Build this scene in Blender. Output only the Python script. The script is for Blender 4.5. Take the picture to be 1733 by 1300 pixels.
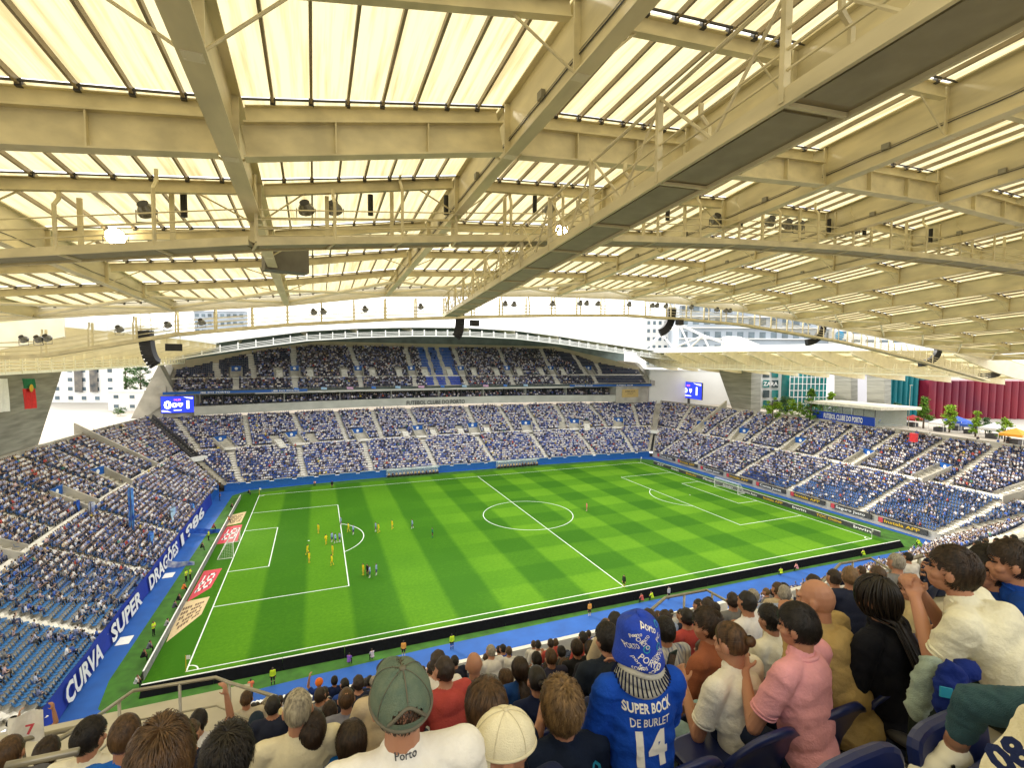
import bpy, bmesh, math, random
import numpy as np
from mathutils import Vector, Matrix
from mathutils.bvhtree import BVHTree
rnd = random.Random(7); rng = np.random.default_rng(7)
for o in list(bpy.data.objects): bpy.data.objects.remove(o)
S = bpy.context.scene; COL = S.collection
R = math.radians
# ---------------------------------------------------------------- camera
CAM = np.array([-39.6787, -91.0305, 32.1546]); FPX = 834.0
CM = np.array([[0.93024064, -0.36688085, 0.00712668], [0.0134016, 0.05337589, 0.99848456], [0.36670526, 0.92873541, -0.05456921]])
cd = bpy.data.cameras.new('camera'); cam = bpy.data.objects.new('camera', cd); COL.objects.link(cam)
cd.sensor_width = 36; cd.lens = FPX / 1733 * 36; cd.clip_end = 5000; cd.clip_start = 0.05
m = Matrix.Identity(4)
for i in range(3):
    m[i][0] = CM[0][i]; m[i][1] = CM[1][i]; m[i][2] = -CM[2][i]; m[i][3] = CAM[i]
cam.matrix_world = m; S.camera = cam
# ---------------------------------------------------------------- sky, sun, exposure
SUN_AZ, SUN_EL = R(-28), R(27)
w = bpy.data.worlds.new('World'); S.world = w; w.use_nodes = True
nt = w.node_tree; nt.nodes.clear()
out = nt.nodes.new('ShaderNodeOutputWorld'); bg = nt.nodes.new('ShaderNodeBackground')
sky = nt.nodes.new('ShaderNodeTexSky'); sky.sky_type = 'NISHITA'; sky.sun_disc = False
sky.sun_elevation = SUN_EL; sky.sun_rotation = SUN_AZ; sky.dust_density = 3
tc = nt.nodes.new('ShaderNodeTexCoord'); nz = nt.nodes.new('ShaderNodeTexNoise'); nz.inputs['Scale'].default_value = 3.0; nz.inputs['Detail'].default_value = 6
rp = nt.nodes.new('ShaderNodeMapRange'); rp.inputs['From Min'].default_value = .3; rp.inputs['From Max'].default_value = .62; rp.inputs['To Min'].default_value = .72; rp.inputs['To Max'].default_value = 1
mx = nt.nodes.new('ShaderNodeMix'); mx.data_type = 'RGBA'; mx.inputs['B'].default_value = (9.5, 9.3, 8.9, 1)
nt.links.new(tc.outputs['Generated'], nz.inputs['Vector']); nt.links.new(nz.outputs['Fac'], rp.inputs['Value'])
nt.links.new(rp.outputs['Result'], mx.inputs['Factor']); nt.links.new(sky.outputs['Color'], mx.inputs['A'])
nt.links.new(mx.outputs['Result'], bg.inputs['Color']); nt.links.new(bg.outputs['Background'], out.inputs['Surface'])
bg.inputs['Strength'].default_value = 0.15
sl = bpy.data.lights.new('sun', 'SUN'); sl.energy = 2.2; sl.angle = R(12); sl.color = (1, .93, .82)
so = bpy.data.objects.new('sun', sl); COL.objects.link(so)
sd = Vector((math.sin(SUN_AZ) * math.cos(SUN_EL), math.cos(SUN_AZ) * math.cos(SUN_EL), math.sin(SUN_EL)))
so.rotation_euler = sd.to_track_quat('Z', 'Y').to_euler(); so.location = (0, 0, 200)
S.view_settings.view_transform = 'Standard'; S.view_settings.look = 'None'; S.view_settings.gamma = 1
S.view_settings.use_curve_mapping = False; S.view_settings.exposure = 1.0
cy = S.cycles; cy.max_bounces = 6; cy.diffuse_bounces = 4; cy.glossy_bounces = 2; cy.transmission_bounces = 4; cy.transparent_max_bounces = 8
cy.caustics_reflective = False; cy.caustics_refractive = False; cy.sample_clamp_indirect = 4

# ---------------------------------------------------------------- helpers
def V(*a): return np.array(a, float)
def ray(u, v): return V((u - 866.5) / FPX, -(v - 650) / FPX, 1) @ CM
def at(u, v, x=None, y=None, z=None, d=None):
    r = ray(u, v)
    if x is not None: t = (x - CAM[0]) / r[0]
    elif y is not None: t = (y - CAM[1]) / r[1]
    elif z is not None: t = (z - CAM[2]) / r[2]
    else: t = d
    return CAM + t * r
def pj(p):
    d = (np.asarray(p, float) - CAM) @ CM.T
    return V(866.5 + FPX * d[0] / d[2], 650 - FPX * d[1] / d[2])
def lerp(a, b, t): return a * (1 - t) + b * t
def unit(a): a = np.asarray(a, float); return a / (np.linalg.norm(a) + 1e-12)

def nmat(name, col, rough=.6, metal=0., var=0., vscale=3., bump=0., bscale=40., spec=.5, col2=None, stretch=None, emis=None, estr=1., alpha=None):
    """procedural principled material: base colour broken up by noise, optional bump"""
    mt = bpy.data.materials.new(name); mt.use_nodes = True; t = mt.node_tree; b = t.nodes['Principled BSDF']
    b.inputs['Roughness'].default_value = rough; b.inputs['Metallic'].default_value = metal
    b.inputs['Specular IOR Level'].default_value = spec
    b.inputs['Base Color'].default_value = (*col, 1)
    tcn = t.nodes.new('ShaderNodeTexCoord'); vec = tcn.outputs['Object']
    if stretch:
        mp = t.nodes.new('ShaderNodeMapping'); mp.inputs['Scale'].default_value = stretch
        t.links.new(vec, mp.inputs['Vector']); vec = mp.outputs['Vector']
    if var or col2:
        n = t.nodes.new('ShaderNodeTexNoise'); n.inputs['Scale'].default_value = vscale; n.inputs['Detail'].default_value = 5
        t.links.new(vec, n.inputs['Vector'])
        cr = t.nodes.new('ShaderNodeValToRGB'); cr.color_ramp.elements[0].position = .32; cr.color_ramp.elements[1].position = .68
        c2 = col2 or tuple(min(1, c * (1 + var)) for c in col); c1 = col if col2 else tuple(c * (1 - var) for c in col)
        cr.color_ramp.elements[0].color = (*c1, 1); cr.color_ramp.elements[1].color = (*c2, 1)
        t.links.new(n.outputs['Fac'], cr.inputs['Fac']); t.links.new(cr.outputs['Color'], b.inputs['Base Color'])
    if bump:
        n2 = t.nodes.new('ShaderNodeTexNoise'); n2.inputs['Scale'].default_value = bscale; n2.inputs['Detail'].default_value = 4
        t.links.new(vec, n2.inputs['Vector']); bp = t.nodes.new('ShaderNodeBump'); bp.inputs['Strength'].default_value = bump; bp.inputs['Distance'].default_value = .02
        t.links.new(n2.outputs['Fac'], bp.inputs['Height']); t.links.new(bp.outputs['Normal'], b.inputs['Normal'])
    if emis:
        b.inputs['Emission Color'].default_value = (*emis, 1); b.inputs['Emission Strength'].default_value = estr
    return mt
def attr_mat(name, rough=.8):
    mt = bpy.data.materials.new(name); mt.use_nodes = True; t = mt.node_tree; b = t.nodes['Principled BSDF']
    a = t.nodes.new('ShaderNodeAttribute'); a.attribute_name = 'Col'; t.links.new(a.outputs['Color'], b.inputs['Base Color'])
    b.inputs['Roughness'].default_value = rough; return mt

def tag(o, label=None, cat=None, group=None, kind=None):
    if label: o['label'] = label
    if cat: o['category'] = cat
    if group: o['group'] = group
    if kind: o['kind'] = kind
    return o
def empty(name, loc, label=None, cat=None, group=None, rz=0):
    o = bpy.data.objects.new(name, None); o.location = [float(c) for c in loc]; o.rotation_euler = (0, 0, rz); o.empty_display_size = .3
    COL.objects.link(o); return tag(o, label, cat, group)
def wloc(o):
    p = Vector((0, 0, 0))
    while o is not None: p = p + o.location; o = o.parent
    return p
def mesh_obj(name, me, parent=None, loc=(0, 0, 0)):
    o = bpy.data.objects.new(name, me); o.location = loc; COL.objects.link(o)
    if parent is not None: o.parent = parent
    return o
class MB:
    def __init__(s): s.v = []; s.f = []; s.m = []; s.n = 0
    def add(s, vs, fs, mi=0):
        s.v.extend([tuple(map(float, p)) for p in vs]); n = s.n
        for f in fs: s.f.append([i + n for i in f]); s.m.append(mi)
        s.n += len(vs); return s
    def face(s, pts, mi=0): return s.add(pts, [list(range(len(pts)))], mi)
    def boxf(s, o, ax, ay, az, mi=0):
        """box from corner o spanned by three vectors"""
        o = V(*o); ax, ay, az = V(*ax), V(*ay), V(*az)
        p = [o, o + ax, o + ax + ay, o + ay, o + az, o + ax + az, o + ax + ay + az, o + ay + az]
        return s.add(p, [[0, 3, 2, 1], [4, 5, 6, 7], [0, 1, 5, 4], [1, 2, 6, 5], [2, 3, 7, 6], [3, 0, 4, 7]], mi)
    def box(s, c, sz, rz=0, mi=0):
        cx, sx = math.cos(rz), math.sin(rz); a = V(cx, sx, 0) * sz[0]; b = V(-sx, cx, 0) * sz[1]; h = V(0, 0, sz[2])
        return s.boxf(V(*c) - a / 2 - b / 2 - h / 2, a, b, h, mi)
    def bar(s, p0, p1, w_, h_, up=(0, 0, 1), mi=0):
        p0, p1 = V(*p0), V(*p1); d = p1 - p0; u = V(*up); sx = np.cross(unit(d), u)
        if np.linalg.norm(sx) < 1e-3: sx = np.cross(unit(d), V(1, 0, 0))
        sx = unit(sx); uz = unit(np.cross(sx, d))
        return s.boxf(p0 - sx * w_ / 2 - uz * h_ / 2, sx * w_, d, uz * h_, mi)
    def ibeam(s, p0, p1, dep, fw, tf=.04, tw=.03, mi=0):
        """p0,p1 at the bottom centre; deep plate girder"""
        u = V(0, 0, 1); p0, p1 = V(*p0), V(*p1)
        s.bar(p0 + u * tf / 2, p1 + u * tf / 2, fw, tf, mi=mi)
        s.bar(p0 + u * dep / 2, p1 + u * dep / 2, tw, dep - 2 * tf, mi=mi)
        s.bar(p0 + u * (dep - tf / 2), p1 + u * (dep - tf / 2), fw, tf, mi=mi); return s
    def tube(s, pts, r, n=8, mi=0, cap=True):
        pts = [V(*p) for p in pts]; rs = r if hasattr(r, '__len__') else [r] * len(pts); vs = []; fs = []
        for i, p in enumerate(pts):
            d = unit(pts[min(i + 1, len(pts) - 1)] - pts[max(i - 1, 0)])
            a = V(0, 0, 1) if abs(d[2]) < .9 else V(1, 0, 0); x = unit(np.cross(d, a)); y = np.cross(d, x)
            for k in range(n): t = 2 * math.pi * k / n; vs.append(p + rs[i] * (x * math.cos(t) + y * math.sin(t)))
        for i in range(len(pts) - 1):
            for k in range(n): a0 = i * n + k; b0 = i * n + (k + 1) % n; fs.append([a0, b0, b0 + n, a0 + n])
        if cap: fs.append(list(range(n))[::-1]); fs.append([(len(pts) - 1) * n + k for k in range(n)])
        return s.add(vs, fs, mi)
    def ell(s, c, r, n=10, k=6, mi=0, M=None):
        vs = []; fs = []; c = V(*c)
        for i in range(1, k):
            th = math.pi * i / k
            for j in range(n):
                ph = 2 * math.pi * j / n; p = V(math.sin(th) * math.cos(ph) * r[0], math.sin(th) * math.sin(ph) * r[1], math.cos(th) * r[2])
                vs.append(c + (M @ p if M is not None else p))
        top = len(vs); q = V(0, 0, r[2]); q = M @ q if M is not None else q; vs += [c + q, c - q]
        for i in range(k - 2):
            for j in range(n): a = i * n + j; b = i * n + (j + 1) % n; fs.append([a, a + n, b + n, b])
        for j in range(n): fs.append([top, j, (j + 1) % n]); fs.append([top + 1, (k - 2) * n + (j + 1) % n, (k - 2) * n + j])
        return s.add(vs, fs, mi)
    def merge(s, o, off=(0, 0, 0), mi=None):
        n = s.n; off = V(*off); s.v.extend([tuple(V(*p) + off) for p in o.v]); s.f.extend([[i + n for i in f] for f in o.f])
        s.m.extend(o.m if mi is None else [mi] * len(o.m)); s.n += o.n; return s
    def mesh(s, name, mats, org=(0, 0, 0), smooth=False):
        me = bpy.data.meshes.new(name); o = V(*org)
        me.from_pydata([tuple(V(*p) - o) for p in s.v], [], s.f)
        for mt in (mats if isinstance(mats, (list, tuple)) else [mats]): me.materials.append(mt)
        if any(s.m): me.polygons.foreach_set('material_index', s.m)
        if smooth: me.polygons.foreach_set('use_smooth', [True] * len(me.polygons))
        me.update(); return me
    def build(s, name, mats, parent=None, smooth=False):
        """link as one object; verts are world coords, origin goes to the parent's place or to the mesh's own base centre"""
        if parent is not None: org = wloc(parent); me = s.mesh(name, mats, org, smooth); return mesh_obj(name, me, parent)
        a = np.array(s.v); org = (a.min(0) + a.max(0)) / 2; org[2] = a[:, 2].min()
        return mesh_obj(name, s.mesh(name, mats, org, smooth), None, tuple(org))
def part(name, mb, mat, parent, smooth=False): return mb.build(name, mat, parent, smooth)
def copy_tree(o, parent=None):
    c = o.copy(); COL.objects.link(c); c.parent = parent
    for ch in list(o.children): copy_tree(ch, c)
    return c
_tx = {}
def text_faces(txt, bold=0.0, shear=0., space=1.):
    """letters as flat faces, height 1 (capital), centred on x"""
    k = (txt, bold, shear, space)
    if k in _tx: return _tx[k]
    cu = bpy.data.curves.new('t', 'FONT'); cu.body = txt; cu.size = 1.0; cu.align_x = 'CENTER'; cu.offset = bold; cu.shear = shear; cu.space_character = space; cu.resolution_u = 2
    ob = bpy.data.objects.new('t', cu); COL.objects.link(ob); bpy.context.view_layer.update()
    me = ob.to_mesh(); vs = np.array([v.co[:] for v in me.vertices]); fs = [list(p.vertices) for p in me.polygons]; ob.to_mesh_clear()
    bpy.data.objects.remove(ob); bpy.data.curves.remove(cu)
    vs[:, :2] /= .69
    _tx[k] = (vs, fs); return vs, fs
def put_text(mb, txt, o, ux, uy, h, mi=0, bold=.0, width=None, shear=0., sx=1.):
    vs, fs = text_faces(txt, bold, shear); o, ux, uy = V(*o), unit(ux), unit(uy)
    wd = vs[:, 0].max() - vs[:, 0].min(); k = (width / (wd * h)) if width else sx
    cx = (vs[:, 0].max() + vs[:, 0].min()) / 2
    mb.add([o + ux * (p[0] - cx) * h * k + uy * p[1] * h for p in vs], fs, mi)

# ---------------------------------------------------------------- materials
M_steel = nmat('cream_steel', (.66, .595, .39), .45, var=.17, vscale=1.1, stretch=(1, .35, 1.5))
M_steel2 = nmat('cream_steel_light', (.76, .71, .54), .5, var=.08, vscale=1.0)
M_rail_light = nmat('pale_rail_paint', (.88, .84, .66), .5, var=.04)
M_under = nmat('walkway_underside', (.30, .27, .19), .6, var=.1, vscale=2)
M_white = nmat('white_paint', (.8, .8, .78), .5, var=.05)
M_conc = nmat('concrete', (.42, .40, .35), .85, var=.22, vscale=.35, bump=.2, bscale=8)
M_conc_d = nmat('board_marked_concrete', (.27, .27, .235), .9, var=.25, vscale=1.2, bump=.3, bscale=4, stretch=(.15, .15, 1.6))
M_tread = nmat('stand_concrete', (.50, .475, .41), .85, var=.18, vscale=.8)
M_stair = nmat('stair_concrete', (.72, .70, .64), .85, var=.15, vscale=1.5)
M_black = nmat('black_plastic', (.006, .0065, .008), .5, var=.2)
M_dark = nmat('dark_grey', (.05, .05, .055), .6, var=.2)
M_track = nmat('blue_track', (.006, .085, .36), .75, var=.12, vscale=.5, bump=.15, bscale=60)
M_bluewall = nmat('blue_wall', (.01, .10, .36), .5, var=.1)
M_royal = nmat('royal_blue', (.006, .05, .42), .5, var=.08)
M_wline = nmat('line_white', (.75, .8, .75), .9, var=.06, vscale=8)
M_metal = nmat('galvanised_rail', (.33, .31, .25), .38, metal=.55, var=.12, vscale=6)
M_glass = bpy.data.materials.new('clear_glass'); M_glass.use_nodes = True
_b = M_glass.node_tree.nodes['Principled BSDF']; _b.inputs['Base Color'].default_value = (.7, .85, .85, 1); _b.inputs['Roughness'].default_value = .05; _b.inputs['Alpha'].default_value = .25
M_darkglass = nmat('dark_glazing', (.03, .05, .055), .12, var=.4, vscale=.4)

def panel_mat():
    mt = bpy.data.materials.new('translucent_roof_sheet'); mt.use_nodes = True; t = mt.node_tree; t.nodes.clear()
    o = t.nodes.new('ShaderNodeOutputMaterial'); tr = t.nodes.new('ShaderNodeBsdfTranslucent'); df = t.nodes.new('ShaderNodeBsdfDiffuse'); mix = t.nodes.new('ShaderNodeMixShader')
    tcn = t.nodes.new('ShaderNodeTexCoord'); mp = t.nodes.new('ShaderNodeMapping'); mp.inputs['Scale'].default_value = (3.0, .12, 1)
    n = t.nodes.new('ShaderNodeTexNoise'); n.inputs['Scale'].default_value = 1.6; n.inputs['Detail'].default_value = 7; n.inputs['Roughness'].default_value = .6
    cr = t.nodes.new('ShaderNodeValToRGB'); e = cr.color_ramp.elements; e[0].position = .28; e[0].color = (.34, .26, .12, 1); e[1].position = .56; e[1].color = (.56, .495, .30, 1)
    t.links.new(tcn.outputs['Object'], mp.inputs['Vector']); t.links.new(mp.outputs['Vector'], n.inputs['Vector']); t.links.new(n.outputs['Fac'], cr.inputs['Fac'])
    t.links.new(cr.outputs['Color'], tr.inputs['Color']); df.inputs['Color'].default_value = (.75, .7, .5, 1)
    mix.inputs['Fac'].default_value = .22
    t.links.new(tr.outputs[0], mix.inputs[1]); t.links.new(df.outputs[0], mix.inputs[2]); t.links.new(mix.outputs[0], o.inputs['Surface']); return mt
M_panel = panel_mat()

# pitch grass with mowing pattern
def grass_mat():
    mt = bpy.data.materials.new('mown_turf'); mt.use_nodes = True; t = mt.node_tree; b = t.nodes['Principled BSDF']; L = t.links.new
    tcn = t.nodes.new('ShaderNodeTexCoord'); sp = t.nodes.new('ShaderNodeSeparateXYZ'); L(tcn.outputs['Object'], sp.inputs[0])
    def mth(op, a, b_=None, c=None):
        n = t.nodes.new('ShaderNodeMath'); n.operation = op
        for i, q in enumerate((a, b_, c)):
            if q is None: continue
            if isinstance(q, (int, float)): n.inputs[i].default_value = q
            else: L(q, n.inputs[i])
        return n.outputs[0]
    x, y = sp.outputs['X'], sp.outputs['Y']
    def parity(c, off, wd):  # soft square wave
        q = mth('DIVIDE', mth('ADD', c, off), wd); f = mth('PINGPONG', q, 1.0); 
        s_ = mth('SINE', mth('MULTIPLY', q, math.pi)); return mth('MULTIPLY_ADD', mth('MAXIMUM', mth('MINIMUM', mth('MULTIPLY', s_, 5.), 1.), -1.), .5, .5)
    ax = mth('ABSOLUTE', x)
    edge = parity(mth('MULTIPLY', ax, -1.0), 52.5, 5.5)           # 1 at the goal line stripe
    midp = parity(x, 42.0, 6.0)
    sel = mth('GREATER_THAN', ax, 36.0)
    sx = mth('ADD', mth('MULTIPLY', sel, edge), mth('MULTIPLY', mth('SUBTRACT', 1.0, sel), midp))
    sy = parity(y, 34.0, 5.667)
    ramp = mth('MINIMUM', mth('MAXIMUM', mth('DIVIDE', mth('ADD', x, 26.0), 22.0), .12), 1.0)  # cross bands fade leftwards: view-dependent grass sheen put into the colour
    val = mth('ADD', mth('MULTIPLY', sx, .42), mth('MULTIPLY', mth('MULTIPLY', sy, ramp), .26))
    nz_ = t.nodes.new('ShaderNodeTexNoise'); nz_.inputs['Scale'].default_value = 2.2; nz_.inputs['Detail'].default_value = 10; nz_.inputs['Roughness'].default_value = .75; L(tcn.outputs['Object'], nz_.inputs['Vector'])
    nb = t.nodes.new('ShaderNodeTexNoise'); nb.inputs['Scale'].default_value = .09; nb.inputs['Detail'].default_value = 4; L(tcn.outputs['Object'], nb.inputs['Vector'])
    val = mth('ADD', val, mth('MULTIPLY', mth('SUBTRACT', nz_.outputs['Fac'], .5), .9))
    val = mth('ADD', val, mth('MULTIPLY', mth('SUBTRACT', nb.outputs['Fac'], .5), .5))
    cr = t.nodes.new('ShaderNodeValToRGB'); e = cr.color_ramp.elements; e[0].position = 0; e[0].color = (.032, .130, .002, 1); e[1].position = 1; e[1].color = (.15, .33, .012, 1)
    em = cr.color_ramp.elements.new(.5); em.color = (.075, .215, .005, 1)
    L(val, cr.inputs['Fac']); L(cr.outputs['Color'], b.inputs['Base Color']); b.inputs['Roughness'].default_value = .9; b.inputs['Specular IOR Level'].default_value = .15
    bp = t.nodes.new('ShaderNodeBump'); bp.inputs['Strength'].default_value = .5; bp.inputs['Distance'].default_value = .03
    n3 = t.nodes.new('ShaderNodeTexNoise'); n3.inputs['Scale'].default_value = 30; L(tcn.outputs['Object'], n3.inputs['Vector']); L(n3.outputs['Fac'], bp.inputs['Height']); L(bp.outputs['Normal'], b.inputs['Normal'])
    return mt
M_grass = grass_mat()
M_rough = nmat('runoff_turf', (.035, .13, .008), .9, var=.3, vscale=.7, bump=.4, bscale=30)

# ---------------------------------------------------------------- ground, pitch, lines
def sheet(name, poly, z, mat, kind='structure', label=None):
    mb = MB(); mb.face([(x, y, z) for x, y in poly]); o = mb.build(name, mat); return tag(o, label, kind=kind)
o = sheet('track', [(-64, -49), (64, -49), (64, 45), (-64, 45)], 0, M_track, label='blue running surface round the pitch')
o = sheet('grass_surround', [(-59.2, -33), (-58.6, -37.4), (-56.5, -39.6), (-52, -40), (-40, -39.2), (-28, -38.7), (0, -38.6), (30, -38.9), (50, -39.6), (57, -40), (60.5, -37), (58.5, 36), (55, 39.6), (20, 41.6), (-30, 41.6), (-55, 39.6), (-58.2, 36)], .004, M_rough, label='rough green turf around the pitch')
mb = MB(); nx = 24
P = []
pl = [(-56.0, -36.3), (-30, -36.8), (0, -37.1), (30, -37.5), (54.0, -38), (54.9, 0), (54.3, 36.2), (40, 38.2), (0, 38.8), (-40, 38.2), (-56, 36)]
mb = MB(); mb.face([(x, y, .008) for x, y in pl]); pitch = mb.build('pitch', M_grass); pitch.location = pitch.location
me = pitch.data
off = V(*pitch.location)
for v in me.vertices: v.co.x += off[0]; v.co.y += off[1]
pitch.location = (0, 0, pitch.location.z)
tag(pitch, 'striped green football pitch', kind='structure')
def line(mb, x0, y0, x1, y1, wd=.12, z=.012):
    d = unit(V(x1 - x0, y1 - y0, 0)); n = V(-d[1], d[0], 0) * wd / 2; a = V(x0, y0, z); b = V(x1, y1, z); mb.face([a - n, b - n, b + n, a + n])
def arc(mb, cx, cy_, r, a0, a1, n=40, wd=.12):
    for i in range(n):
        t0 = lerp(a0, a1, i / n); t1 = lerp(a0, a1, (i + 1) / n)
        q = [(cx + (r + s) * math.cos(t), cy_ + (r + s) * math.sin(t), .0125) for t, s in ((t0, -wd / 2), (t0, wd / 2), (t1, wd / 2), (t1, -wd / 2))]; mb.face(q[::-1])
mb = MB(); W_ = .14
for x in (-52.5, 52.5): line(mb, x, -34.07, x, 34.07, W_)
for y in (-34, 34): line(mb, -52.43, y, 52.43, y, W_, .0135)
line(mb, 0, -33.93, 0, 33.93, W_)
for s in (-1, 1):
    for bx, by in ((36, 20.16), (47, 9.16)):
        line(mb, s * bx, -by - .07, s * bx, by + .07, W_)
        for q in (-1, 1): line(mb, s * min(bx, 52) + s * .07, q * by, s * 52.43, q * by, W_, .0135)
    a = math.acos(5.5 / 9.15); c = 0 if s < 0 else math.pi; arc(mb, s * 41.5, 0, 9.15, c - a, c + a, 30, W_)
    for q in (-1, 1): arc(mb, s * 52.5, q * 34, 1, (0 if s < 0 else math.pi / 2) if q < 0 else (-math.pi / 2 if s < 0 else math.pi), (math.pi / 2 if s < 0 else math.pi) if q < 0 else (0 if s < 0 else 1.5 * math.pi), 10, W_)
    arc(mb, s * 41.5, 0, .08, 0, 6.283, 10, .16)
arc(mb, 0, 0, 9.15, 0, 2 * math.pi, 90, W_)
o = mb.build('pitch_markings', M_wline); tag(o, 'white painted lines on the pitch', kind='structure')

# ---------------------------------------------------------------- grandstands
def yfront(x): return 46.4 - 4.6 * (x / 60.5) ** 2
def f_far(s, t, z0=1.6, z1=15.3):
    x0 = lerp(-60.5, 60.5, s); x1 = lerp(-80.5, 80.5, s)
    return lerp(V(x0, 42.5 - 2.2 * (x0 / 60) ** 2, z0), V(x1, 68 - 6.5 * (x1 / 80) ** 2, z1), t)
def f_near(s, t, z0=1.6, z1=15.3):
    x0 = lerp(-60.5, 60.5, s); x1 = lerp(-80.5, 80.5, s)
    return lerp(V(x0, -yfront(x0), z0), V(x1, -68 + 6.5 * (x1 / 80) ** 2, z1), t)
def f_right(s, t, z0=1.6, z1=15.2, sg=1):
    y0 = lerp(40.3, -40.3, s); y1 = lerp(61.5, -61.5, s)
    return lerp(V(sg * 61.7, y0, z0), V(sg * (85.5 - 5 * (y1 / 61) ** 2), y1, z1), t)
def f_left(s, t): return f_right(s, t, sg=-1)
def tmax_up(s):
    return float(np.interp(s, [0, .03, .12, .2, .25, .78, .84, .89, .97, 1], [.42, .48, .80, .95, 1, 1, .86, .6, .42, .38]))
def f_fup(s, t):
    x0 = lerp(-76, 76, s)
    return lerp(V(x0, 66 - 4 * (x0 / 76) ** 2, 22.6), V(x0 * 1.03, 84 - 4 * (x0 / 76) ** 2, 35.2), t)
# near upper tier: the rows we stand on, 0.80 m deep and 0.525 m high; row 0 is the camera's own
ROW_D, ROW_H, CAMROW_Y, CAMROW_Z = .80, .525, -90.75, 30.60
def nrow(k): return CAMROW_Y + ROW_D * k, CAMROW_Z - ROW_H * k   # y of the seat line and floor z, k rows in front
NUP = 26
def f_nup(s, t):
    x0 = lerp(-78, 78, s); k = lerp(NUP, -6, t)
    return V(x0, CAMROW_Y + ROW_D * k + ROW_D * .45, CAMROW_Z - ROW_H * k)

SEAT = []; CROWD = []   # everything placed: (pos, yaw, kind)
def deck(name, fn, N, parent, tmx=None, ns=28, mat=None, s0=0, s1=1, t0=0, skirt=None):
    mb = MB(); ss = np.linspace(s0, s1, ns + 1)
    for i in range(N):
        ta, tb = i / N, (i + 1) / N
        for j in range(ns):
            a, b = ss[j], ss[j + 1]
            if tmx and ta > tmx((a + b) / 2): continue
            p, q = fn(a, ta), fn(b, ta); r_, s_ = fn(b, tb), fn(a, tb); z = p[2]
            mb.face([p, q, (r_[0], r_[1], q[2]), (s_[0], s_[1], z)], 0)
            mb.face([(s_[0], s_[1], z), (r_[0], r_[1], q[2]), r_, s_], 0)
    return part(name, mb, mat or M_tread, parent)
def stairs(fn, N, lines, parent, wid=1.3, name='stair'):
    for (sa, ta, sb, tb) in lines:
        mb = MB(); n0 = int(round(ta * N)); n1 = int(round(tb * N))
        for i in range(n0, n1):
            t0 = i / N; u0 = (i - n0) / max(1, n1 - n0); s_ = lerp(sa, sb, u0)
            p = fn(s_, t0); q = fn(s_, t0 + 1 / N); dr = V(q[0] - p[0], q[1] - p[1], 0); dl = np.linalg.norm(dr); dr = dr / dl; sd_ = V(-dr[1], dr[0], 0); h = q[2] - p[2]
            mb.boxf(p - sd_ * wid / 2 + V(0, 0, .012), sd_ * wid, dr * (dl * .5), V(0, 0, .03))
            mb.boxf(p - sd_ * wid / 2 + dr * dl * .5 + V(0, 0, .012), sd_ * wid, dr * (dl * .49), V(0, 0, h * .5))
        if mb.n: part(name, mb, M_stair, parent)
def near_line(fn, s, t, lines, wid, L):
    for (sa, ta, sb, tb) in lines:
        if ta - .01 <= t <= tb + .005:
            c = lerp(sa, sb, (t - ta) / max(1e-6, tb - ta))
            if abs(s - c) * L < wid: return True
    return False
def fill(fn, N, lines, L, occ, tmx=None, holes=(), s0=0., s1=1., lift=0., color=None, skip_t=()):
    """seats and spectators row by row; occ(s,t) is the share of taken seats"""
    for i in range(N):
        t = (i + .0) / N
        if any(a <= t <= b for a, b in skip_t): continue
        p0, p1 = fn(0, t), fn(1, t); Lr = np.linalg.norm(p1 - p0); n = int(Lr / .50)
        for j in range(n):
            s = (j + .5) / n
            if s < s0 or s > s1: continue
            if tmx and t > tmx(s) - .02: continue
            if s * Lr < .9 or (1 - s) * Lr < .9: continue
            if near_line(fn, s, t, lines, .8, Lr): continue
            if any(a <= s <= b and c <= t <= d_ for a, b, c, d_ in holes): continue
            p = fn(s, t); q = fn(s, t + 1 / N); dr = V(q[0] - p[0], q[1] - p[1], 0); dl = np.linalg.norm(dr); dr /= dl
            pos = p + dr * dl * .55
            yaw = math.atan2(-dr[1], -dr[0]) - math.pi / 2     # facing the pitch: -dr, local +y forward
            SEAT.append((pos[0], pos[1], pos[2], yaw, color(s, t) if color else 0))
            if rng.random() < occ(s, t): CROWD.append((pos[0], pos[1], pos[2], yaw))
def front_wall(fn, parent, name='front_wall', top=2.5, mat=None, off=0., n=24, th=.2, z0=0., s0=0., s1=1.):
    mb = MB(); ss = np.linspace(s0, s1, n + 1); pts = []
    for s in ss:
        p = fn(s, 0); q = fn(s, .05); d = unit(V(q[0] - p[0], q[1] - p[1], 0)); pts.append((p - d * off, d))
    for (a, da), (b, db) in zip(pts[:-1], pts[1:]):
        A, B = V(a[0], a[1], z0), V(b[0], b[1], z0); C, D = A - da * th, B - db * th; H = V(0, 0, top - z0)
        for q in ([C, D, D + H, C + H], [B, A, A + H, B + H], [C + H, D + H, B + H, A + H]): mb.face(q)
    return part(name, mb, mat or M_bluewall, parent)
M_sign = nmat('sign_blue', (.005, .09, .38), .45, var=.05)
M_dim = nmat('tunnel_shade', (.03, .032, .035), .9, var=.2)  # near-black colour stands in for the shade inside passages and tunnels
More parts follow.
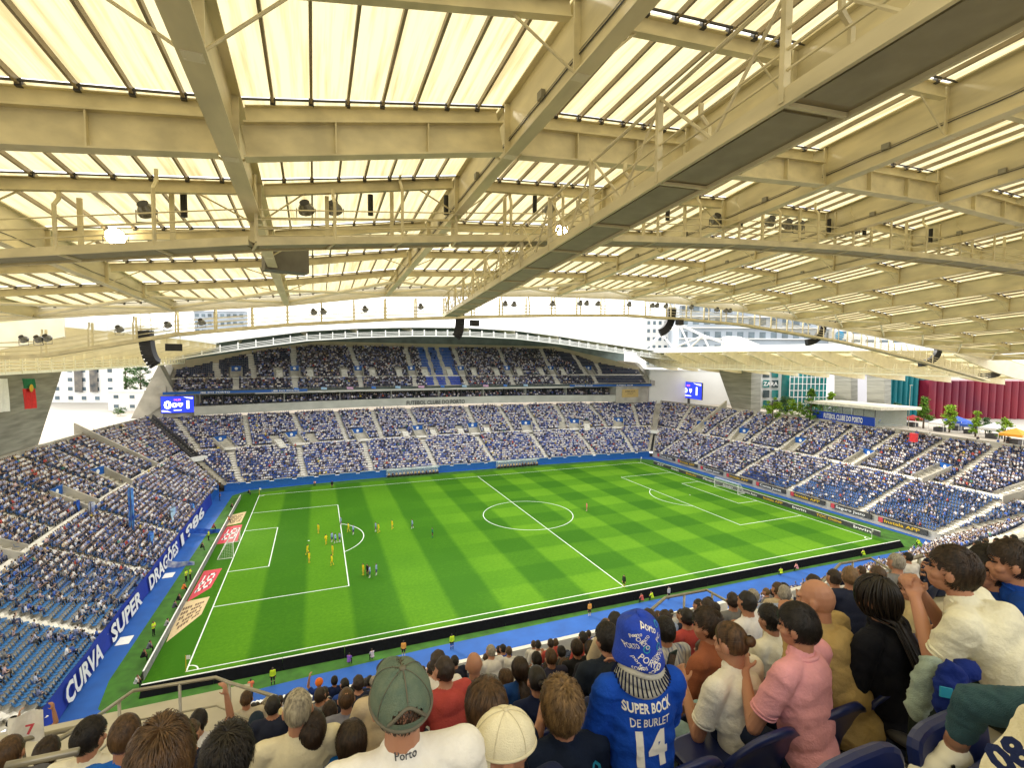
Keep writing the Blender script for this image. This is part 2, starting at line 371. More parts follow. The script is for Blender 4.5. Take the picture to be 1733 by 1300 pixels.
def vomitory(fn, N, s, t0, t1, L, parent, wid=3.2, sign=True, up=2.3, green=False):
    """walled opening in the tier: two side walls, passage painted shade-dark, lintel sign"""
    p, q = fn(s, t0), fn(s, t1); dr = V(q[0] - p[0], q[1] - p[1], 0); dl = np.linalg.norm(dr); dr /= dl; sd_ = V(-dr[1], dr[0], 0)
    mb = MB()
    for k in (-1, 1):
        a = p + sd_ * k * wid / 2; b = a + dr * dl; zb = p[2] - .2
        w0 = sd_ * .25 * k
        P0 = [V(a[0], a[1], zb), V(b[0], b[1], zb), V(b[0], b[1], q[2] + 1.0), V(a[0], a[1], p[2] + 1.0)]
        P1 = [x + w0 for x in P0]
        mb.add(P0 + P1, [[0, 1, 2, 3], [7, 6, 5, 4], [3, 2, 6, 7], [0, 3, 7, 4], [1, 5, 6, 2], [0, 4, 5, 1]])
    mb.boxf(V(p[0], p[1], p[2] - .12) - sd_ * (wid / 2 + .2), sd_ * (wid + .4), dr * .25, V(0, 0, .1)); v = part('vomitory', mb, M_conc, parent)
    mb = MB(); b = q - sd_ * wid / 2
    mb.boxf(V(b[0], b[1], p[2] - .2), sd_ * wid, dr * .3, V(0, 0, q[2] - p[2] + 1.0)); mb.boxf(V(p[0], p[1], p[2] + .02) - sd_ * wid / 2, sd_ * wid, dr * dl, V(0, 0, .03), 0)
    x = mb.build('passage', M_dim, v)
    if sign:
        mb = MB(); o_ = V(b[0], b[1], q[2] - .35) - dr * .12 - sd_ * .2
        mb.boxf(o_, sd_ * (wid + .4), dr * .1, V(0, 0, 1.45), 0)
        c = o_ + sd_ * (wid / 2 + .2) + V(0, 0, .72) - dr * .03
        n = 14; mb.face([c + (sd_ * math.cos(a) + V(0, 0, 1) * math.sin(a)) * .42 for a in np.linspace(2 * math.pi, 0, n, endpoint=False)], 1)
        mb.build('sign', [M_sign, M_white], v)
    return v
def side_blocks(fn, N, s, t0, t1, L, parent):
    """the pale flat platforms either side of an opening"""
    for k in (-1, 1):
        p, q = fn(s, t0), fn(s, t1); dr = V(q[0] - p[0], q[1] - p[1], 0); dl = np.linalg.norm(dr); dr /= dl; sd_ = V(-dr[1], dr[0], 0)
        mb = MB(); a = p + sd_ * (k * 4.2 - .9); mb.add([a + V(0, 0, .25), a + sd_ * 1.8 + V(0, 0, .25), q + sd_ * (k * 4.2 + .9) + V(0, 0, .25), q + sd_ * (k * 4.2 - .9) + V(0, 0, .25)], [[0, 1, 2, 3]])
        for i in range(4): mb.boxf(lerp(a, q + sd_ * (k * 4.2 - .9), i / 4) , sd_ * 1.8, dr * dl / 4 * .98, V(0, 0, .5))
        part('platform', mb, M_stair, parent)

NF = 30
# far stand, lower tier
far = empty('grandstand', (0, 42.5, 0), 'far side grandstand opposite the camera with executive boxes between its two tiers', 'grandstand')
deck('lower_tier', f_far, NF, far)
far_bot = [(.03, 0, .065, .44), (.145, 0, .18, .44), (.28, 0, .30, .44), (.42, 0, .42, .44), (.56, 0, .54, .44), (.70, 0, .67, .44), (.835, 0, .785, .44), (.95, 0, .90, .44)]
far_top = [(.02, .48, .035, 1), (.10, .48, .135, 1), (.20, .62, .21, 1), (.27, .48, .285, 1), (.34, .48, .35, 1), (.42, .62, .42, 1), (.545, .62, .54, 1), (.63, .48, .61, 1), (.695, .48, .67, 1), (.76, .62, .74, 1), (.87, .48, .82, 1), (.955, .48, .93, 1)]
stairs(f_far, NF, far_bot, far, 1.35); stairs(f_far, NF, far_top, far, 1.1)
far_v = [.065, .18, .30, .42, .54, .665, .785, .90]; hol = []
for i, s in enumerate(far_v):
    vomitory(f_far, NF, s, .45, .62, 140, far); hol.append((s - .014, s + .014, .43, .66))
    if i in (1, 3, 4, 6): side_blocks(f_far, NF, s, .46, .58, 140, far); hol += [(s - .04, s - .022, .44, .6), (s + .022, s + .04, .44, .6)]
mb = MB()
for a, b in zip(np.linspace(.01, .99, 40)[:-1], np.linspace(.01, .99, 40)[1:]):
    p, q, r_, u_ = f_far(a, .455), f_far(b, .455), f_far(b, .485), f_far(a, .485); z = V(0, 0, .22); mb.face([p + z, q + z, r_ + z * 1.5, u_ + z * 1.5])
part('walkway', mb, M_stair, far)
front_wall(f_far, far, top=1.55)
mb = MB()
for i in range(24):
    a, b = f_far(i / 24 + .004, 0), f_far((i + 1) / 24 - .004, 0); dd = V(0, -.26, 0); mb.face([V(a[0], a[1], 1.5) + dd, V(b[0], b[1], 1.5) + dd, V(b[0], b[1], 1.95) + dd, V(a[0], a[1], 1.95) + dd], 0)
    mb.bar(V(a[0], a[1], 2.0) + dd, V(b[0], b[1], 2.0) + dd, .12, .08, mi=1)
bd = mb.build('fascia', [M_bluewall, M_white], far)
def occ_far(s, t):
    o = .93
    if s < .1 and t < .4: o = .72
    if t > .8 and s > .86: o = .62
    if s > .8 and t < .35: o = .86
    return o
def ycurve_(x, y0): return y0 - 5 * (x / 76) ** 2
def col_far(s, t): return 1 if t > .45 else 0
def LF(s): return 0
fill(f_far, NF, far_bot + far_top, 140, occ_far, holes=hol + [(0, 1, .44, .49)], color=col_far)
for yy in (67.3, 68.4, 69.5):
    for x in np.arange(-69, 61, .62):
        if rnd.random() < .8: CROWD.append((x, ycurve_(x, yy), 18.45 + (yy - 67.3) * .45, math.pi))
# fascia beam with the club name, executive boxes
def ycurve(x, y0, k): return y0 - k * (x / 76) ** 2
def strip(parent, name, mats, x0, x1, y0, k, za, zb, th=.4, n=24, mi=0, build=True, mb=None, zc=0.):
    mb = mb or MB(); xs = np.linspace(x0, x1, n + 1)
    for a, b in zip(xs[:-1], xs[1:]):
        ya, yb = ycurve(a, y0, k), ycurve(b, y0, k); ca, cb = zc * (1 - (a / 76) ** 2), zc * (1 - (b / 76) ** 2)
        A, B = V(a, ya, za + ca), V(b, yb, za + cb); H = V(0, 0, zb - za); D = V(0, th, 0)
        for q in ([A, B, B + H, A + H], [B + D, A + D, A + D + H, B + D + H], [A + H, B + H, B + D + H, A + D + H], [A + D, B + D, B, A]): mb.face(q, mi)
    for a in (x0, x1):
        ya = ycurve(a, y0, k); c = zc * (1 - (a / 76) ** 2); q = [V(a, ya, za + c), V(a, ya, zb + c), V(a, ya + th, zb + c), V(a, ya + th, za + c)]; mb.face(q if a == x0 else q[::-1], mi)
    return part(name, mb, mats, parent) if build else mb
M_beam = nmat('pale_beam_concrete', (.47, .47, .43), .8, var=.12, vscale=.3)
strip(far, 'name_beam', M_beam, -70.3, 61.5, 65.2, 5, 15.95, 18.25, 1.2, zc=.75)
mb = MB(); c = at(738, 684.5, y=65.1); put_text(mb, 'FUTEBOL CLUBE DO PORTO', (c[0], 64.6, c[2] + .15), (1, 0, 0), (0, 0, 1), 1.25, bold=.02, width=19)
part('club_name', mb, M_dark, far)
strip(far, 'box_back_wall', M_darkglass, -70, 62, 71.5, 5, 18.3, 22.0, .3)
strip(far, 'box_floor', M_conc, -70, 62, 66.4, 5, 18.25, 18.4, 5.2)
strip(far, 'box_soffit', M_beam, -74, 76, 65.8, 5, 21.55, 22.05, 6.0)
for x in np.linspace(-64, 58, 17):
    mb = MB(); mb.box((x, ycurve(x, 67.6, 5), 20.0), (.14, 2.2, 3.2)); part('mullion', mb, M_dark if int(x) % 3 else M_beam, far)
strip(far, 'balcony_rail', M_darkglass, -72, 76, 65.5, 5, 22.05, 22.7, .1)
strip(far, 'ledge', M_white, -56, 45, 65.4, 5, 21.45, 21.6, .25)
for (x0, x1, cn) in ((-77, -42.5, 2), (43.5, 76, 2)):
    mb = strip(far, 'led_ribbon', None, x0, x1, 65.3, 5, 21.75, 22.45, .15, 10, build=False)
    for k in range(cn):
        xm = lerp(x0, x1, (k + .5) / cn); put_text(mb, 'FUTEBOL CLUBE DO PORTO', (xm, ycurve(xm, 65.24, 5), 21.9), (1, -.005 * np.sign(xm), 0), (0, 0, 1), .42, 1, bold=.02, width=13)
    part('led_ribbon', mb, [M_sign, M_white], far)
# end blocks under the upper tier
mb = MB(); mb.boxf((-81.5, 62.2, 10), (4.0, 0, 0), (0, 14, 0), (0, 0, 12.9)); mb.boxf((-77.6, 62.5, 15.6), (7.4, 0, 0), (0, 9, 0), (0, 0, 5.9))
part('end_block', mb, M_conc, far)
mb = MB(); mb.boxf((61.5, 61.7, 15.6), (14.2, 0, 0), (0, 10, 0), (0, 0, 6.1)); part('end_block', mb, M_conc, far)
# sloping flank walls of the upper tier
mb = MB()
for (x, sgn) in ((-76.6, -1), (76.6, 1)):
    pts = [V(x, 61.6, 21.9), V(x, 61.6, 23.7), V(x, 72, 30.2), V(x, 84, 31), V(x, 84, 15)]
    mb.add(pts + [p + V(sgn * 2.0, 0, 0) for p in pts], [[0, 1, 2, 3, 4], [9, 8, 7, 6, 5], [0, 5, 6, 1], [1, 6, 7, 2], [2, 7, 8, 3]])
part('flank_wall', mb, M_conc, far)
mb = MB(); mb.add([V(-78, 61.9, 29.6), V(-84.5, 61.9, 15.6), V(-81.5, 61.9, 15.6), V(-74.6, 61.9, 21.5), V(-78, 66, 29.6), V(-84.5, 66, 15.6), V(-81.5, 66, 15.6), V(-74.6, 66, 21.5)], [[0, 1, 2, 3], [0, 4, 5, 1], [3, 7, 4, 0]]); part('buttress', mb, M_conc, far)
NUF = 24
deck('upper_tier', f_fup, NUF, far, tmx=tmax_up)
up_l = [(.07, .26, .065, .6), (.13, .26, .12, .85), (.20, .42, .20, 1), (.32, .42, .31, 1), (.43, .42, .43, 1), (.54, .42, .54, 1), (.65, .42, .65, 1), (.76, .38, .76, 1), (.845, .24, .84, .86), (.885, .24, .89, .58)]
up_l2 = [(.10, 0, .10, .2), (.20, 0, .20, .3), (.32, 0, .32, .3), (.43, 0, .43, .3), (.54, 0, .54, .3), (.65, 0, .65, .3), (.76, 0, .76, .3), (.86, 0, .86, .2)]
stairs(f_fup, NUF, up_l + up_l2, far, 1.7)
mb = MB(); ss = np.linspace(0.0, 1, 40)
hol = [(0, 1, .2, .235)]
for i, s in enumerate([.10, .20, .32, .43, .54, .65, .76, .86]):
    vomitory(f_fup, NUF, s, .22, .42, 150, far, 2.4); hol.append((s - .011, s + .011, .2, .44))
    if 0 < i < 7: side_blocks(f_fup, NUF, s, .24, .4, 150, far); hol += [(s - .036, s - .021, .22, .42), (s + .021, s + .036, .22, .42)]
mb = MB()
for a, b in zip(ss[:-1], ss[1:]):
    p, q, r_, u_ = f_fup(a, .205), f_fup(b, .205), f_fup(b, .235), f_fup(a, .235); z = V(0, 0, .25); mb.face([p + z, q + z, r_ + z, u_ + z])
part('walkway', mb, M_stair, far)
def occ_up(s, t):
    if .455 < s < .53: return 0.02
    if s < .135: return .06 if t > .25 else .9
    if s > .80: return .35 if (t < .22 and s < .87) else (.5 if s < .82 and t < .6 else .03)
    if s > .72: return .75 if t < .8 else .3
    if s < .22: return .55 if t > .5 else .85
    return .93 if t < .8 else .82
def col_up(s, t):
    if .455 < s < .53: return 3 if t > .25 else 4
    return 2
fill(f_fup, NUF, up_l + up_l2, 152, occ_up, tmx=tmax_up, holes=hol + [(.472, .48, 0, 1), (.497, .505, 0, 1)], color=col_up)
# rear wall behind the top rows, stepping down to both ends
M_beige = nmat('beige_render', (.50, .43, .30), .85, var=.1, vscale=.3)
mb = MB(); ss = np.linspace(0, 1, 60)
for a, b in zip(ss[:-1], ss[1:]):
    ta, tb = tmax_up(a), tmax_up(b); p, q = f_fup(a, ta), f_fup(b, tb)
    za = max(p[2] + 1.0, float(np.interp(a, [0, .2, .25, .8, 1], [30.2, 35.6, 36.9, 36.4, 28.5]))); zb = max(q[2] + 1.0, float(np.interp(b, [0, .2, .25, .8, 1], [30.2, 35.6, 36.9, 36.4, 28.5])))
    mb.face([p - V(0, 0, 1), q - V(0, 0, 1), V(q[0], q[1], zb), V(p[0], p[1], za)]); mb.face([V(q[0], q[1] + .4, zb), V(p[0], p[1] + .4, za), p + V(0, .4, -1), q + V(0, .4, -1)]); mb.face([V(p[0], p[1], za), V(q[0], q[1], zb), V(q[0], q[1] + .4, zb), V(p[0], p[1] + .4, za)])
part('rear_wall', mb, M_beige, far)
M_gold = nmat('tan_poster', (.55, .40, .15), .6, var=.1)
mb = MB(); a, b = at(1053, 659, y=61.6), at(1080, 672, y=61.6); mb.boxf((a[0], 61.55, b[2]), (b[0] - a[0], 0, 0), (0, .12, 0), (0, 0, a[2] - b[2]), 0)
xm = (a[0] + b[0]) / 2; put_text(mb, 'SUPER BOCK', (xm, 61.53, a[2] - 1.1), (1, 0, 0), (0, 0, 1), .55, 1, bold=.01, width=4.4); put_text(mb, 'STOUT', (xm, 61.53, a[2] - 1.9), (1, 0, 0), (0, 0, 1), .45, 1, width=2.5)
part('poster', mb, [M_gold, M_dark], far)

# end stands
NR = 30
def end_stand(sg, fn, label, occ, holes_v):
    g = empty('grandstand', (sg * 61.7, 0, 0), label, 'grandstand'); deck('lower_tier', fn, NR, g, ns=24)
    bot = [(.055, 0, .16, .44), (.245, 0, .325, .44), (.43, 0, .47, .44), (.62, 0, .63, .44), (.82, 0, .79, .44), (.985, 0, .94, .44)]
    top = [(.10, .48, .125, 1), (.22, .48, .28, 1), (.30, .48, .33, 1), (.37, .48, .40, 1), (.47, .48, .49, 1), (.57, .48, .57, 1), (.66, .48, .65, 1), (.745, .48, .73, 1), (.84, .48, .80, 1), (.92, .48, .90, 1)]
    stairs(fn, NR, bot + top, g, 1.5); hol = [(0, 1, .445, .485)]
    for s, sg_ in holes_v:
        vomitory(fn, NR, s, .46, .66, 120, g, 3.0, sign=True); hol.append((s - .017, s + .017, .44, .68))
    mb = MB()
    for a, b in zip(np.linspace(.01, .99, 40)[:-1], np.linspace(.01, .99, 40)[1:]):
        p, q, r_, u_ = fn(a, .455), fn(b, .455), fn(b, .485), fn(a, .485); z = V(0, 0, .22); f = [p + z, q + z, r_ + z * 1.5, u_ + z * 1.5]; mb.face(f if sg > 0 else f[::-1])
    part('walkway', mb, M_stair, g)
    # sloping parapet between the corner block and the end stand
    mb = MB(); a, b = fn(.165, .46), fn(.235, 1.06); d = unit(V(b[0] - a[0], b[1] - a[1], 0)); n = V(-d[1], d[0], 0)
    for pp in ([a, b],):
        P0 = [a - V(0, 0, .5), b - V(0, 0, 1), b + V(0, 0, 2.3), a + V(0, 0, 1.2)]; P1 = [p + n * .5 for p in P0]; mb.add(P0 + P1, [[0, 1, 2, 3], [7, 6, 5, 4], [3, 2, 6, 7], [0, 3, 7, 4], [1, 5, 6, 2]])
    part('ramp_wall', mb, M_conc, g)
    front_wall(fn, g, top=1.75, mat=M_conc if sg > 0 else M_bluewall)
    mb = MB(); n = 24
    for i in range(n):
        a, b = fn(i / n, 1.0), fn((i + 1) / n, 1.0); H = V(0, 0, 1.0); D = V(sg * .3, 0, 0); q = [a, b, b + H, a + H]; mb.face(q if sg > 0 else q[::-1]); q = [a + D, a + D + H, b + D + H, b + D]; mb.face(q if sg > 0 else q[::-1]); mb.face([a + H, b + H, b + D + H, a + D + H])
    part('rear_parapet', mb, M_conc, g)
    fill(fn, NR, bot + top, 100, occ, holes=hol, color=(lambda s, t: 5 if (sg < 0 or (t < .5 and s > .55)) else 1))
    return g
def occ_r(s, t):
    if s > .86 and t < .5: return .35
    if s > .62 and t < .14: return .25
    if s > .45 and t < .10: return .35
    if s > .68 and t < .22: return .6
    return .95
def occ_l(s, t):
    if s < .645: return .96 if t > .1 or s < .4 else .8
    if s < .70: return .8 if t > .2 else .35
    if s < .76: return .45 if t > .45 else .3
    if s < .86: return .22 if t > .1 else .3
    return .06
right = end_stand(1, f_right, 'grandstand behind the right goal, packed below a concrete esplanade', occ_r, [(.185, 1), (.335, 1), (.50, 1), (.66, 1), (.80, 1), (.93, 1)])
left = end_stand(-1, f_left, 'grandstand behind the left goal where supporters wave flags', occ_l, [(.46, 1), (.33, 1), (.66, 1), (.82, 1)])

# corner seams: narrow dark stair channel, and a portal at pitch level
for sg, lb in ((1, 'right'), (-1, 'left')):
    t = empty('corner_portal', (sg * 60.5, 40.3, 0), 'pitch level tunnel mouth with white lintel at the far %s corner' % lb, 'tunnel entrance')
    a, b = V(sg * 60.5, 40.2, 1.6), V(sg * 80.5, 61.5, 15.3); d = unit(V(b[0] - a[0], b[1] - a[1], 0)); n = V(-d[1], d[0], 0)
    lo, hi = lerp(a, b, .02), lerp(a, b, .34)
    mb = MB()
    for k in (-1, 1):
        P0 = [V(*(lo + n * k * 1.5)[:2], 0), V(*(hi + n * k * 1.5)[:2], 0), hi + n * k * 1.5 + V(0, 0, .9), lo + n * k * 1.5 + V(0, 0, .6)]
        P1 = [p + n * k * .35 for p in P0]; mb.add(P0 + P1, [[0, 1, 2, 3], [7, 6, 5, 4], [3, 2, 6, 7], [0, 3, 7, 4]])
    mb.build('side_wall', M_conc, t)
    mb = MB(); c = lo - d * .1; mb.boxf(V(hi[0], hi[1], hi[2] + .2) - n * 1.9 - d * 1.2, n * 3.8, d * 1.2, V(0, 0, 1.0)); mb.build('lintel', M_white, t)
    mb = MB(); mb.boxf(V(hi[0], hi[1], 0) - n * 1.5, n * 3.0, d * .2, V(0, 0, hi[2] + .2)); mb.boxf(V(lo[0], lo[1], .02) - n * 1.5, n * 3.0, d * 6, V(0, 0, .02)); mb.build('opening_shade', M_dim, t)
    mb = MB()
    for k in (-1, 1):
        p0, p1 = lerp(a, b, .36) + n * k * .9, b + n * k * .9; mb.bar(p0 + V(0, 0, .5), p1 + V(0, 0, .7), .25, 1.1)
    mb.bar(lerp(a, b, .36) + V(0, 0, .1), b + V(0, 0, .1), 1.6, .1)
    mb.build('stair_channel', M_dark if sg < 0 else M_conc, t)

# near stand: lower tier in front of us, upper tier that carries us
near = empty('grandstand', (0, -43, 0), 'near side grandstand that carries the camera, cream concrete rows with navy seats', 'grandstand')
deck('lower_tier', f_near, 30, near)
nl = [(s, 0, s, 1) for s in np.linspace(.05, .95, 10)]
stairs(f_near, 30, nl, near)
front_wall(f_near, near, top=1.5, mat=M_conc)
fill(f_near, 30, nl, 140, lambda s, t: .75 if s > .62 else .45, holes=[(0, 1, .4, 1)], s0=.56, color=lambda s, t: 6)
mb = MB()
for k in range(NUP, -4, -1):
    y, z = nrow(k); y += ROW_D * .45
    x1 = 78 if k <= 21 else -17.5
    mb.boxf((-78, y - ROW_D, z - ROW_H - .06), (x1 + 78, 0, 0), (0, ROW_D, 0), (0, 0, ROW_H + .06))
part('upper_tier', mb, nmat('near_concrete', (.44, .40, .30), .85, var=.2, vscale=1.5, bump=.2, bscale=20), near)
yl, zl = nrow(NUP); mb = MB(); mb.boxf((-78, yl + .4, zl - 2.2), (60.5, 0, 0), (0, .25, 0), (0, 0, 3.15)); y2, z2 = nrow(21); mb.boxf((-17.4, y2 + .4, z2 - 2.2), (95, 0, 0), (0, .25, 0), (0, 0, 3.0)); part('upper_parapet', mb, M_white, near)

# ---------------------------------------------------------------- near roof (over the camera)
GX = [(-78, -78, -41.5, 33.0), (-69, -69, -41.5, 33.8), (-60, -60, -41.2, 34.9), (-51, -51, -41.0, 35.8), (-41.7, -42.2, -41.0, 36.7), (-33.7, -33.3, -41.2, 38.0), (-26.6, -24.2, -41.0, 38.5), (-19.4, -14.6, -40.8, 38.95), (-11.6, -4.8, -40.8, 39.15),
      (-3.6, 4.6, -40.9, 38.9), (4.6, 13.2, -41.0, 38.35), (13, 22.2, -41.2, 37.6), (21.6, 31.4, -41.4, 36.6), (30.4, 40.6, -41.6, 35.5), (39.4, 50, -41.8, 34.4), (48.6, 59.4, -42.0, 33.3), (58, 69, -42.2, 32.2)]
YB = -97.0
def gp(k, y, dz=0.):
    """point on the bottom chord of girder k at depth y (k may be fractional)"""
    i = int(min(len(GX) - 2, max(0, math.floor(k)))); f = k - i
    def one(g):
        x0, x1, ye, ze = g; u = (y + 82) / (ye + 82); return V(lerp(x0, x1, u), y, ze + .95 * (1 - u) ** 1.0 * (1 if True else 0))
    return lerp(one(GX[i]), one(GX[i + 1]), f) + V(0, 0, dz)
DEP = 1.75
M_rib0 = nmat('grey_box', (.25, .24, .19), .6, var=.1)
def dp(y): return float(np.interp(y, [-97, -72, -41], [1.9, 1.72, .85]))
roof = empty('stadium_roof', (0, -70, 38), 'huge cream steel roof with translucent sheets over the camera and near stand', 'roof')
NG = len(GX)
for k in range(NG):
    mb = MB(); ye = GX[k][2]; a, b = gp(k, YB), gp(k, ye); fw = .42 if k != 4 else .5; YS = [YB, -84, -72, -62, -52, ye]
    for y0, y1 in zip(YS[:-1], YS[1:]):
        p, q = gp(k, y0), gp(k, y1); mb.bar(p + V(0, 0, .025), q + V(0, 0, .025), fw, .05); h0, h1 = dp(y0), dp(y1); X = V(.025, 0, 0)
        mb.add([p - X + V(0, 0, .05), q - X + V(0, 0, .05), q - X + V(0, 0, h1), p - X + V(0, 0, h0), p + X + V(0, 0, .05), q + X + V(0, 0, .05), q + X + V(0, 0, h1), p + X + V(0, 0, h0)], [[0, 1, 2, 3], [5, 4, 7, 6]])
        mb.bar(p + V(0, 0, h0), q + V(0, 0, h1), fw, .05)
    for y in (-93, -87, -80.2, -75.4, -68.8, -62.4, -55.8, -49.3):   # web stiffeners
        p = gp(k, y); mb.box(p + V(0, 0, dp(y) / 2), (.40, .05, dp(y) - .1))
    g_ = part('girder', mb, M_steel, roof)
    if 3 <= k <= 9:
        for dx, z0, r_ in ((-.05, .52, .018), (-.05, .60, .012), (.05, .45, .015)): mb = MB(); mb.tube([gp(k, y, z0 + .015 * math.sin(y * 2.1)) + V(dx, 0, 0) for y in np.linspace(-96, -42, 50)], r_, 5); mb.build('cable', M_dark if r_ > .013 else M_metal, g_)
        for y in (-89, -83.2, -78.1, -71.9, -65.2, -59): mb = MB(); mb.box(gp(k, y, .62) + V(-.1, 0, 0), (.12, .28, .22)); mb.build('junction_box', M_rib0, g_)
        for y in (-93, -87, -80.2, -75.4, -68.8, -62.4, -55.8, -49.3):
            mb = MB(); p = gp(k, y)
            for sx_ in (-1, 1):
                for yy in (-.12, .12):
                    for zz in (.0,): mb.box(p + V(sx_ * .14, yy, -.012), (.035, .035, .025))
            mb.box(p + V(0, 0, -.004), (.36, .34, .012)); mb.build('bolted_splice', M_steel2, g_)
PUR = [-93, -87, -80.2, -74.9, -68.8, -62.4, -55.8, -49.3]
for y in PUR:
    for k in range(NG - 1):
        p, q = gp(k, y, dp(y) - .5), gp(k + 1, y, dp(y) - .5)
        mb = MB(); mb.ibeam(p + V(.3, 0, 0), q - V(.3, 0, 0), .46, .24, .03, .03)
        for e, f in ((p, q), (q, p)):     # knee brace rod from the purlin down to the girder's lower flange
            d = (f - e); mb.tube([e + d * .22 + V(0, 0, .05), e + d * .02 + V(0, 0, -(dp(y) - .6))], .035, 6)
        if k < 12 or y > -80: part('purlin', mb, M_steel, roof)
# deep transverse box girder and edge beam
for nm, y, dep, dz, fw in (('cross_girder', -75.4, .98, .03, .45),):
    for k in range(NG - 1):
        p, q = gp(k, y, dz), gp(k + 1, y, dz); mb = MB(); mb.ibeam(p + V(.32, 0, 0), q - V(.32, 0, 0), dep, fw, .05, .05)
        for f in (.33, .66): c = lerp(p, q, f); mb.box(c + V(0, 0, dep / 2), (.04, .42, dep - .1))
        part(nm, mb, M_steel, roof)
for k in range(NG - 1):
    p, q = gp(k, GX[k][2] + .3, .1), gp(k + 1, GX[k + 1][2] + .3, .1); mb = MB(); mb.bar(p + V(0, 0, .75), q + V(0, 0, .75), .5, 1.3); mb.bar(p + V(0, 0, .0), q + V(0, 0, .0), .7, .12)
    part('edge_beam', mb, M_steel2, roof)
    # tubular wind bracing in the last bay
    mb = MB(); a, b = gp(k, -41.8, .2), gp(k + 1, -41.8, .2); c, d = gp(k, -47.8, .4), gp(k + 1, -47.8, .4); mb.tube([a, d], .14, 8); mb.tube([b, c], .11, 8); part('wind_brace', mb, M_steel2, roof)
# translucent sheets with their ribs, one mesh per bay
M_rib = nmat('rib_aluminium', (.30, .25, .17), .5, metal=.2, var=.2, vscale=1)
for k in range(NG - 1):
    mb = MB(); ys = [YB] + PUR + [-41.3]
    for a, b in zip(ys[:-1], ys[1:]):
        ye = b
        for j in range(8):
            u0, u1 = j / 8, (j + 1) / 8
            mb.face([gp(k + u0, a, dp(a) + .10), gp(k + u1, a, dp(a) + .10), gp(k + u1, b - .12, dp(b) + .12), gp(k + u0, b - .12, dp(b) + .12)], 0)
            if j:
                p, q = gp(k + u0, a, dp(a) + .03), gp(k + u0, b - .1, dp(b) + .03); mb.bar(p, q, .075, .16, mi=1)
                mb.box(q + V(0, .0, -.02), (.14, .12, .2), mi=2)
        mb.bar(gp(k, b - .25, dp(b)), gp(k + 1, b - .25, dp(b)), .05, .05, mi=2)
    part('roof_panel', mb, [M_panel, M_rib, M_dark], roof)

# ---- walkways hung under the roof
def mark(poly, k):
    """where girder k's bottom chord crosses the picture line poly: gives the y of the crossing"""
    best = None
    for y in np.linspace(-88, -41, 480):
        p = pj(gp(k, y)); vv = np.interp(p[0], [a for a, b in poly], [b for a, b in poly]); e = abs(vv - p[1])
        if best is None or e < best[0]: best = (e, y)
    return best[1]
def railing(mb, pts, h=1.1, n=3, r=.03, off=V(0, 0, 0), mi=0):
    for k in range(n):
        z = h * (k + 1) / n; mb.tube([V(*p) + off + V(0, 0, z) for p in pts], r, 6, mi)
def walkway(name, pts, wid, hang, label, deckmat=None, rails=True, post=3.0, thick=1., mat=None):
    mat = mat or M_steel
    """pts: deck centre line; hang: function p -> z of the structure it hangs from"""
    t = empty(name, pts[0], label, 'walkway'); P_ = [V(*p) for p in pts]
    mb = MB()
    for a, b in zip(P_[:-1], P_[1:]):
        d = unit(b - a); n = unit(np.cross(d, V(0, 0, 1)))
        mb.bar(a, b, wid, .10, mi=0)
        L = np.linalg.norm(b - a); m_ = max(1, int(L / 2.6))
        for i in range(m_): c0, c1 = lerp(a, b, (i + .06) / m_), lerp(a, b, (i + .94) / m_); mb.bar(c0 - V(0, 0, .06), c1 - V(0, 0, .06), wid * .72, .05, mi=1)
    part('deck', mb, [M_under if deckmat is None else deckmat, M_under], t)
    mb = MB()
    for s in (-1, 1):
        for a, b in zip(P_[:-1], P_[1:]):
            n = unit(np.cross(unit(b - a), V(0, 0, 1))) * s * wid / 2
            mb.bar(a + n, b + n, .09, .30); 
            for h in (.45, .8, 1.15): mb.tube([a + n + V(0, 0, h), b + n + V(0, 0, h)], .028 * thick, 5)
    part('railing', mb, mat, t)
    for a, b in zip(P_[:-1], P_[1:]):
        L = np.linalg.norm(b - a); m_ = max(1, int(round(L / post)))
        for i in range(m_):
            c = lerp(a, b, i / m_); n = unit(np.cross(unit(b - a), V(0, 0, 1))); z = hang(c)
            mb = MB()
            for s in (-1, 1):
                q = c + n * s * wid / 2; hh = z - c[2]
                if hh > .6 and hh < 5: 
                    if s < 0: mb.bar(q - V(0, 0, .1), q + V(0, 0, hh), .10 * thick ** .5, .16 * thick ** .5, up=(1, 0, 0))
                    else: mb.tube([q, q + V(0, 0, hh * .72), q - n * .25 + V(0, 0, hh * .85), q - n * .25 + V(0, 0, hh)], .07, 6)
                else: mb.bar(q, q + V(0, 0, 1.2), .06 * thick, .06 * thick, up=(1, 0, 0))
            mb.bar(c - n * wid / 2 - V(0, 0, .1), c + n * wid / 2 - V(0, 0, .1), .08, .08); part('hanger', mb, mat, t)
    return t
def hang_near(c):
    k = min(range(NG), key=lambda i: abs(gp(i, c[1])[0] - c[0])); return gp(k, c[1])[2] + 1.5
# inner walkway crossing left to right
poly = [(-200, 455), (0, 434), (480, 411), (950, 406), (1200, 411), (1500, 428), (1733, 458), (2000, 500)]
pts = []
for k in range(2, 13):
    y0, z0 = None, None
    # deck 1.25 m under the girder: walk the girder line lowered by 1.25
    best = None
    for y in np.linspace(-84, -45, 400):
        p = gp(k, y, -1.0); q = pj(p)
        if not -400 < q[0] < 2300: continue
        e = abs(np.interp(q[0], [a for a, b in poly], [b for a, b in poly]) - q[1])
        if best is None or e < best[0]: best = (e, p)
    if best and best[0] < 6: pts.append(best[1])
print('inner', [tuple(np.round(p, 1)) for p in pts])
INNER = pts
walkway('lighting_walkway', pts, 1.3, hang_near, 'long cream walkway crossing the roof from left to right with spotlights on its rail', post=2.9)
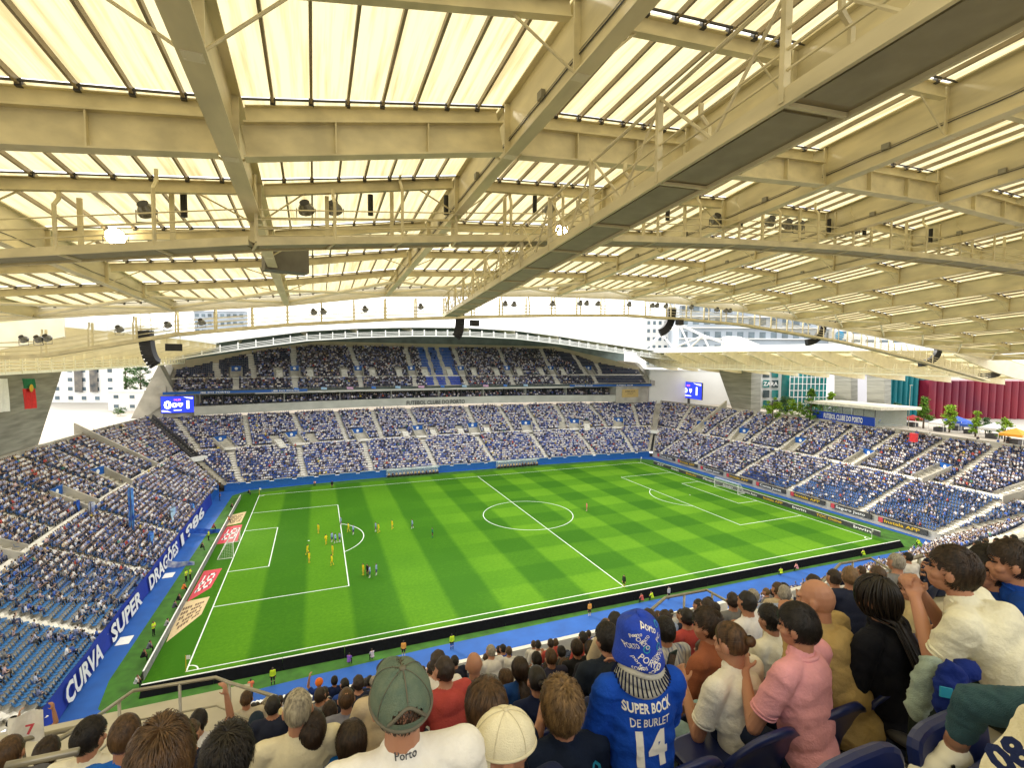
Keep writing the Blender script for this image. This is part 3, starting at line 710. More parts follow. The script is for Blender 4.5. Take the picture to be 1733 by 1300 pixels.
# front-edge walkway
poly = [(-300, 618), (0, 607), (150, 597), (300, 566), (510, 548), (700, 539), (900, 534), (1090, 534), (1250, 549), (1400, 574), (1520, 601), (1733, 662), (2000, 735)]
pts = []
for k in range(0, NG):
    g = gp(k, GX[k][2] + .9); q = pj(g); v = np.interp(q[0], [a for a, b in poly], [b for a, b in poly]); pts.append(at(q[0], v, y=g[1]))
EDGE = pts
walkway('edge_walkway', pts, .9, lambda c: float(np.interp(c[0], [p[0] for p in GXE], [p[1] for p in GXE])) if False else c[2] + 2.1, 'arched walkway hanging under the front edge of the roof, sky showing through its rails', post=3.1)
# long walkway running out towards the pitch
A, B = V(-31.7, -88.5, 36.75), V(-27.0, -41.4, 36.3)
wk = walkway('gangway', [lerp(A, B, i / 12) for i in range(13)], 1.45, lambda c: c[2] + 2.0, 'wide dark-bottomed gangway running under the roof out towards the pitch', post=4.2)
mb = MB(); n = V(.1, 0, 0)
for i in range(12):
    a, b = lerp(A, B, i / 12), lerp(A, B, (i + 1) / 12)
    for s in (-.72,): mb.tube([a + V(s, 0, 1.9), b + V(s, 0, 1.9)], .05, 6); mb.tube([a + V(s, 0, 1.9), lerp(a, b, .5) + V(s, 0, .1)], .04, 6); mb.tube([lerp(a, b, .5) + V(s, 0, .1), b + V(s, 0, 1.9)], .04, 6)
part('truss', mb, M_steel, wk)

# ---------------------------------------------------------------- far roof and end roofs
def surf_roof(name, label, front, back, lift_b, thick, ng, ribdir, top_mat, under_mat, org, gdep=1.3, nsub=4, panel=True):
    """front/back: lists of points on the lower front and back edges"""
    t = empty(name, org, label, 'roof'); n = len(front)
    mb = MB()
    for i in range(n - 1):
        a, b, c, d = front[i], front[i + 1], back[i + 1], back[i]; H = V(0, 0, thick)
        mb.face([a + H, b + H, c + H, d + H], 0)
        mb.face([a, b, b + H, a + H], 1)
    part('roof_skin', mb, [top_mat, M_white], t)
    for i in range(n):
        mb = MB(); a, b = front[i], back[i]; m_ = 6
        vs0 = []; 
        for j in range(m_ + 1):
            u = j / m_; p = lerp(a, b, u); dd = gdep * (.55 + .9 * math.sin(math.pi * min(1, u * .8 + .15))); vs0 += [p + V(0, 0, thick * .8 - dd), p + V(0, 0, thick * .8)]
        sx = unit(np.cross(unit(b - a), V(0, 0, 1))) * .06
        mb.add([p + sx for p in vs0] + [p - sx for p in vs0], [[2 * j, 2 * j + 2, 2 * j + 3, 2 * j + 1] for j in range(m_)] + [[2 * j + 14, 2 * j + 15, 2 * j + 17, 2 * j + 16] for j in range(m_)])
        for j in range(m_): mb.bar(vs0[2 * j], vs0[2 * j + 2], .4, .05)
        part('girder', mb, M_steel2, t)
    for u in np.linspace(.04, .96, 7):
        mb = MB()
        for i in range(n - 1): mb.bar(lerp(front[i], back[i], u) + V(0, 0, thick - .45), lerp(front[i + 1], back[i + 1], u) + V(0, 0, thick - .45), .22, .45)
        part('purlin', mb, M_steel2, t)
    return t
M_topwhite = nmat('white_roof_top', (.8, .8, .78), .5, var=.04, vscale=.2)
# far roof: its white top slopes down towards the pitch
fx = [(-76, 29.9), (-68, 31.4), (-57, 33.5), (-42, 35.9), (-30, 36.9), (-16, 37.6), (0, 37.9), (14, 37.5), (28, 36.2), (44, 34.3), (60, 32.4), (74, 31.2)]
front = [V(x, 41 + 2 * math.cos(x / 76 * 1.57), z + 2.3) for x, z in fx]
bz = [(-84, 36.5), (-76, 38), (-62, 40.6), (-46, 43.6), (-32, 45.9), (-16, 47.2), (0, 47.9), (15, 47.9), (30, 46.8), (47, 44.0), (66, 40.4), (82, 36.5)]
back = [V(x, 88 + 3 * math.cos(x / 76 * 1.57), z) for x, z in bz]
fr = surf_roof('stadium_roof', 'bright white arched roof over the far stand, seen across the pitch', front, back, 0, .5, 0, 0, M_topwhite, M_steel2, (0, 60, 40), gdep=1.6)
mb = MB()
for (a, b) in zip(back[:-1], back[1:]): mb.face([V(a[0], a[1] - .5, 30), V(b[0], b[1] - .5, 30), V(b[0], b[1] - .5, b[2]), V(a[0], a[1] - .5, a[2])])
part('rear_gap_sheet', mb, nmat('rear_gap_teal', (.10, .15, .14), .3, var=.3, vscale=.3), fr)  # added dark sheet standing for the shaded gap below the far roof
pts = [V(x, 40.0 + 1.5 * math.cos(x / 76 * 1.57), z) for x, z in fx]
walkway('arched_walkway', pts, .9, lambda c: c[2] + 1.7, 'white arched walkway along the front edge of the far roof, above the upper tier', deckmat=M_white, post=3.4, thick=1.9, mat=M_white)
# right and left end roofs
for sg in (1, -1):
    ys = np.linspace(52, -40, 12); front = [V(sg * (60 + 4 * (abs(y) / 46) ** 2 * .6), y, 34.0 - .2 * abs(y) / 50) for y in ys]; back = [V(sg * (90 - 3 * (abs(y) / 46) ** 2), y * 1.12, 27.2 + .4 * abs(y) / 50) for y in ys]
    if sg < 0: ys = np.linspace(50, -34, 11); front = [V(-60 - 2 * (abs(y) / 46) ** 2, y, 34.6) for y in ys]; back = [V(-92, y * 1.1, 29.0) for y in ys]
    lb = 'cream girdered roof over the right-hand end stand with a flat white front' if sg > 0 else 'cream girdered roof over the left-hand end stand above the hanging flags'
    F, B_ = (front, back) if sg > 0 else (front[::-1], back[::-1])
    r_ = surf_roof('stadium_roof', lb, F, B_, 0, 1.5 if sg > 0 else 1.2, 0, 0, M_panel, M_steel2, (sg * 75, 0, 32), gdep=1.9)
    P_ = [lerp(f, b, .28) + V(0, 0, -2.9) for f, b in zip(front, back)]
    walkway('end_walkway', P_, 1.0, lambda c: c[2] + 2.2, 'cream walkway railings hanging below the %s end roof' % ('right-hand' if sg > 0 else 'left-hand'), deckmat=M_steel2, post=3.0, thick=1.9, mat=M_rail_light)
# white roof trusses standing on top of the right end roof
t = empty('roof_truss', (66, 20, 35.3), 'white triangular steel truss standing on the right end roof before the apartment slab', 'truss')
A0 = [at(u, v, x=68) for u, v in ((1120, 566), (1150, 549), (1190, 568), (1225, 580))]
B0 = [at(u, 589, x=68) for u in (1092, 1140, 1168, 1200, 1222)]
mb = MB(); mb.tube([B0[0]] + A0, .35, 6); mb.build('top_chord', M_white, t)
for a, b in ((A0[1], B0[1]), (A0[1], B0[2]), (A0[2], B0[1]), (A0[2], B0[2]), (A0[2], B0[3]), (A0[0], B0[1])):
    mb = MB(); mb.tube([a, b], .26, 6); mb.build('strut', M_white, t)
mb = MB(); q = [at(u, v, x=70) for u, v in ((1220, 588), (1223, 570), (1230, 569), (1272, 587))]; mb.add(q + [p + V(5, 0, 0) for p in q], [[0, 3, 2, 1], [4, 5, 6, 7], [1, 2, 6, 5], [2, 3, 7, 6], [0, 1, 5, 4]])
tag(mb.build('plant_housing', M_white), 'pale wedge-shaped housing on the right end roof beside the white truss', 'roof housing')

# ---------------------------------------------------------------- crowd and seats in bulk
def instancer(name, bases, recs, mat, kind_label):
    """merge many placed copies of small base meshes into one object with per-vertex colours
       recs: list of (base index, x,y,z,yaw,scale, palette rows)"""
    allv = []; allf = []; allc = []; off = 0; nfv = []
    by = {}
    for r_ in recs: by.setdefault(r_[0], []).append(r_[1:])
    for bi, rs in by.items():
        bv, bf, bg = bases[bi]; a = np.array([q[:5] for q in rs], float); pal = np.array([q[5] for q in rs], float)
        c, s = np.cos(a[:, 3]), np.sin(a[:, 3]); sc = a[:, 4]
        X = (bv[None, :, 0] * c[:, None] - bv[None, :, 1] * s[:, None]) * sc[:, None] + a[:, 0:1]
        Y = (bv[None, :, 0] * s[:, None] + bv[None, :, 1] * c[:, None]) * sc[:, None] + a[:, 1:2]
        Z = bv[None, :, 2] * sc[:, None] + a[:, 2:3]
        vv = np.stack([X, Y, Z], 2).reshape(-1, 3); allv.append(vv); allc.append(pal[:, bg].reshape(-1, 3))
        F = (bf[None] + (np.arange(len(rs)) * len(bv))[:, None, None] + off).reshape(-1, 4); allf.append(F); off += len(vv)
    v = np.concatenate(allv); f = np.concatenate(allf); c = np.concatenate(allc)
    me = bpy.data.meshes.new(name); me.vertices.add(len(v)); me.vertices.foreach_set('co', v.astype(np.float32).ravel())
    me.loops.add(len(f) * 4); me.loops.foreach_set('vertex_index', f.astype(np.int32).ravel())
    me.polygons.add(len(f)); me.polygons.foreach_set('loop_start', (np.arange(len(f)) * 4).astype(np.int32))
    me.update(calc_edges=True); me.materials.append(mat)
    ca = me.color_attributes.new('Col', 'FLOAT_COLOR', 'POINT'); ca.data.foreach_set('color', np.c_[c, np.ones(len(c))].astype(np.float32).ravel())
    print(name, len(f)); return mesh_obj(name, me)
def quads(mb): return np.array(mb.v, float), np.array([f if len(f) == 4 else f + [f[-1]] for f in mb.f])
def seat_base():
    mb = MB(); mb.box((0, .05, .43), (.46, .40, .05)); 
    vs = [(-.23, -.16, .43), (.23, -.16, .43), (.23, -.22, .80), (-.23, -.22, .80), (-.23, -.20, .43), (.23, -.20, .43), (.23, -.27, .80), (-.23, -.27, .80)]
    mb.add(vs, [[0, 1, 2, 3], [5, 4, 7, 6], [3, 2, 6, 7], [0, 3, 7, 4], [1, 5, 6, 2]]); v, f = quads(mb); return v, f, np.zeros(len(v), int)
def person_base(kind=0):
    """groups: 0 top, 1 skin, 2 hair, 3 trousers"""
    mb = MB(); g = []
    def add(fn, grp): n = mb.n; fn(); g.extend([grp] * (mb.n - n))
    z0 = .42 if kind != 2 else .88
    def torso():
        prof = [(z0, .17, .12), (z0 + .22, .17, .11), (z0 + .43, .215, .11), (z0 + .53, .15, .08), (z0 + .57, .05, .05)]; n = 6; vs = []
        for z, a, b in prof:
            for k in range(n): t = 2 * math.pi * k / n; vs.append((a * math.cos(t), b * math.sin(t) + (z - z0) * .12, z))
        mb.add(vs, [[i * n + k, i * n + (k + 1) % n, (i + 1) * n + (k + 1) % n, (i + 1) * n + k] for i in range(len(prof) - 1) for k in range(n)])
    add(torso, 0)
    add(lambda: mb.ell((0, .10, z0 + .70), (.075, .085, .115), 6, 4), 1)
    add(lambda: mb.ell((0, .075, z0 + .735), (.088, .09, .105), 6, 4), 2)
    if kind == 1:
        for s in (-1, 1): add(lambda: mb.bar((s * .2, .06, z0 + .45), (s * .27, .2, z0 + .78), .07, .07), 1)
    else:
        for s in (-1, 1): add(lambda: mb.bar((s * .21, .06, z0 + .46), (s * .24, .16, z0 + .14), .09, .09), 0); add(lambda: mb.bar((s * .24, .16, z0 + .14), (s * .12, .36, z0 + .16), .07, .07), 1)
    if kind == 2:
        for s in (-1, 1): add(lambda: mb.bar((s * .09, 0, z0), (s * .1, 0, .02), .13, .13), 3)
    else:
        for s in (-1, 1): add(lambda: mb.bar((s * .09, .0, .50), (s * .12, .42, .52), .14, .14), 3); add(lambda: mb.bar((s * .12, .42, .52), (s * .12, .44, .02), .10, .10), 3)
    v, f = quads(mb); return v, f, np.array(g)
TOPS = [((.80, .78, .78), 38), ((.07, .15, .52), 15), ((.02, .03, .07), 15), ((.42, .42, .58), 12), ((.2, .24, .42), 8), ((.52, .58, .76), 10), ((.5, .08, .06), 3), ((.62, .5, .36), 4), ((.2, .2, .2), 5), ((.6, .42, .42), 2), ((.08, .25, .2), 1), ((.65, .5, .08), 1)]
SKIN = [(.50, .32, .24), (.46, .29, .21), (.56, .39, .31), (.34, .2, .13), (.52, .35, .26)]
HAIR = [(.02, .014, .01), (.05, .03, .018), (.10, .06, .03), (.03, .02, .015), (.25, .17, .08), (.3, .29, .27), (.6, .6, .58), (.02, .07, .3)]
TW = {'low': [36, 20, 12, 18, 10, 14, 1.5, 1.5, 3, 2, .4, .5], 'up': [17, 4, 44, 8, 10, 5, 1.5, 3, 12, 2, .4, .4], 'end': [31, 15, 20, 18, 14, 13, 2, 2.5, 5, 2, .5, .6]}  # upper-tier weights favour dark tops, putting that tier's shade into the clothing
def rand_pal(zone='low'):
    t = rnd.choices(TOPS, TW[zone])[0][0]; k = rnd.uniform(.8, 1.12); sk = rnd.choice(SKIN); h = rnd.choices(HAIR, [30, 20, 12, 16, 6, 5, 5, 4])[0]
    tr = rnd.choice([(.02, .03, .06), (.03, .03, .03), (.04, .07, .18), (.12, .13, .2), (.08, .08, .1)])
    return [tuple(c * k for c in t), sk, h, tr]
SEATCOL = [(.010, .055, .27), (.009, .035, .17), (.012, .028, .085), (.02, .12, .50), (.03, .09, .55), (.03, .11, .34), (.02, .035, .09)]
pb = [person_base(0), person_base(1), person_base(2)]
NEAREST_PEOPLE = []; NEAREST_SEATS = []
def dist(p): return math.dist(p[:3], tuple(CAM))
def visible(p, m_=0): q = pj(p[:3]); dd = (V(*p[:3]) - CAM) @ CM[2]; return dd > 0 and -m_ < q[0] < 1733 + m_ and q[1] < 1300 + m_
vis = [c for c in CROWD if visible(c)]; vis.sort(key=dist)
NI = 0
NEAREST_PEOPLE = [c for c in vis if pj(c[:3])[0] < 1250 or c[1] < -45][:NI]; nps = set(NEAREST_PEOPLE)
recs = []
for c in CROWD:
    if c in nps: continue
    k = rnd.choices([0, 1, 2], [84, 9, 7])[0]
    recs.append((k, c[0] + rnd.uniform(-.06, .06), c[1] + rnd.uniform(-.06, .06), c[2], c[3] + rnd.uniform(-.5, .5), rnd.uniform(.93, 1.07), rand_pal('up' if c[2] > 17 and c[1] > 0 else 'low' if c[1] > 0 and abs(c[0]) < 70 and c[1] > 41 else 'end')))
M_crowd = attr_mat('crowd_clothes_and_skin', .8); M_seatm = attr_mat('stadium_seats', .45)
o = instancer('crowd', pb, recs, M_crowd, ''); tag(o, 'mass of spectators filling every stand round the pitch', 'crowd', kind='stuff')
sv = [c for c in SEAT if visible(c)]; sv.sort(key=dist); occ_set = set((round(c[0], 2), round(c[1], 2)) for c in CROWD)
NEAREST_SEATS = [c for c in sv if (round(c[0], 2), round(c[1], 2)) not in occ_set and c[0] < -60][:230]; nss = set(NEAREST_SEATS)
recs = []
for c in SEAT:
    if c in nss: continue
    b = SEATCOL[c[4]]; k = rnd.uniform(.85, 1.15); recs.append((0, c[0], c[1], c[2], c[3], 1, [tuple(q * k for q in b)]))
o = instancer('stadium_seat_rows', [seat_base()], recs, M_seatm, ''); tag(o, 'rows of blue plastic seats in all the stands', 'seats', kind='stuff')
# the empty blue seats nearest to us, one by one
v_, f_, _ = seat_base(); M_seatb = nmat('blue_seat_plastic', (.04, .17, .42), .4, var=.1)
mb = MB(); mb.add(v_, [list(q) for q in f_]); seat_me = mb.mesh('stadium_seat', M_seatb)
for c in NEAREST_SEATS:
    o = mesh_obj('stadium_seat', seat_me, None, c[:3]); o.rotation_euler.z = c[3]
    tag(o, 'empty blue flip seat in the sparse lower corner of the left end stand', 'seat', 'empty blue seats in the near corner of the left end stand')

# ---------------------------------------------------------------- boards, goals, mats, banner
M_brear = nmat('board_rear_black', (.005, .006, .008), .9, var=.3, spec=.1)
M_led = nmat('led_board_face', (.06, .06, .065), .4, var=.2)
M_yel = nmat('yellow_paint', (.7, .45, .03), .5, var=.05)
M_pinkred = nmat('red_mat', (.55, .06, .08), .8, var=.1)
M_tan = nmat('tan_mat', (.62, .48, .26), .85, var=.1)
M_net = nmat('net_cord', (.75, .75, .75), .8)
def board_run(name, a, b, n, label, group, texts=None, back=False, h=.95, lean=.55, side=1, face=M_led, rearmat=M_brear):
    """advertising boards from a to b, one thing per board; side=+1: face on the left of a->b"""
    a, b = V(*a, 0), V(*b, 0); d = unit(b - a); nn = V(-d[1], d[0], 0) * side; L = np.linalg.norm(b - a) / n
    for i in range(n):
        p = lerp(a, b, i / n) + d * .015; q = lerp(a, b, (i + 1) / n) - d * .015; H = V(0, 0, h); bk = -nn * lean
        mb = MB(); P_ = [p + V(0, 0, .02), q + V(0, 0, .02), q + H, p + H]; T = [x - nn * .08 for x in P_]; vs = P_ + T
        mb.add(vs, [[0, 1, 2, 3], [5, 4, 7, 6], [3, 2, 6, 7], [1, 5, 6, 2], [4, 0, 3, 7]] if side > 0 else [[3, 2, 1, 0], [6, 7, 4, 5], [7, 6, 2, 3], [2, 6, 5, 1], [7, 3, 0, 4]])
        root = empty(name, (p + q) / 2, label(i) if callable(label) else label, 'advertising board', group)
        part('panel', mb, face if not back else rearmat, root)
        mb = MB()
        for f in (.08, .5, .92): c = lerp(p, q, f); mb.add([c + V(0, 0, h) - nn * .1, c - nn * .1, c - nn * lean, c + V(0, 0, h) - nn * .1 + d * .05, c - nn * .1 + d * .05, c - nn * lean + d * .05], [[0, 1, 2], [5, 4, 3], [0, 2, 5, 3]])
        if back: mb.add([p + H - nn * .09, q + H - nn * .09, q - nn * lean + V(0, 0, .02), p - nn * lean + V(0, 0, .02)], [[0, 1, 2, 3]])
        part('rear_frame', mb, rearmat, root)
        mb = MB(); mb.bar(p + H + V(0, 0, .03) - nn * .04, q + H + V(0, 0, .03) - nn * .04, .14, .05); part('top_rail', mb, M_white, root)
        tx = texts(i) if texts else None
        if tx:
            t_, col, wd = tx; mb = MB(); ux = d * side * 1.0; c = (p + q) / 2 + nn * .02 + V(0, 0, .2); put_text(mb, t_, c, -nn_cross(nn), (0, 0, 1), .5, bold=.02, width=min(wd, L * .92)); part('lettering', mb, col, root)
def nn_cross(nn): return np.cross(nn, V(0, 0, 1))   # reading direction for someone facing the board is -(n x z)
board_run('led_board', (-55.6, -36.3), (53.8, -37.8), 18, 'black back of a low pitchside board along the near touchline', 'black-backed boards along the near touchline', back=True, side=1, lean=.85, h=.85)
RT = [('bwin', M_white, 3.2), ('TOC Online', M_yel, 5.2), ('bwin', M_white, 3.2), ('Instala APP', M_yel, 5), ('Pronto Auto', M_white, 4.4), ('bwin', M_white, 3.), ('Placard', M_white, 4), ('Betclic', M_yel, 4), ('bwin', M_white, 3), ('ATP', M_white, 3)]
board_run('led_board', (54.9, -34), (54.9, 31), 10, lambda i: 'dark board reading %s behind the right goal line, number %d from the camera end' % (RT[i][0], i + 1), 'lettered boards behind the right goal line', texts=lambda i: RT[i], side=1)
board_run('mesh_board', (-56.0, 32.0), (-56.0, -34.2), 12, 'grey netting-backed board behind the left goal line', 'grey boards behind the left goal line', side=1, face=nmat('grey_mesh', (.20, .21, .2), .7, var=.3, vscale=2), rearmat=nmat('board_rear_grey', (.22, .22, .22), .7, var=.3, vscale=2), back=True)
# ribbon of boards fixed to the right stand's front wall
RW = ['Instala APP', 'Seguro Justo', 'Instala APP', 'Conta Justa', 'Instala APP', 'Seguro Justo', 'Instala APP', 'Conta Justa']
for i in range(8):
    y0, y1 = lerp(-38.5, 38, i / 8) + .6, lerp(-38.5, 38, (i + 1) / 8) - .6; root = empty('wall_board', (61.4, (y0 + y1) / 2, .6), 'dark strip reading %s on the front wall of the right stand, number %d from the camera end' % (RW[i], i + 1), 'advertising board', 'boards on the front wall of the right stand')
    mb = MB(); mb.boxf((61.3, y0, .75), (.12, 0, 0), (0, y1 - y0, 0), (0, 0, .95)); part('panel', mb, M_dark, root)
    mb = MB(); put_text(mb, RW[i], (61.27, (y0 + y1) / 2, .95), (0, -1, 0), (0, 0, 1), .55, bold=.02, width=6); part('lettering', mb, M_yel if i % 2 == 0 else M_white, root)
    mb = MB(); mb.boxf((61.28, y1 - .9, .75), (.015, 0, 0), (0, .8, 0), (0, 0, .95)); part('red_square', mb, M_pinkred, root)

def goal(sg, label):
    t = empty('goal', (sg * 52.5, 0, 0), label, 'goal'); x = sg * 52.5
    for s in (-1, 1): mb = MB(); mb.tube([V(x, s * 3.66, 0), V(x, s * 3.66, 2.5)], .06, 8); part('post', mb, M_white, t)
    mb = MB(); mb.tube([V(x, -3.72, 2.44), V(x, 3.72, 2.44)], .06, 8); part('crossbar', mb, M_white, t)
    xb = x + sg * 2.2; mb = MB(); mb.tube([V(x, -3.7, .05), V(xb, -3.7, .05), V(xb, 3.7, .05), V(x, 3.7, .05)], .05, 6)
    for s in (-1, 1): mb.tube([V(x, s * 3.66, 2.44), V(x + sg * .9, s * 3.66, 2.4)], .03, 5)
    part('base_frame', mb, M_white, t)
    mb = MB(); r_ = .011; B_ = [(x, 2.44), (x + sg * .9, 2.4), (xb, .05)]
    def rib(pts): mb.tube(pts, r_, 3, cap=False)
    for y in np.arange(-3.6, 3.61, .24): rib([V(a, y, z) for a, z in B_])
    for k in range(1, 10): u = k / 10; a, z = lerp(V(*B_[1]), V(*B_[2]), u); rib([V(a, -3.66, z), V(a, 3.66, z)])
    for s in (-1, 1):
        for k in range(1, 10):
            z = 2.4 * k / 10; xe = x + sg * (.9 + 1.3 * (1 - z / 2.4)); rib([V(x, s * 3.66, z), V(xe, s * 3.66, z)])
        for k in range(1, 9): xx = x + sg * 2.2 * k / 9; zt = 2.4 if k < 4 else 2.4 * (2.2 - 2.2 * k / 9) / 1.3; rib([V(xx, s * 3.66, .05), V(xx, s * 3.66, min(2.4, zt))])
    part('net', mb, M_net, t)
goal(-1, 'white goal with pale net at the left end, beside the players'); goal(1, 'white goal with net at the far right end of the pitch')
for x, y, lb in ((-52.5, -34, 'near left'), (52.5, -34, 'near right'), (-52.5, 34, 'far left'), (52.5, 34, 'far right')):
    t = empty('corner_flag', (x, y, 0), 'corner flag on a thin pole at the %s corner of the pitch' % lb, 'corner flag'); mb = MB(); mb.tube([V(x, y, 0), V(x, y, 1.7)], .035, 6); part('pole', mb, M_yel if x < 0 else M_white, t)
    mb = MB(); vs = [V(x + .04 + .12 * i, y + .04 * math.sin(i * 2), z) for i in range(4) for z in (1.25, 1.68)]; mb.add(vs, [[0, 2, 3, 1], [2, 4, 5, 3], [4, 6, 7, 5]]); part('flag', mb, M_white, t)
for i, (q, base, mk) in enumerate([(((281, 1088), (341, 1040), (355, 1010), (309, 1020)), M_tan, 0), (((316, 1020), (357, 995), (376, 962), (345, 967)), M_pinkred, 1), (((365, 922), (402, 916), (410, 888), (384, 892)), M_pinkred, 1), (((382, 891), (408, 885), (417, 866), (391, 872)), M_tan, 0)]):
    P_ = [at(u, v, z=.02) for u, v in q]; lb = ['large tan mat with dark stripes on the grass nearest the near left corner', 'red mat with white marks between the tan mat and the left goal', 'red mat with white marks behind the left goal net', 'small tan mat beyond the left goal'][i]
    t = empty('pitch_mat', P_[0], lb, 'advertising mat'); mb = MB(); mb.face(P_); part('carpet', mb, base, t)
    mb = MB(); f = lambda a, b: lerp(lerp(P_[0], P_[1], a), lerp(P_[3], P_[2], a), b) + V(0, 0, .006)
    if mk == 0:
        for j in range(5):
            b0 = .16 + .14 * j; n = 9
            for k in range(n):
                if (j * 7 + k * 3) % 5 == 0: continue
                mb.face([f(.12 + .76 * k / n, b0), f(.12 + .76 * (k + .8) / n, b0), f(.12 + .76 * (k + .8) / n, b0 + .09), f(.12 + .76 * k / n, b0 + .09)])
        part('marks', mb, nmat('brown_print', (.16, .1, .06), .9), t)
    else:
        for a0, a1, b0, b1 in ((.15, .4, .2, .3), (.15, .4, .45, .55), (.2, .27, .2, .8), (.45, .8, .2, .28), (.45, .8, .48, .56), (.45, .8, .74, .82), (.45, .52, .2, .82), (.73, .8, .2, .82)):
            mb.face([f(a0, b0), f(a1, b0), f(a1, b1), f(a0, b1)])
        part('marks', mb, M_white, t)
# supporters' banner
t = empty('supporters_banner', (-61.3, 0, 0), 'long blue banner reading CURVA SUPER DRAGÕES 1986 along the foot of the left stand', 'banner')
mb = MB(); n = 60
for i in range(n):
    y0, y1 = lerp(-40, 30, i / n), lerp(-40, 30, (i + 1) / n); w0, w1 = .06 * math.sin(i * 1.1), .06 * math.sin((i + 1) * 1.1); X = -61.45
    mb.face([V(X + .25 + w0, y0, .15), V(X + .25 + w1, y1, .15), V(X + w1, y1, 2.55), V(X + w0, y0, 2.55)]); mb.face([V(X + w0, y0, 2.55), V(X + w1, y1, 2.55), V(X + w1 - .05, y1, 2.5), V(X + w0 - .05, y0, 2.5)])
part('cloth', mb, nmat('banner_blue', (.006, .03, .30), .8, var=.15, vscale=.5), t)
def bannertext(txt, v0, u0, v1, u1):
    ya, yb = at(u0, v0, x=-61.1)[1], at(u1, v1, x=-61.1)[1]; mb = MB()
    put_text(mb, txt, V(-61.08 + .1, (ya + yb) / 2, .42), (0, 1, 0), unit((-.1, 0, 1)), 1.75, bold=.035, width=yb - ya, shear=0); part('lettering', mb, M_white, t)
bannertext('CURVA', 1195, 112, 1085, 172); bannertext('SUPER', 1062, 188, 985, 238); bannertext('DRAGÕES', 965, 252, 905, 300); bannertext('1986', 903, 306, 870, 345)
mb = MB()
for y in (-25.2, -7.5, -40.2): mb.face([V(-60.9, y - .9, .03), V(-59.6, y - .9, .03), V(-59.6, y + .9, .03), V(-60.9, y + .9, .03)])
part('hanging_corner', mb, M_white, t)

# ---------------------------------------------------------------- figures
def remeshed(mb, voxel, smooth=2, name='f'):
    me = mb.mesh(name, M_white); ob = bpy.data.objects.new(name, me); COL.objects.link(ob)
    md = ob.modifiers.new('r', 'REMESH'); md.mode = 'VOXEL'; md.voxel_size = voxel; md.use_smooth_shade = True
    if smooth: ms = ob.modifiers.new('s', 'SMOOTH'); ms.iterations = smooth; ms.factor = .5
    dg = bpy.context.evaluated_depsgraph_get(); ev = ob.evaluated_get(dg); out_ = bpy.data.meshes.new_from_object(ev)
    bpy.data.objects.remove(ob); bpy.data.meshes.remove(me); return out_
def capsule(mb, a, b, ra, rb, n=10):
    a, b = V(*a), V(*b); mb.tube([a, b], [ra, rb], n); mb.ell(a, (ra,) * 3, n, 6); mb.ell(b, (rb,) * 3, n, 6)
def rotm(yaw=0, pitch=0, roll=0): return np.array((Matrix.Rotation(yaw, 3, 'Z') @ Matrix.Rotation(pitch, 3, 'X') @ Matrix.Rotation(roll, 3, 'Y')))
class Sk: pass
def skeleton(seated=True, lean=8, head_pitch=0, head_yaw=0, arms='lap', sc=1., legs=None, wide=1., hunch=0.):
    """joints in local space, +y is the way the person faces, z=0 is the seat (seated) or the ground (standing)"""
    k = Sk(); L = R(lean); sd_ = V(0, math.sin(L), math.cos(L)); hz = .10 if seated else .93
    k.hip = V(0, 0, hz); k.waist = k.hip + sd_ * .17; L2 = L + hunch; s2 = V(0, math.sin(L2), math.cos(L2))
    k.chest = k.waist + s2 * .20; k.neck = k.chest + s2 * .17; fw = V(0, math.cos(L2), -math.sin(L2))
    k.head = k.neck + V(0, .30 * math.sin(L2), 1) * .155 + V(0, .02, 0)
    k.HM = rotm(R(head_yaw), R(head_pitch)); k.wide = wide; k.seated = seated
    k.sh = [k.chest + s2 * .125 + V(s * .185 * wide, 0, 0) for s in (-1, 1)]
    P_ = {'lap': ((.25, .12, .20), (.10, .36, .16)), 'side': ((.24, .0, -.12 + .93 - .0), (.23, .06, .70)), 'mouth': ((.20, .36, .22), (.06, .30, .52)), 'up': ((.30, .14, .72), (.26, .16, .98)), 'phone': ((.22, .16, .24), (.10, .36, .40)), 'clap': ((.25, .16, .26), (.05, .34, .40)), 'knees': ((.28, .22, .20), (.17, .46, .20)), 'hips': ((.38, .02, 1.12), (.2, .1, 1.0)), 'head': ((.34, .12, .62), (.10, .02, .80)), 'fold': ((.26, .06, 1.15), (.02, .2, 1.2))}
    if isinstance(arms, str): arms = (arms, arms)
    k.el = []; k.wr = []
    for i, s in enumerate((-1, 1)):
        e, w_ = P_[arms[i]]; base = V(0, k.waist[1] * .6, 0)
        if arms[i] == 'side' and seated: e, w_ = (.24, .02, .22), (.24, .16, .10)
        k.el.append(V(s * e[0] * wide, e[1] + base[1], e[2])); k.wr.append(V(s * w_[0], w_[1] + base[1], w_[2]))
    if seated: k.hj = [V(s * .09, 0, .09) for s in (-1, 1)]; k.kn = [V(s * .14, .43, .10) for s in (-1, 1)]; k.an = [V(s * .13, .46, -.36) for s in (-1, 1)]
    else:
        lg = legs or (((0, .02), (0, 0)), ((0, .02), (0, 0)))
        k.hj = [V(s * .09, 0, .9) for s in (-1, 1)]; k.kn = [V(s * .11, lg[i][0][1], .50) for i, s in enumerate((-1, 1))]; k.an = [V(s * .12, lg[i][1][1], .08 + lg[i][1][0]) for i, s in enumerate((-1, 1))]
    return k
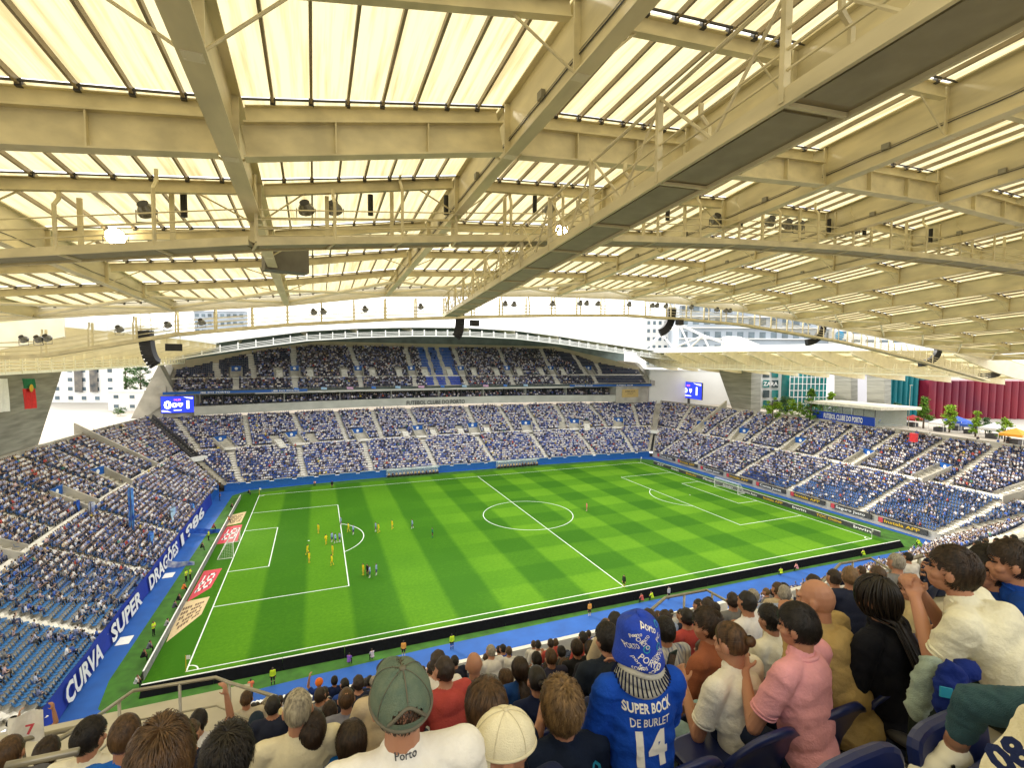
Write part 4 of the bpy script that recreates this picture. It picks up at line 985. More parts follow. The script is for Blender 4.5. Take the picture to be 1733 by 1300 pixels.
def add_head(mb, k, ears=True, detail=True):
    h, M = k.head, k.HM; n = 14
    mb.ell(h + M @ V(0, -.012, .012), (.077, .097, .105), n, 9, M=M)         # skull
    mb.ell(h + M @ V(0, .035, -.055), (.058, .062, .062), n, 7, M=M)        # jaw
    mb.ell(h + M @ V(0, .062, -.085), (.03, .026, .022), 8, 5, M=M)
    mb.ell(h + M @ V(0, .088, -.025), (.013, .022, .02), 8, 5, M=M); mb.ell(h + M @ V(0, .098, -.036), (.016, .016, .012), 8, 5, M=M)  # nose
    mb.ell(h + M @ V(0, .078, .022), (.056, .02, .012), 8, 5, M=M)           # brow
    mb.ell(h + M @ V(0, .082, -.066), (.026, .014, .010), 8, 5, M=M)
    for s in (-1, 1):
        if ears: mb.ell(h + M @ V(s * .080, -.002, -.012), (.012, .022, .033), 8, 6, M=M)
        mb.ell(h + M @ V(s * .045, .055, -.03), (.024, .03, .024), 8, 5, M=M)
    capsule(mb, k.neck - V(0, 0, .03), h + M @ V(0, -.025, -.05), .060, .052, 12)
def hand(mb, w_, d, s, curl=.6, palm_n=None, sc=1.):
    """palm, four unequal bent fingers and a thumb; d: direction the hand points, palm_n: palm normal"""
    d = unit(d); pn = palm_n if palm_n is not None else V(0, 0, -1); pn = unit(np.array(pn, float) - np.dot(pn, d) * d); x = np.cross(d, pn) * s
    for f in (-1, -.33, .33, 1): capsule(mb, w_ + d * .01 + x * f * .018, w_ + d * .082 + x * f * .031, .0145, .0125, 8)
    mb.ell(w_ + d * .045, (.034, .034, .018), 8, 5, M=np.column_stack([x, d, pn]))
    for f, L in ((-1, .066), (-.33, .078), (.33, .083), (1, .075)):
        p = w_ + d * .084 + x * f * .031; dd = d; a = 0
        for j, seg in enumerate((.45, .32, .26)):
            a += curl * (.55, .9, .7)[j]; dd = unit(d * math.cos(a) + pn * math.sin(a)); q = p + dd * L * seg * 1.15; capsule(mb, p, q, .0095 - .0008 * j, .0088 - .0008 * j, 7); p = q
    p = w_ + d * .028 + x * .032; q = p + unit(x * .75 + d * .55 + pn * .35) * .036; r_ = q + unit(x * .25 + d * .75 + pn * .45) * .032; capsule(mb, p, q, .0125, .011, 7); capsule(mb, q, r_, .0105, .009, 7)
def skin_mb(k, sleeves='short', hands=True, legs=False, curl=.7):
    mb = MB(); add_head(mb, k)
    mb.ell(k.chest + V(0, 0, .04), (.10, .055, .12), 12, 8)
    for s in (0, 1):
        e, w_ = k.el[s], k.wr[s]; a = lerp(k.sh[s], e, .45 if sleeves == 'short' else .9)
        capsule(mb, lerp(k.chest + V(0, 0, .06), k.sh[s], .3), k.sh[s] - V(0, 0, .01), .036, .036); capsule(mb, k.sh[s] - V(0, 0, .01), e, .040, .041); capsule(mb, e, lerp(e, w_, .45), .041, .038); capsule(mb, lerp(e, w_, .45), w_, .038, .027)
        if hands: hand(mb, w_, w_ - e, (-1, 1)[s], curl, V(-(-1, 1)[s] * .7, .2, -.3) if k.seated else V(-(-1, 1)[s], 0, 0))
        else: mb.ell(w_ + unit(w_ - e) * .07, (.04, .05, .05), 8, 6)
    return mb
def shirt_mb(k, sleeves='short', loose=1., fat=1.):
    mb = MB(); w_ = k.wide; f = fat
    mb.ell(k.hip + V(0, -.01, .02), (.175 * w_ * f, .135 * f, .13), 16, 9); mb.ell(k.waist, (.178 * w_ * f, .130 * f, .17), 16, 9); mb.ell(k.chest, (.188 * w_, .122 * loose, .175), 16, 10); mb.ell(lerp(k.waist, k.chest, .5), (.185 * w_ * f, .125, .18), 16, 9)
    mb.ell(lerp(k.chest, k.neck, .55), (.155 * w_, .088, .085), 14, 8); mb.ell(k.chest + V(0, -.035, .055), (.15 * w_, .09, .13), 14, 8)
    capsule(mb, k.neck - V(0, 0, .05), k.neck + V(0, .0, .012), .082, .066, 14)
    for s in (0, 1):
        e, wr = k.el[s], k.wr[s]; capsule(mb, lerp(k.neck, k.sh[s], .35) - V(0, 0, .02), k.sh[s], .062, .070, 12)
        if sleeves == 'short': q = lerp(k.sh[s], e, .68); mb.tube([k.sh[s], q], [.072, .070 * loose], 12); mb.ell(k.sh[s], (.072, .072, .072), 12, 8)
        elif sleeves == 'none': mb.ell(k.sh[s], (.065, .065, .065), 12, 8)
        else: capsule(mb, k.sh[s], e, .070, .056, 12); capsule(mb, e, lerp(e, wr, .93), .056, .040, 12)
    return mb
def trousers_mb(k):
    mb = MB(); mb.ell(k.hip + V(0, 0, -.02), (.17 * k.wide, .135, .11), 14, 8)
    for s in (0, 1):
        capsule(mb, k.hj[s], k.kn[s], .092, .068, 12); capsule(mb, k.kn[s], k.an[s] + V(0, 0, .04), .068, .048, 12)
    return mb
def shoe_mb(k, s):
    a = k.an[s]; mb = MB(); mb.ell(a + V(0, -.02, -.035), (.042, .055, .045), 10, 6); mb.ell(a + V(0, .09, -.05), (.046, .10, .033), 12, 6); return mb
def wrinkle(me, amp=.006, sc=9., seed=0., fold=True):
    from mathutils import noise
    n = len(me.vertices); co = np.empty(n * 3, np.float32); no = np.empty(n * 3, np.float32); me.vertices.foreach_get('co', co); me.vertices.foreach_get('normal', no)
    co = co.reshape(-1, 3); no = no.reshape(-1, 3); nf = noise.noise; q = np.empty(n)
    for i, c in enumerate(co.tolist()):
        a = nf((c[0] * sc, c[1] * sc, c[2] * sc * 1.6 + seed)); b = nf((c[0] * sc * .9 + c[2] * sc * 1.3, c[1] * sc * .7 + 5, c[2] * sc * .5 - c[0] * sc * .5 + seed)); q[i] = .22 * a + (((1 - abs(b)) ** 5) * 1.0 - .28 if fold else .5 * b)
    me.vertices.foreach_set('co', (co + no * (q * amp)[:, None]).astype(np.float32).ravel()); me.update()
M_skin = nmat('skin', (.43, .205, .12), .5, var=.10, vscale=6, bump=.08, bscale=120)
M_skin_d = nmat('skin_dark', (.27, .13, .075), .5, var=.1, vscale=6, bump=.08, bscale=120)

# small figures: one continuous body, coloured by region; slots linked per object
def small_body(k, voxel=.028, std_short=True):
    mb = skin_mb(k, hands=False); mb.merge(shirt_mb(k)); mb.merge(trousers_mb(k)); mb.merge(shoe_mb(k, 0)); mb.merge(shoe_mb(k, 1))
    me = remeshed(mb, voxel, 1, 'person_body')
    for _ in range(5): me.materials.append(None)
    while len(me.materials) > 5: me.materials.pop()
    idx = []
    for p in me.polygons:
        c = np.array(p.center[:]); h = k.HM.T @ (c - k.head); m_ = 1
        if np.linalg.norm((c - k.head) / V(.11, .13, .15)) < 1.05 and c[2] > k.neck[2] + .02:
            m_ = 2 if (h[2] > .035 or h[1] < -.01 and h[2] > -.07) else 0
        elif c[2] > k.hip[2] - .02 and not (k.seated and c[1] > .2 and c[2] < .2):
            dmin = min(np.linalg.norm(c - lerp(k.el[s], k.wr[s], u)) for s in (0, 1) for u in (0, .5, 1, 1.2)); m_ = 0 if dmin < .075 else 1
            if c[2] > k.neck[2] + .03: m_ = 0
        else:
            dmin = min(np.linalg.norm(c - lerp(k.el[s], k.wr[s], u)) for s in (0, 1) for u in (.5, 1, 1.3))
            if dmin < .07: m_ = 0
            elif k.seated: m_ = 3 if c[2] > -.34 else 4
            else: m_ = 3 if c[2] > .47 else (4 if (c[2] < .36 and std_short) or c[2] < .1 else (0 if std_short else 3))
        idx.append(m_)
    me.polygons.foreach_set('material_index', idx); me.polygons.foreach_set('use_smooth', [True] * len(idx))
    from mathutils import noise
    hv = {v for p, i in zip(me.polygons, idx) if i == 2 for v in p.vertices}; mv = [(i, me.vertices[i].co + Vector(me.vertices[i].normal) * (.004 + .009 * noise.noise(me.vertices[i].co * 38) + .006 * noise.noise(me.vertices[i].co * 90))) for i in hv]
    for i, c in mv: me.vertices[i].co = c
    return me
_cm = {}
def cloth(c, rough=.85):
    k = tuple(round(x, 3) for x in c)
    if k not in _cm: _cm[k] = nmat('cloth_%02d' % len(_cm), k, rough, var=.08, vscale=14, bump=.25, bscale=70, spec=.2)
    return _cm[k]
M_hairs = [nmat('hair_%d' % i, c, .6, var=.35, vscale=60, stretch=(1, 1, .15)) for i, c in enumerate([(.012, .009, .007), (.03, .018, .011), (.07, .04, .02), (.17, .10, .045), (.30, .27, .22)])]
STAND = [small_body(skeleton(False, 3, arms='side')), small_body(skeleton(False, 8, arms='side', legs=(((0, .16), (.02, .12)), ((0, .0), (.06, -.22))))), small_body(skeleton(False, 5, arms='hips')), small_body(skeleton(False, 2, arms='fold'), std_short=False)]
CROUCH = small_body(skeleton(True, 22, arms='mouth'))
def put_person(me, loc, rz, shirt, shorts, hair, socks, label, group, skin=None, scale=1.):
    o = mesh_obj('person', me, None, [float(q) for q in loc]); o.rotation_euler.z = rz; o.scale = (scale,) * 3
    for i, mt in enumerate((skin or M_skin, cloth(shirt), hair, cloth(shorts), cloth(socks))): o.material_slots[i].link = 'OBJECT'; o.material_slots[i].material = mt
    return tag(o, label, 'person', group)
Y_, B_, W2, K_ = (.85, .62, .02), (.05, .13, .45), (.72, .74, .76), (.015, .015, .018)
players = [((539, 903), 0, 'y', 'by himself nearest the left goal area, upper'), ((552, 922), 2, 'y', 'between the goal area and the crowd of striped shirts'), ((563, 940), 0, 'y', 'just below the striped group in the penalty area'), ((562, 958), 1, 'y', 'lowest of the line near the edge of the penalty area'), ((523, 953), 0, 'y', 'nearer of the pair by the goal area'), ((520, 940), 1, 'y', 'farther of the pair by the goal area'), ((590, 901), 1, 'y', 'at the top of the penalty arc'),
           ((598, 905), 0, 'p', 'marking the yellow player at the penalty arc'), ((575, 918), 0, 'p', 'on the penalty area line, right of the striped trio'), ((568, 920), 1, 'p', 'in the middle of the striped trio'), ((562, 918), 0, 'p', 'left of the striped trio'), ((577, 890), 1, 'p', 'above the penalty arc on the box line'), ((636, 900), 0, 'p', 'left of the pair outside the penalty area'), ((641, 902), 1, 'y', 'right of the pair outside the penalty area'), ((664, 896), 1, 'y', 'running towards midfield beyond the pair'), ((698, 895), 1, 'p', 'jogging alone left of the centre circle'), ((732, 910), 0, 'g', 'in dark green, standing off the centre circle'), ((615, 974), 0, 'y', 'in the huddle left of the kneeling player'), ((622, 975), 0, 'r', 'in black with the huddle, the referee'), ((626, 978), 2, 'p', 'bending over in the huddle'), ((637, 974), 0, 'p', 'right of the huddle with hands down'), ((993, 865), 0, 'k', 'in pink alone to the right of the centre circle'), ((1056, 994), 0, 'a', 'in yellow and black at the halfway flag, the assistant referee')]
KIT = {'y': (Y_, Y_, (.8, .6, .05), 'yellow shirted player '), 'p': ((.30, .38, .62), (.04, .08, .30), W2, 'blue and white striped player '), 'g': ((.03, .2, .12), K_, (.05, .25, .15), 'player '), 'r': (K_, K_, K_, 'match official '), 'k': ((.85, .22, .22), (.8, .2, .2), (.8, .5, .4), 'goalkeeper '), 'a': ((.03, .04, .03), K_, (.75, .6, .05), 'match official ')}
for (px, bi, kit, wh) in players:
    p = at(*px, z=0); a, b, c, d = KIT[kit]; put_person(STAND[bi], (p[0], p[1], .02), rnd.uniform(-.6, .6) + (1.57 if p[0] > -40 else -1.57), a, b, rnd.choice(M_hairs[:3]), c, d + wh, None, scale=1.02)
V1, OR, TE = (.55, .75, .03), (.85, .22, .05), (.8, .38, .08)
TR = [((462, 1160), 0, V1, 'steward in a lime vest on the near track below the left railing'), ((590, 1128), 4, (.22, .10, .45), 'photographer in purple crouching by the near boards'), ((631, 1120), 4, (.5, .45, .5), 'crouching photographer in grey by the near boards'), ((683, 1112), 0, TE, 'ball assistant in an orange bib left of centre on the near track'), ((765, 1100), 0, V1, 'steward in lime leaning by the near boards below midfield'), ((998, 1043), 0, TE, 'ball assistant in an orange bib at the halfway stretch of the near track'), ((1105, 1018), 4, V1, 'steward in lime just beyond the blue patterned hat'), ((1088, 1022), 4, (.6, .12, .1), 'person in red crouching beyond the blue patterned hat'), ((1132, 1015), 0, (.5, .5, .5), 'cameraman in grey on the near track'), ((1323, 976), 4, V1, 'seated steward in lime on the near track, left of the pink shirted one'), ((1350, 968), 4, (.75, .35, .35), 'person in pink sitting on the near track'), ((1463, 944), 4, V1, 'seated steward in lime near the right end of the near boards'), ((1556, 925), 4, V1, 'steward in lime at the near right corner of the track'), ((425, 1180), 3, (.85, .22, .1), 'person in a red-orange top walking on the near track'),
      ((315, 985), 3, V1, 'steward in lime, left of the two beside the mesh boards'), ((322, 982), 3, V1, 'steward in lime, right of the two beside the mesh boards'), ((309, 1003), 4, OR, 'person in orange sitting behind the mesh boards'), ((260, 1077), 3, V1, 'steward in lime standing alone on the left track'), ((300, 1022), 4, K_, 'photographer in black behind the red mat'), ((293, 1035), 4, (.1, .1, .13), 'photographer in dark grey behind the red mat'), ((280, 1066), 4, (.4, .4, .4), 'photographer in light grey behind the tan mat'), ((240, 1120), 4, K_, 'photographer in black behind the tan mat end'), ((250, 1105), 4, (.15, .15, .2), 'photographer in slate behind the tan mat end'), ((229, 1165), 4, (.6, .6, .62), 'photographer in white at the near left corner'), ((385, 885), 4, OR, 'person in orange behind the left goal'), ((360, 898), 4, (.3, .05, .06), 'person in maroon behind the left goal'), ((353, 915), 3, V1, 'steward in lime behind the left goal'), ((391, 862), 4, K_, 'photographer in black beyond the left goal'), ((340, 932), 4, K_, 'photographer in black left of the goal'), ((372, 848), 3, K_, 'person in black standing on the far left track'), ((420, 838), 4, K_, 'person in black at the far left corner'), ((372, 829), 3, OR, 'person in orange at the far left tunnel'), ((380, 829), 3, V1, 'steward in lime at the far left tunnel'), ((562, 826), 0, K_, 'person in black on the far touchline'), ((533, 822), 4, (.7, .3, .3), 'person in pink on the far left touchline')]
for px, bi, c, lb in TR:
    p = at(*px, z=0); me = CROUCH if bi == 4 else STAND[bi]
    put_person(me, (p[0], p[1], .42 if bi == 4 else .02), rnd.uniform(-.5, .5) + (0 if p[1] < -36 else -1.57 if p[0] < -54 else 3.1), c, K_, rnd.choice(M_hairs[:3]), (.6, .6, .6) if c == TE else K_, lb, None)
for i in range(2):
    x0, x1 = ((-23, -9), (8, 21))[i]; t = empty('team_bench', (x0, 40, 0), 'glazed team shelter full of substitutes, %s of the halfway line on the far side' % ('left', 'right')[i], 'team shelter')
    mb = MB(); mb.boxf((x0, 40.3, 2.0), (x1 - x0, 0, 0), (0, 1.6, .0), (0, 0, .08)); mb.boxf((x0, 41.8, 0), (x1 - x0, 0, 0), (0, .1, 0), (0, 0, 2)); part('canopy', mb, M_glass, t)
    mb = MB(); mb.bar((x0, 40.3, 2.05), (x1, 40.3, 2.05), .08, .08); mb.bar((x0, 41.9, 2.05), (x1, 41.9, 2.05), .08, .08); part('frame', mb, M_white, t)
    mb = MB(); mb.boxf((x0, 40.9, .1), (x1 - x0, 0, 0), (0, .6, 0), (0, 0, .34)); part('bench', mb, M_dark, t)
    for j in range(14):
        c = rnd.choice([(.6, .5, .25), (.55, .45, .2), K_, (.5, .42, .25), (.7, .65, .5)]); put_person(CROUCH, (x0 + .5 + j * (x1 - x0 - 1) / 13, 41.0, .44), math.pi, c, K_, rnd.choice(M_hairs[:3]), K_, 'substitute or staff member sitting under the %s far team shelter' % ('left', 'right')[i], 'people on the %s team bench' % ('left', 'right')[i])
# nearest spectators of the bulk, one by one
SIT = [small_body(skeleton(True, 4, arms='lap')), small_body(skeleton(True, 14, arms='knees')), small_body(skeleton(True, 0, arms='clap'))]
CN = [((.74, .72, .70), 'white'), ((.03, .08, .40), 'blue'), ((.02, .025, .05), 'black'), ((.35, .42, .6), 'pale blue'), ((.45, .07, .06), 'red'), ((.55, .45, .3), 'beige'), ((.2, .2, .2), 'grey')]
for c in NEAREST_PEOPLE:
    cc, cn = rnd.choices(CN, [30, 20, 25, 10, 4, 6, 6])[0]; wh = 'near corner of the left end stand' if c[0] < -60 else 'front rows of the near lower tier'
    put_person(rnd.choice(SIT), (c[0], c[1], c[2] + .45), c[3] + rnd.uniform(-.3, .3), cc, (.03, .04, .08), rnd.choice(M_hairs), K_, 'small distant spectator, %s top, %s' % (cn, wh), 'spectators in %s in the %s' % (cn, wh), scale=rnd.uniform(.95, 1.05))

# ---------------------------------------------------------------- concrete pylons, screens, flags
def slab(name, top, bot, th, mat, label, cat, dirn):
    """wall-like pylon: top and bottom edge (two points each, left and right), extruded along dirn"""
    d = V(*dirn) * th; P_ = [V(*bot[0]), V(*bot[1]), V(*top[1]), V(*top[0])]; mb = MB(); Q_ = [p + d for p in P_]
    mb.add(P_ + Q_, [[0, 1, 2, 3], [7, 6, 5, 4], [4, 5, 1, 0], [1, 5, 6, 2], [3, 2, 6, 7], [4, 0, 3, 7]]); return tag(mb.build(name, mat), label, cat)
slab('concrete_pylon', [at(1213, 618, x=88), at(1272, 618, x=88)], [at(1246, 712, x=88), at(1270, 716, x=88)], 5, M_conc_d, 'tapering board-marked concrete pylon carrying the right end roof beside the apartment glimpse', 'pylon', (1, .15, 0))
mb = MB(); a = [at(1213, 618, x=88), at(1240, 618, x=88), at(1247, 712, x=88), at(1241, 700, x=88)]
for lb, u0, u1, u2, u3, vt, vb in (('left', 1412, 1440, 1412, 1440, 634, 740), ('right', 1467, 1497, 1467, 1496, 636, 745)):
    slab('concrete_column', [at(u0, vt, x=97), at(u1, vt, x=97)], [at(u2, vb, x=97), at(u3, vb, x=97)], 4, M_conc_d, 'square concrete roof column behind the glass box, the %s-hand one of the two' % lb, 'column', (1, .2, 0))
slab('concrete_pylon', [V(-86, -6, 30), V(-86, 30.5, 29)], [V(-86, 0, 12), V(-86, 17.5, 12)], 5, M_conc_d, 'huge dark board-marked concrete pylon at the left edge behind the hanging flags', 'pylon', (-1, .0, 0))
M_flagr = nmat('flag_red', (.62, .03, .03), .8, var=.1); M_flagg = nmat('flag_green', (.01, .16, .07), .8, var=.1)
def wavy(p0, p1, h, mat, name, amp=.15, n=14, th=.03):
    p0, p1 = V(*p0), V(*p1); nn = unit(np.cross(p1 - p0, V(0, 0, 1))); mb = MB(); vs = []
    for i in range(n + 1):
        for j in range(5): vs.append(lerp(p0, p1, i / n) + nn * amp * math.sin(i * .9 + j * .4) - V(0, 0, h * j / 4))
    f = [[i * 5 + j, (i + 1) * 5 + j, (i + 1) * 5 + j + 1, i * 5 + j + 1] for i in range(n) for j in range(4)]; mb.add(vs, f); mb.add([v + nn * th for v in vs], [q[::-1] for q in f]); return mb
a, b, c = at(37, 641, x=-82), at(58, 641, x=-82), at(56, 690, x=-82)
t = empty('hanging_flag', (a + b) / 2, 'green and red national flag hanging in front of the left pylon', 'flag')
mb = wavy(a, b, (a[2] - c[2]) * .32, M_flagg, 'x'); part('green_field', mb, M_flagg, t)
mb = wavy(a - V(0, 0, (a[2] - c[2]) * .33), b - V(0, 0, (a[2] - c[2]) * .33), (a[2] - c[2]) * .67, M_flagr, 'x'); part('red_field', mb, M_flagr, t)
mb = MB(); q = lerp(a, b, .5) - V(-.35, 0, 1.5); mb.ell(q, (.08, .6, .6), 12, 8); part('crest', mb, M_yel, t)
a, b, c = at(-14, 641, x=-81), at(12, 641, x=-81), at(12, 695, x=-81)
tag(wavy(a, b, a[2] - c[2], M_white, 'x').build('hanging_flag', M_white), 'white flag hanging at the very left edge beside the red and green one', 'flag')
M_screen = nmat('screen_blue', (.01, .02, .3), .4, emis=(.012, .03, .62), estr=1.1); M_scrw = nmat('screen_white', (.8, .8, .8), .4, emis=(1, 1, 1), estr=1.0); M_scrr = nmat('screen_red', (.7, .1, .1), .4, emis=(.9, .15, .2), estr=.9)
def scoreboard(o_, ux, wd, ht, label, stand=None):
    """o_: lower left corner of the face, ux: reading direction; normal is ux x up, towards the viewer"""
    ux = unit(ux); up = V(0, 0, 1); nn = np.cross(ux, up); t = empty('scoreboard', V(*o_) + ux * wd / 2, label, 'scoreboard')
    mb = MB(); mb.boxf(V(*o_) - nn * .5 - V(0, 0, .1) - ux * .1, ux * (wd + .2), nn * .5 - nn * .01, up * (ht + .2)); part('casing', mb, M_dark, t)
    mb = MB(); mb.face([V(*o_), V(*o_) + ux * wd, V(*o_) + ux * wd + up * ht, V(*o_) + up * ht]); part('display', mb, M_screen, t)
    P_ = lambda a, b: V(*o_) + nn * .03 + ux * wd * a + up * ht * b
    for tx, a in (('0', .2), ('1', .82)): mb = MB(); put_text(mb, tx, P_(a, .27), ux, up, ht * .44, bold=.05, sx=1.15); part('score_digit', mb, M_scrw, t)
    mb = MB(); put_text(mb, '14:39', P_(.5, .73), ux, up, ht * .12, bold=.02); part('clock', mb, M_scrr, t)
    for a in (.41, .59):   # the two crests
        mb = MB(); c = P_(a, .47); n = 16; r0 = ht * .15
        if a < .5: mb.face([c + ux * math.cos(q) * r0 + up * math.sin(q) * r0 for q in np.linspace(0, 6.283, n, endpoint=False)])
        else: mb.face([c + ux * x_ * r0 + up * y_ * r0 for x_, y_ in ((-.9, .8), (-.3, .95), (0, .6), (.3, .95), (.9, .8), (.85, 0), (0, -1), (-.85, 0))][::-1])
        part('crest', mb, M_scrw, t)
        mb = MB(); c = c + nn * .02; mb.face([c + ux * x_ * r0 + up * y_ * r0 for x_, y_ in ((-.35, -.3), (.35, -.3), (.3, .35), (-.3, .35))]); part('crest_centre', mb, M_scrr if a > .5 else M_screen, t)
    mb = MB(); mb.face([P_(.38, .13), P_(.62, .13), P_(.62, .18), P_(.38, .18)])
    for a0, b0, s_ in ((.02, .02, 1), (.98, .98, -1)):
        pts = [P_(a0 + s_ * .3 * k / 6, b0 + s_ * .14 * (1 - (k / 6) ** 2)) for k in range(7)]; pts2 = [P_(a0 + s_ * .3 * k / 6, b0 + s_ * (.05 + .02 * k / 6) * (1 - (k / 6) ** 2)) for k in range(7)]
        for k in range(6): mb.face([pts2[k], pts2[k + 1], pts[k + 1], pts[k]])
    part('graphic', mb, M_scrw, t)
    if stand: mb = MB(); c = V(*o_) + ux * wd / 2 - nn * .3; mb.bar(c - V(0, 0, stand), c, .8, .6, up=(1, 0, 0)); part('post', mb, M_dark, t)
scoreboard((-77.7, 61.3, 16.9), (1, 0, 0), 7.3, 4.3, 'blue scoreboard showing 0 1 at the left end of the far stand')
a, b, c = at(1144, 671, x=90), at(1187, 673, x=88), at(1144, 645, x=90)
scoreboard(a, V(b[0] - a[0], b[1] - a[1], 0), math.dist(a[:2], b[:2]), c[2] - a[2], 'blue scoreboard showing 0 1 standing on a post above the far right corner', stand=3)

# supporters' flags waving in the left stand
M_fl = [nmat('flag_cloth_%d' % i, c, .8, var=.5, vscale=1.2, col2=c2) for i, (c, c2) in enumerate([((.01, .06, .5), (.12, .35, .7)), ((.25, .42, .65), (.45, .6, .75)), ((.01, .05, .35), (.03, .15, .6)), ((.6, .62, .65), (.05, .1, .4)), ((.15, .1, .4), (.2, .2, .6))])]
for (u, v, x, wd, ht, mi, lb) in ((222, 868, -67, 2.2, 7.5, 0, 'tall bright blue flag held upright in the left stand crowd'), (292, 878, -64, 5, 3.5, 1, 'pale blue flag with a crest waving above the 1986 banner'), (296, 868, -64.5, 4.2, 2, 4, 'violet blue flag just above the pale blue one'), (155, 868, -72, 2.2, 3, 3, 'blue and white striped flag held up in the left stand'), (30, 905, -80, 5, 2.4, 3, 'white and blue striped flag at the left edge of the crowd'), (88, 905, -76, 2.2, 4.5, 2, 'dark blue drooping flag in the left stand crowd'), (130, 865, -74, 2, 3, 2, 'small navy flag left of the striped one'), (255, 915, -64, 3, 2.2, 0, 'blue flag low down beside the DRAGÕES lettering'), (200, 925, -68, 2.6, 2.0, 3, 'white and blue flag among the middle rows left of the banner'), (175, 905, -71, 2.2, 1.8, 1, 'pale blue flag below the striped one'), (325, 862, -62.6, 2.4, 1.8, 0, 'blue flag above the 1986 end of the banner'), (60, 930, -79, 3, 2, 0, 'blue flag right of the white and blue one at the left edge')):
    p = at(u, v, x=x); t = empty('supporter_flag', p, lb, 'flag'); a = p + V(.3, -wd / 2, ht / 2); b = p + V(-.3, wd / 2, ht / 2)
    part('cloth', wavy(a, b, ht, M_fl[mi], 'x', amp=.35, n=12), M_fl[mi], t); mb = MB(); mb.tube([a + V(0, -.05, .3), a + V(0, -.05, -ht - 1.5)], .05, 6); part('pole', mb, M_dark, t)
p = at(300, 903, z=1.5)
for (u, v, lb, wd) in ((295, 905, 'white cloth flag draped over the banner onto the track', 4), (345, 903, 'dark flag trailing over the far end of the banner', 5), (290, 960, 'blue and white striped flag trailing over the banner onto the track', 5)):
    p = at(u, v, z=.4); a, b = p + V(-2.2, 0, 1.2), p + V(wd - 2.2, .8, .1); tag(wavy(a, b, .9, M_fl[3], 'x', amp=.2).build('supporter_flag', M_fl[3 if 'dark' not in lb else 2]), lb, 'flag')
for x, lb in zip(np.linspace(-46, 26, 11), range(11)):   # draped cloths on the upper balcony
    tag(wavy(V(x, ycurve(x, 65.2, 5), 22.95), V(x + 1.3 + (lb % 3) * .3, ycurve(x, 65.2, 5), 22.8), .7, M_white, 'x', amp=.05).build('draped_cloth', [M_fl[0], M_fl[1], nmat('pink_cloth', (.6, .35, .55), .8)][lb % 3]), '%s cloth draped over the far upper balcony, number %d from the left' % (('bright blue', 'pale blue', 'pinkish')[lb % 3], lb + 1), 'draped cloth', 'cloths draped over the far upper balcony')

# ---------------------------------------------------------------- loudspeakers and lights under the roof
def line_array(u, vt, vb, dx, label):
    i = np.interp(u, [pj(p)[0] for p in EDGE], range(len(EDGE))); k = int(i); p = lerp(EDGE[k], EDGE[min(k + 1, len(EDGE) - 1)], i - k); top = at(u, vt, y=p[1] + .5); bot = at(u + dx, vb, y=p[1] + .5)
    t = empty('line_array_speaker', top, label, 'loudspeaker', 'curved black loudspeaker arrays hanging from the roof edge'); H = top[2] - bot[2]; n = 9; c = top.copy(); dxw = bot[0] - top[0]
    ax = unit(V(dxw, 1.1, 0)) if abs(dxw) > .3 else V(0, 1, 0)
    for j in range(n):
        u0, u1 = j / n, (j + 1) / n; f = lambda q: top - V(0, 0, H * math.sin(q * 1.35) / math.sin(1.35)) + V(dxw, .5, 0) * (q ** 2.2)
        a, b = f(u0), f(u1 * .995); mb = MB(); sx = unit(np.cross(b - a, V(0, 1, 0.2))) ; mb.bar(a + (a - b) * .04, b, .95, .62, up=V(.3, 1, 0)); part('speaker_cabinet', mb, M_black, t)
    mb = MB()
    for s in (-.4, .4): mb.tube([top + V(s, 0, -.05), top + V(s * .8, 0, 1.6)], .04, 5); mb.tube([top + V(s, 0, .9), top + V(-s, 0, 1.6)], .03, 5)
    mb.bar(top + V(-.6, 0, .15), top + V(.6, 0, .15), .3, .12); part('rigging', mb, M_steel, t)
for q in ((247, 560, 616, 14, 'black curved speaker array nearest the left end, above the left scoreboard'), (779, 528, 569, -4, 'black curved speaker array just right of the gangway end'), (1137, 523, 563, -16, 'black curved speaker array above the right scoreboard'), (1392, 548, 580, -22, 'black curved speaker array left of the map pin sign'), (1588, 590, 616, -26, 'black curved speaker array above the teal corrugated building'), (1690, 629, 637, -26, 'black flat-looking speaker array at the far right')): line_array(*q)
def hung_box(u, v, w_, h_, y, label, mat=M_black, cat='loudspeaker', name='speaker_box'):
    c = at(u, v, y=y); sc = (c - CAM) @ CM[2] / FPX; W, H = w_ * sc, h_ * sc; t = empty(name, c, label, cat); mb = MB(); mb.box(c, (W, W * .5, H), .25); part('cabinet', mb, mat, t)
    mb = MB()
    for s in (-.4, .4): mb.tube([c + V(s * W, 0, H / 2), c + V(s * W, 0, H / 2 + .9)], .025, 5)
    part('suspension', mb, M_steel, t)
M_greybox = nmat('grey_enclosure', (.14, .135, .115), .6, var=.15, vscale=2)
for q in ((294, 588, 24, 12, -41, 'small black speaker box beside the leftmost speaker array'), (803, 547, 15, 10, -41, 'small black speaker box right of the gangway end'), (1150, 546, 14, 9, -41, 'small black speaker box beside the array over the right scoreboard')): hung_box(*q)
hung_box(483, 441, 68, 40, -59, 'large flat grey panel hanging under the walkway left of centre', M_greybox, 'panel', 'heater_enclosure')
hung_box(1665, 462, 28, 20, -62, 'grey box lamp hanging under the walkway at the right edge', M_greybox, 'panel', 'heater_enclosure')
c = at(273, 424, y=-60); mb = MB(); mb.box(c, (2.6, 1.1, .18), .1); tag(mb.build('heater_enclosure', M_greybox), 'thin flat grey tray fixed under the left part of the walkway', 'panel')
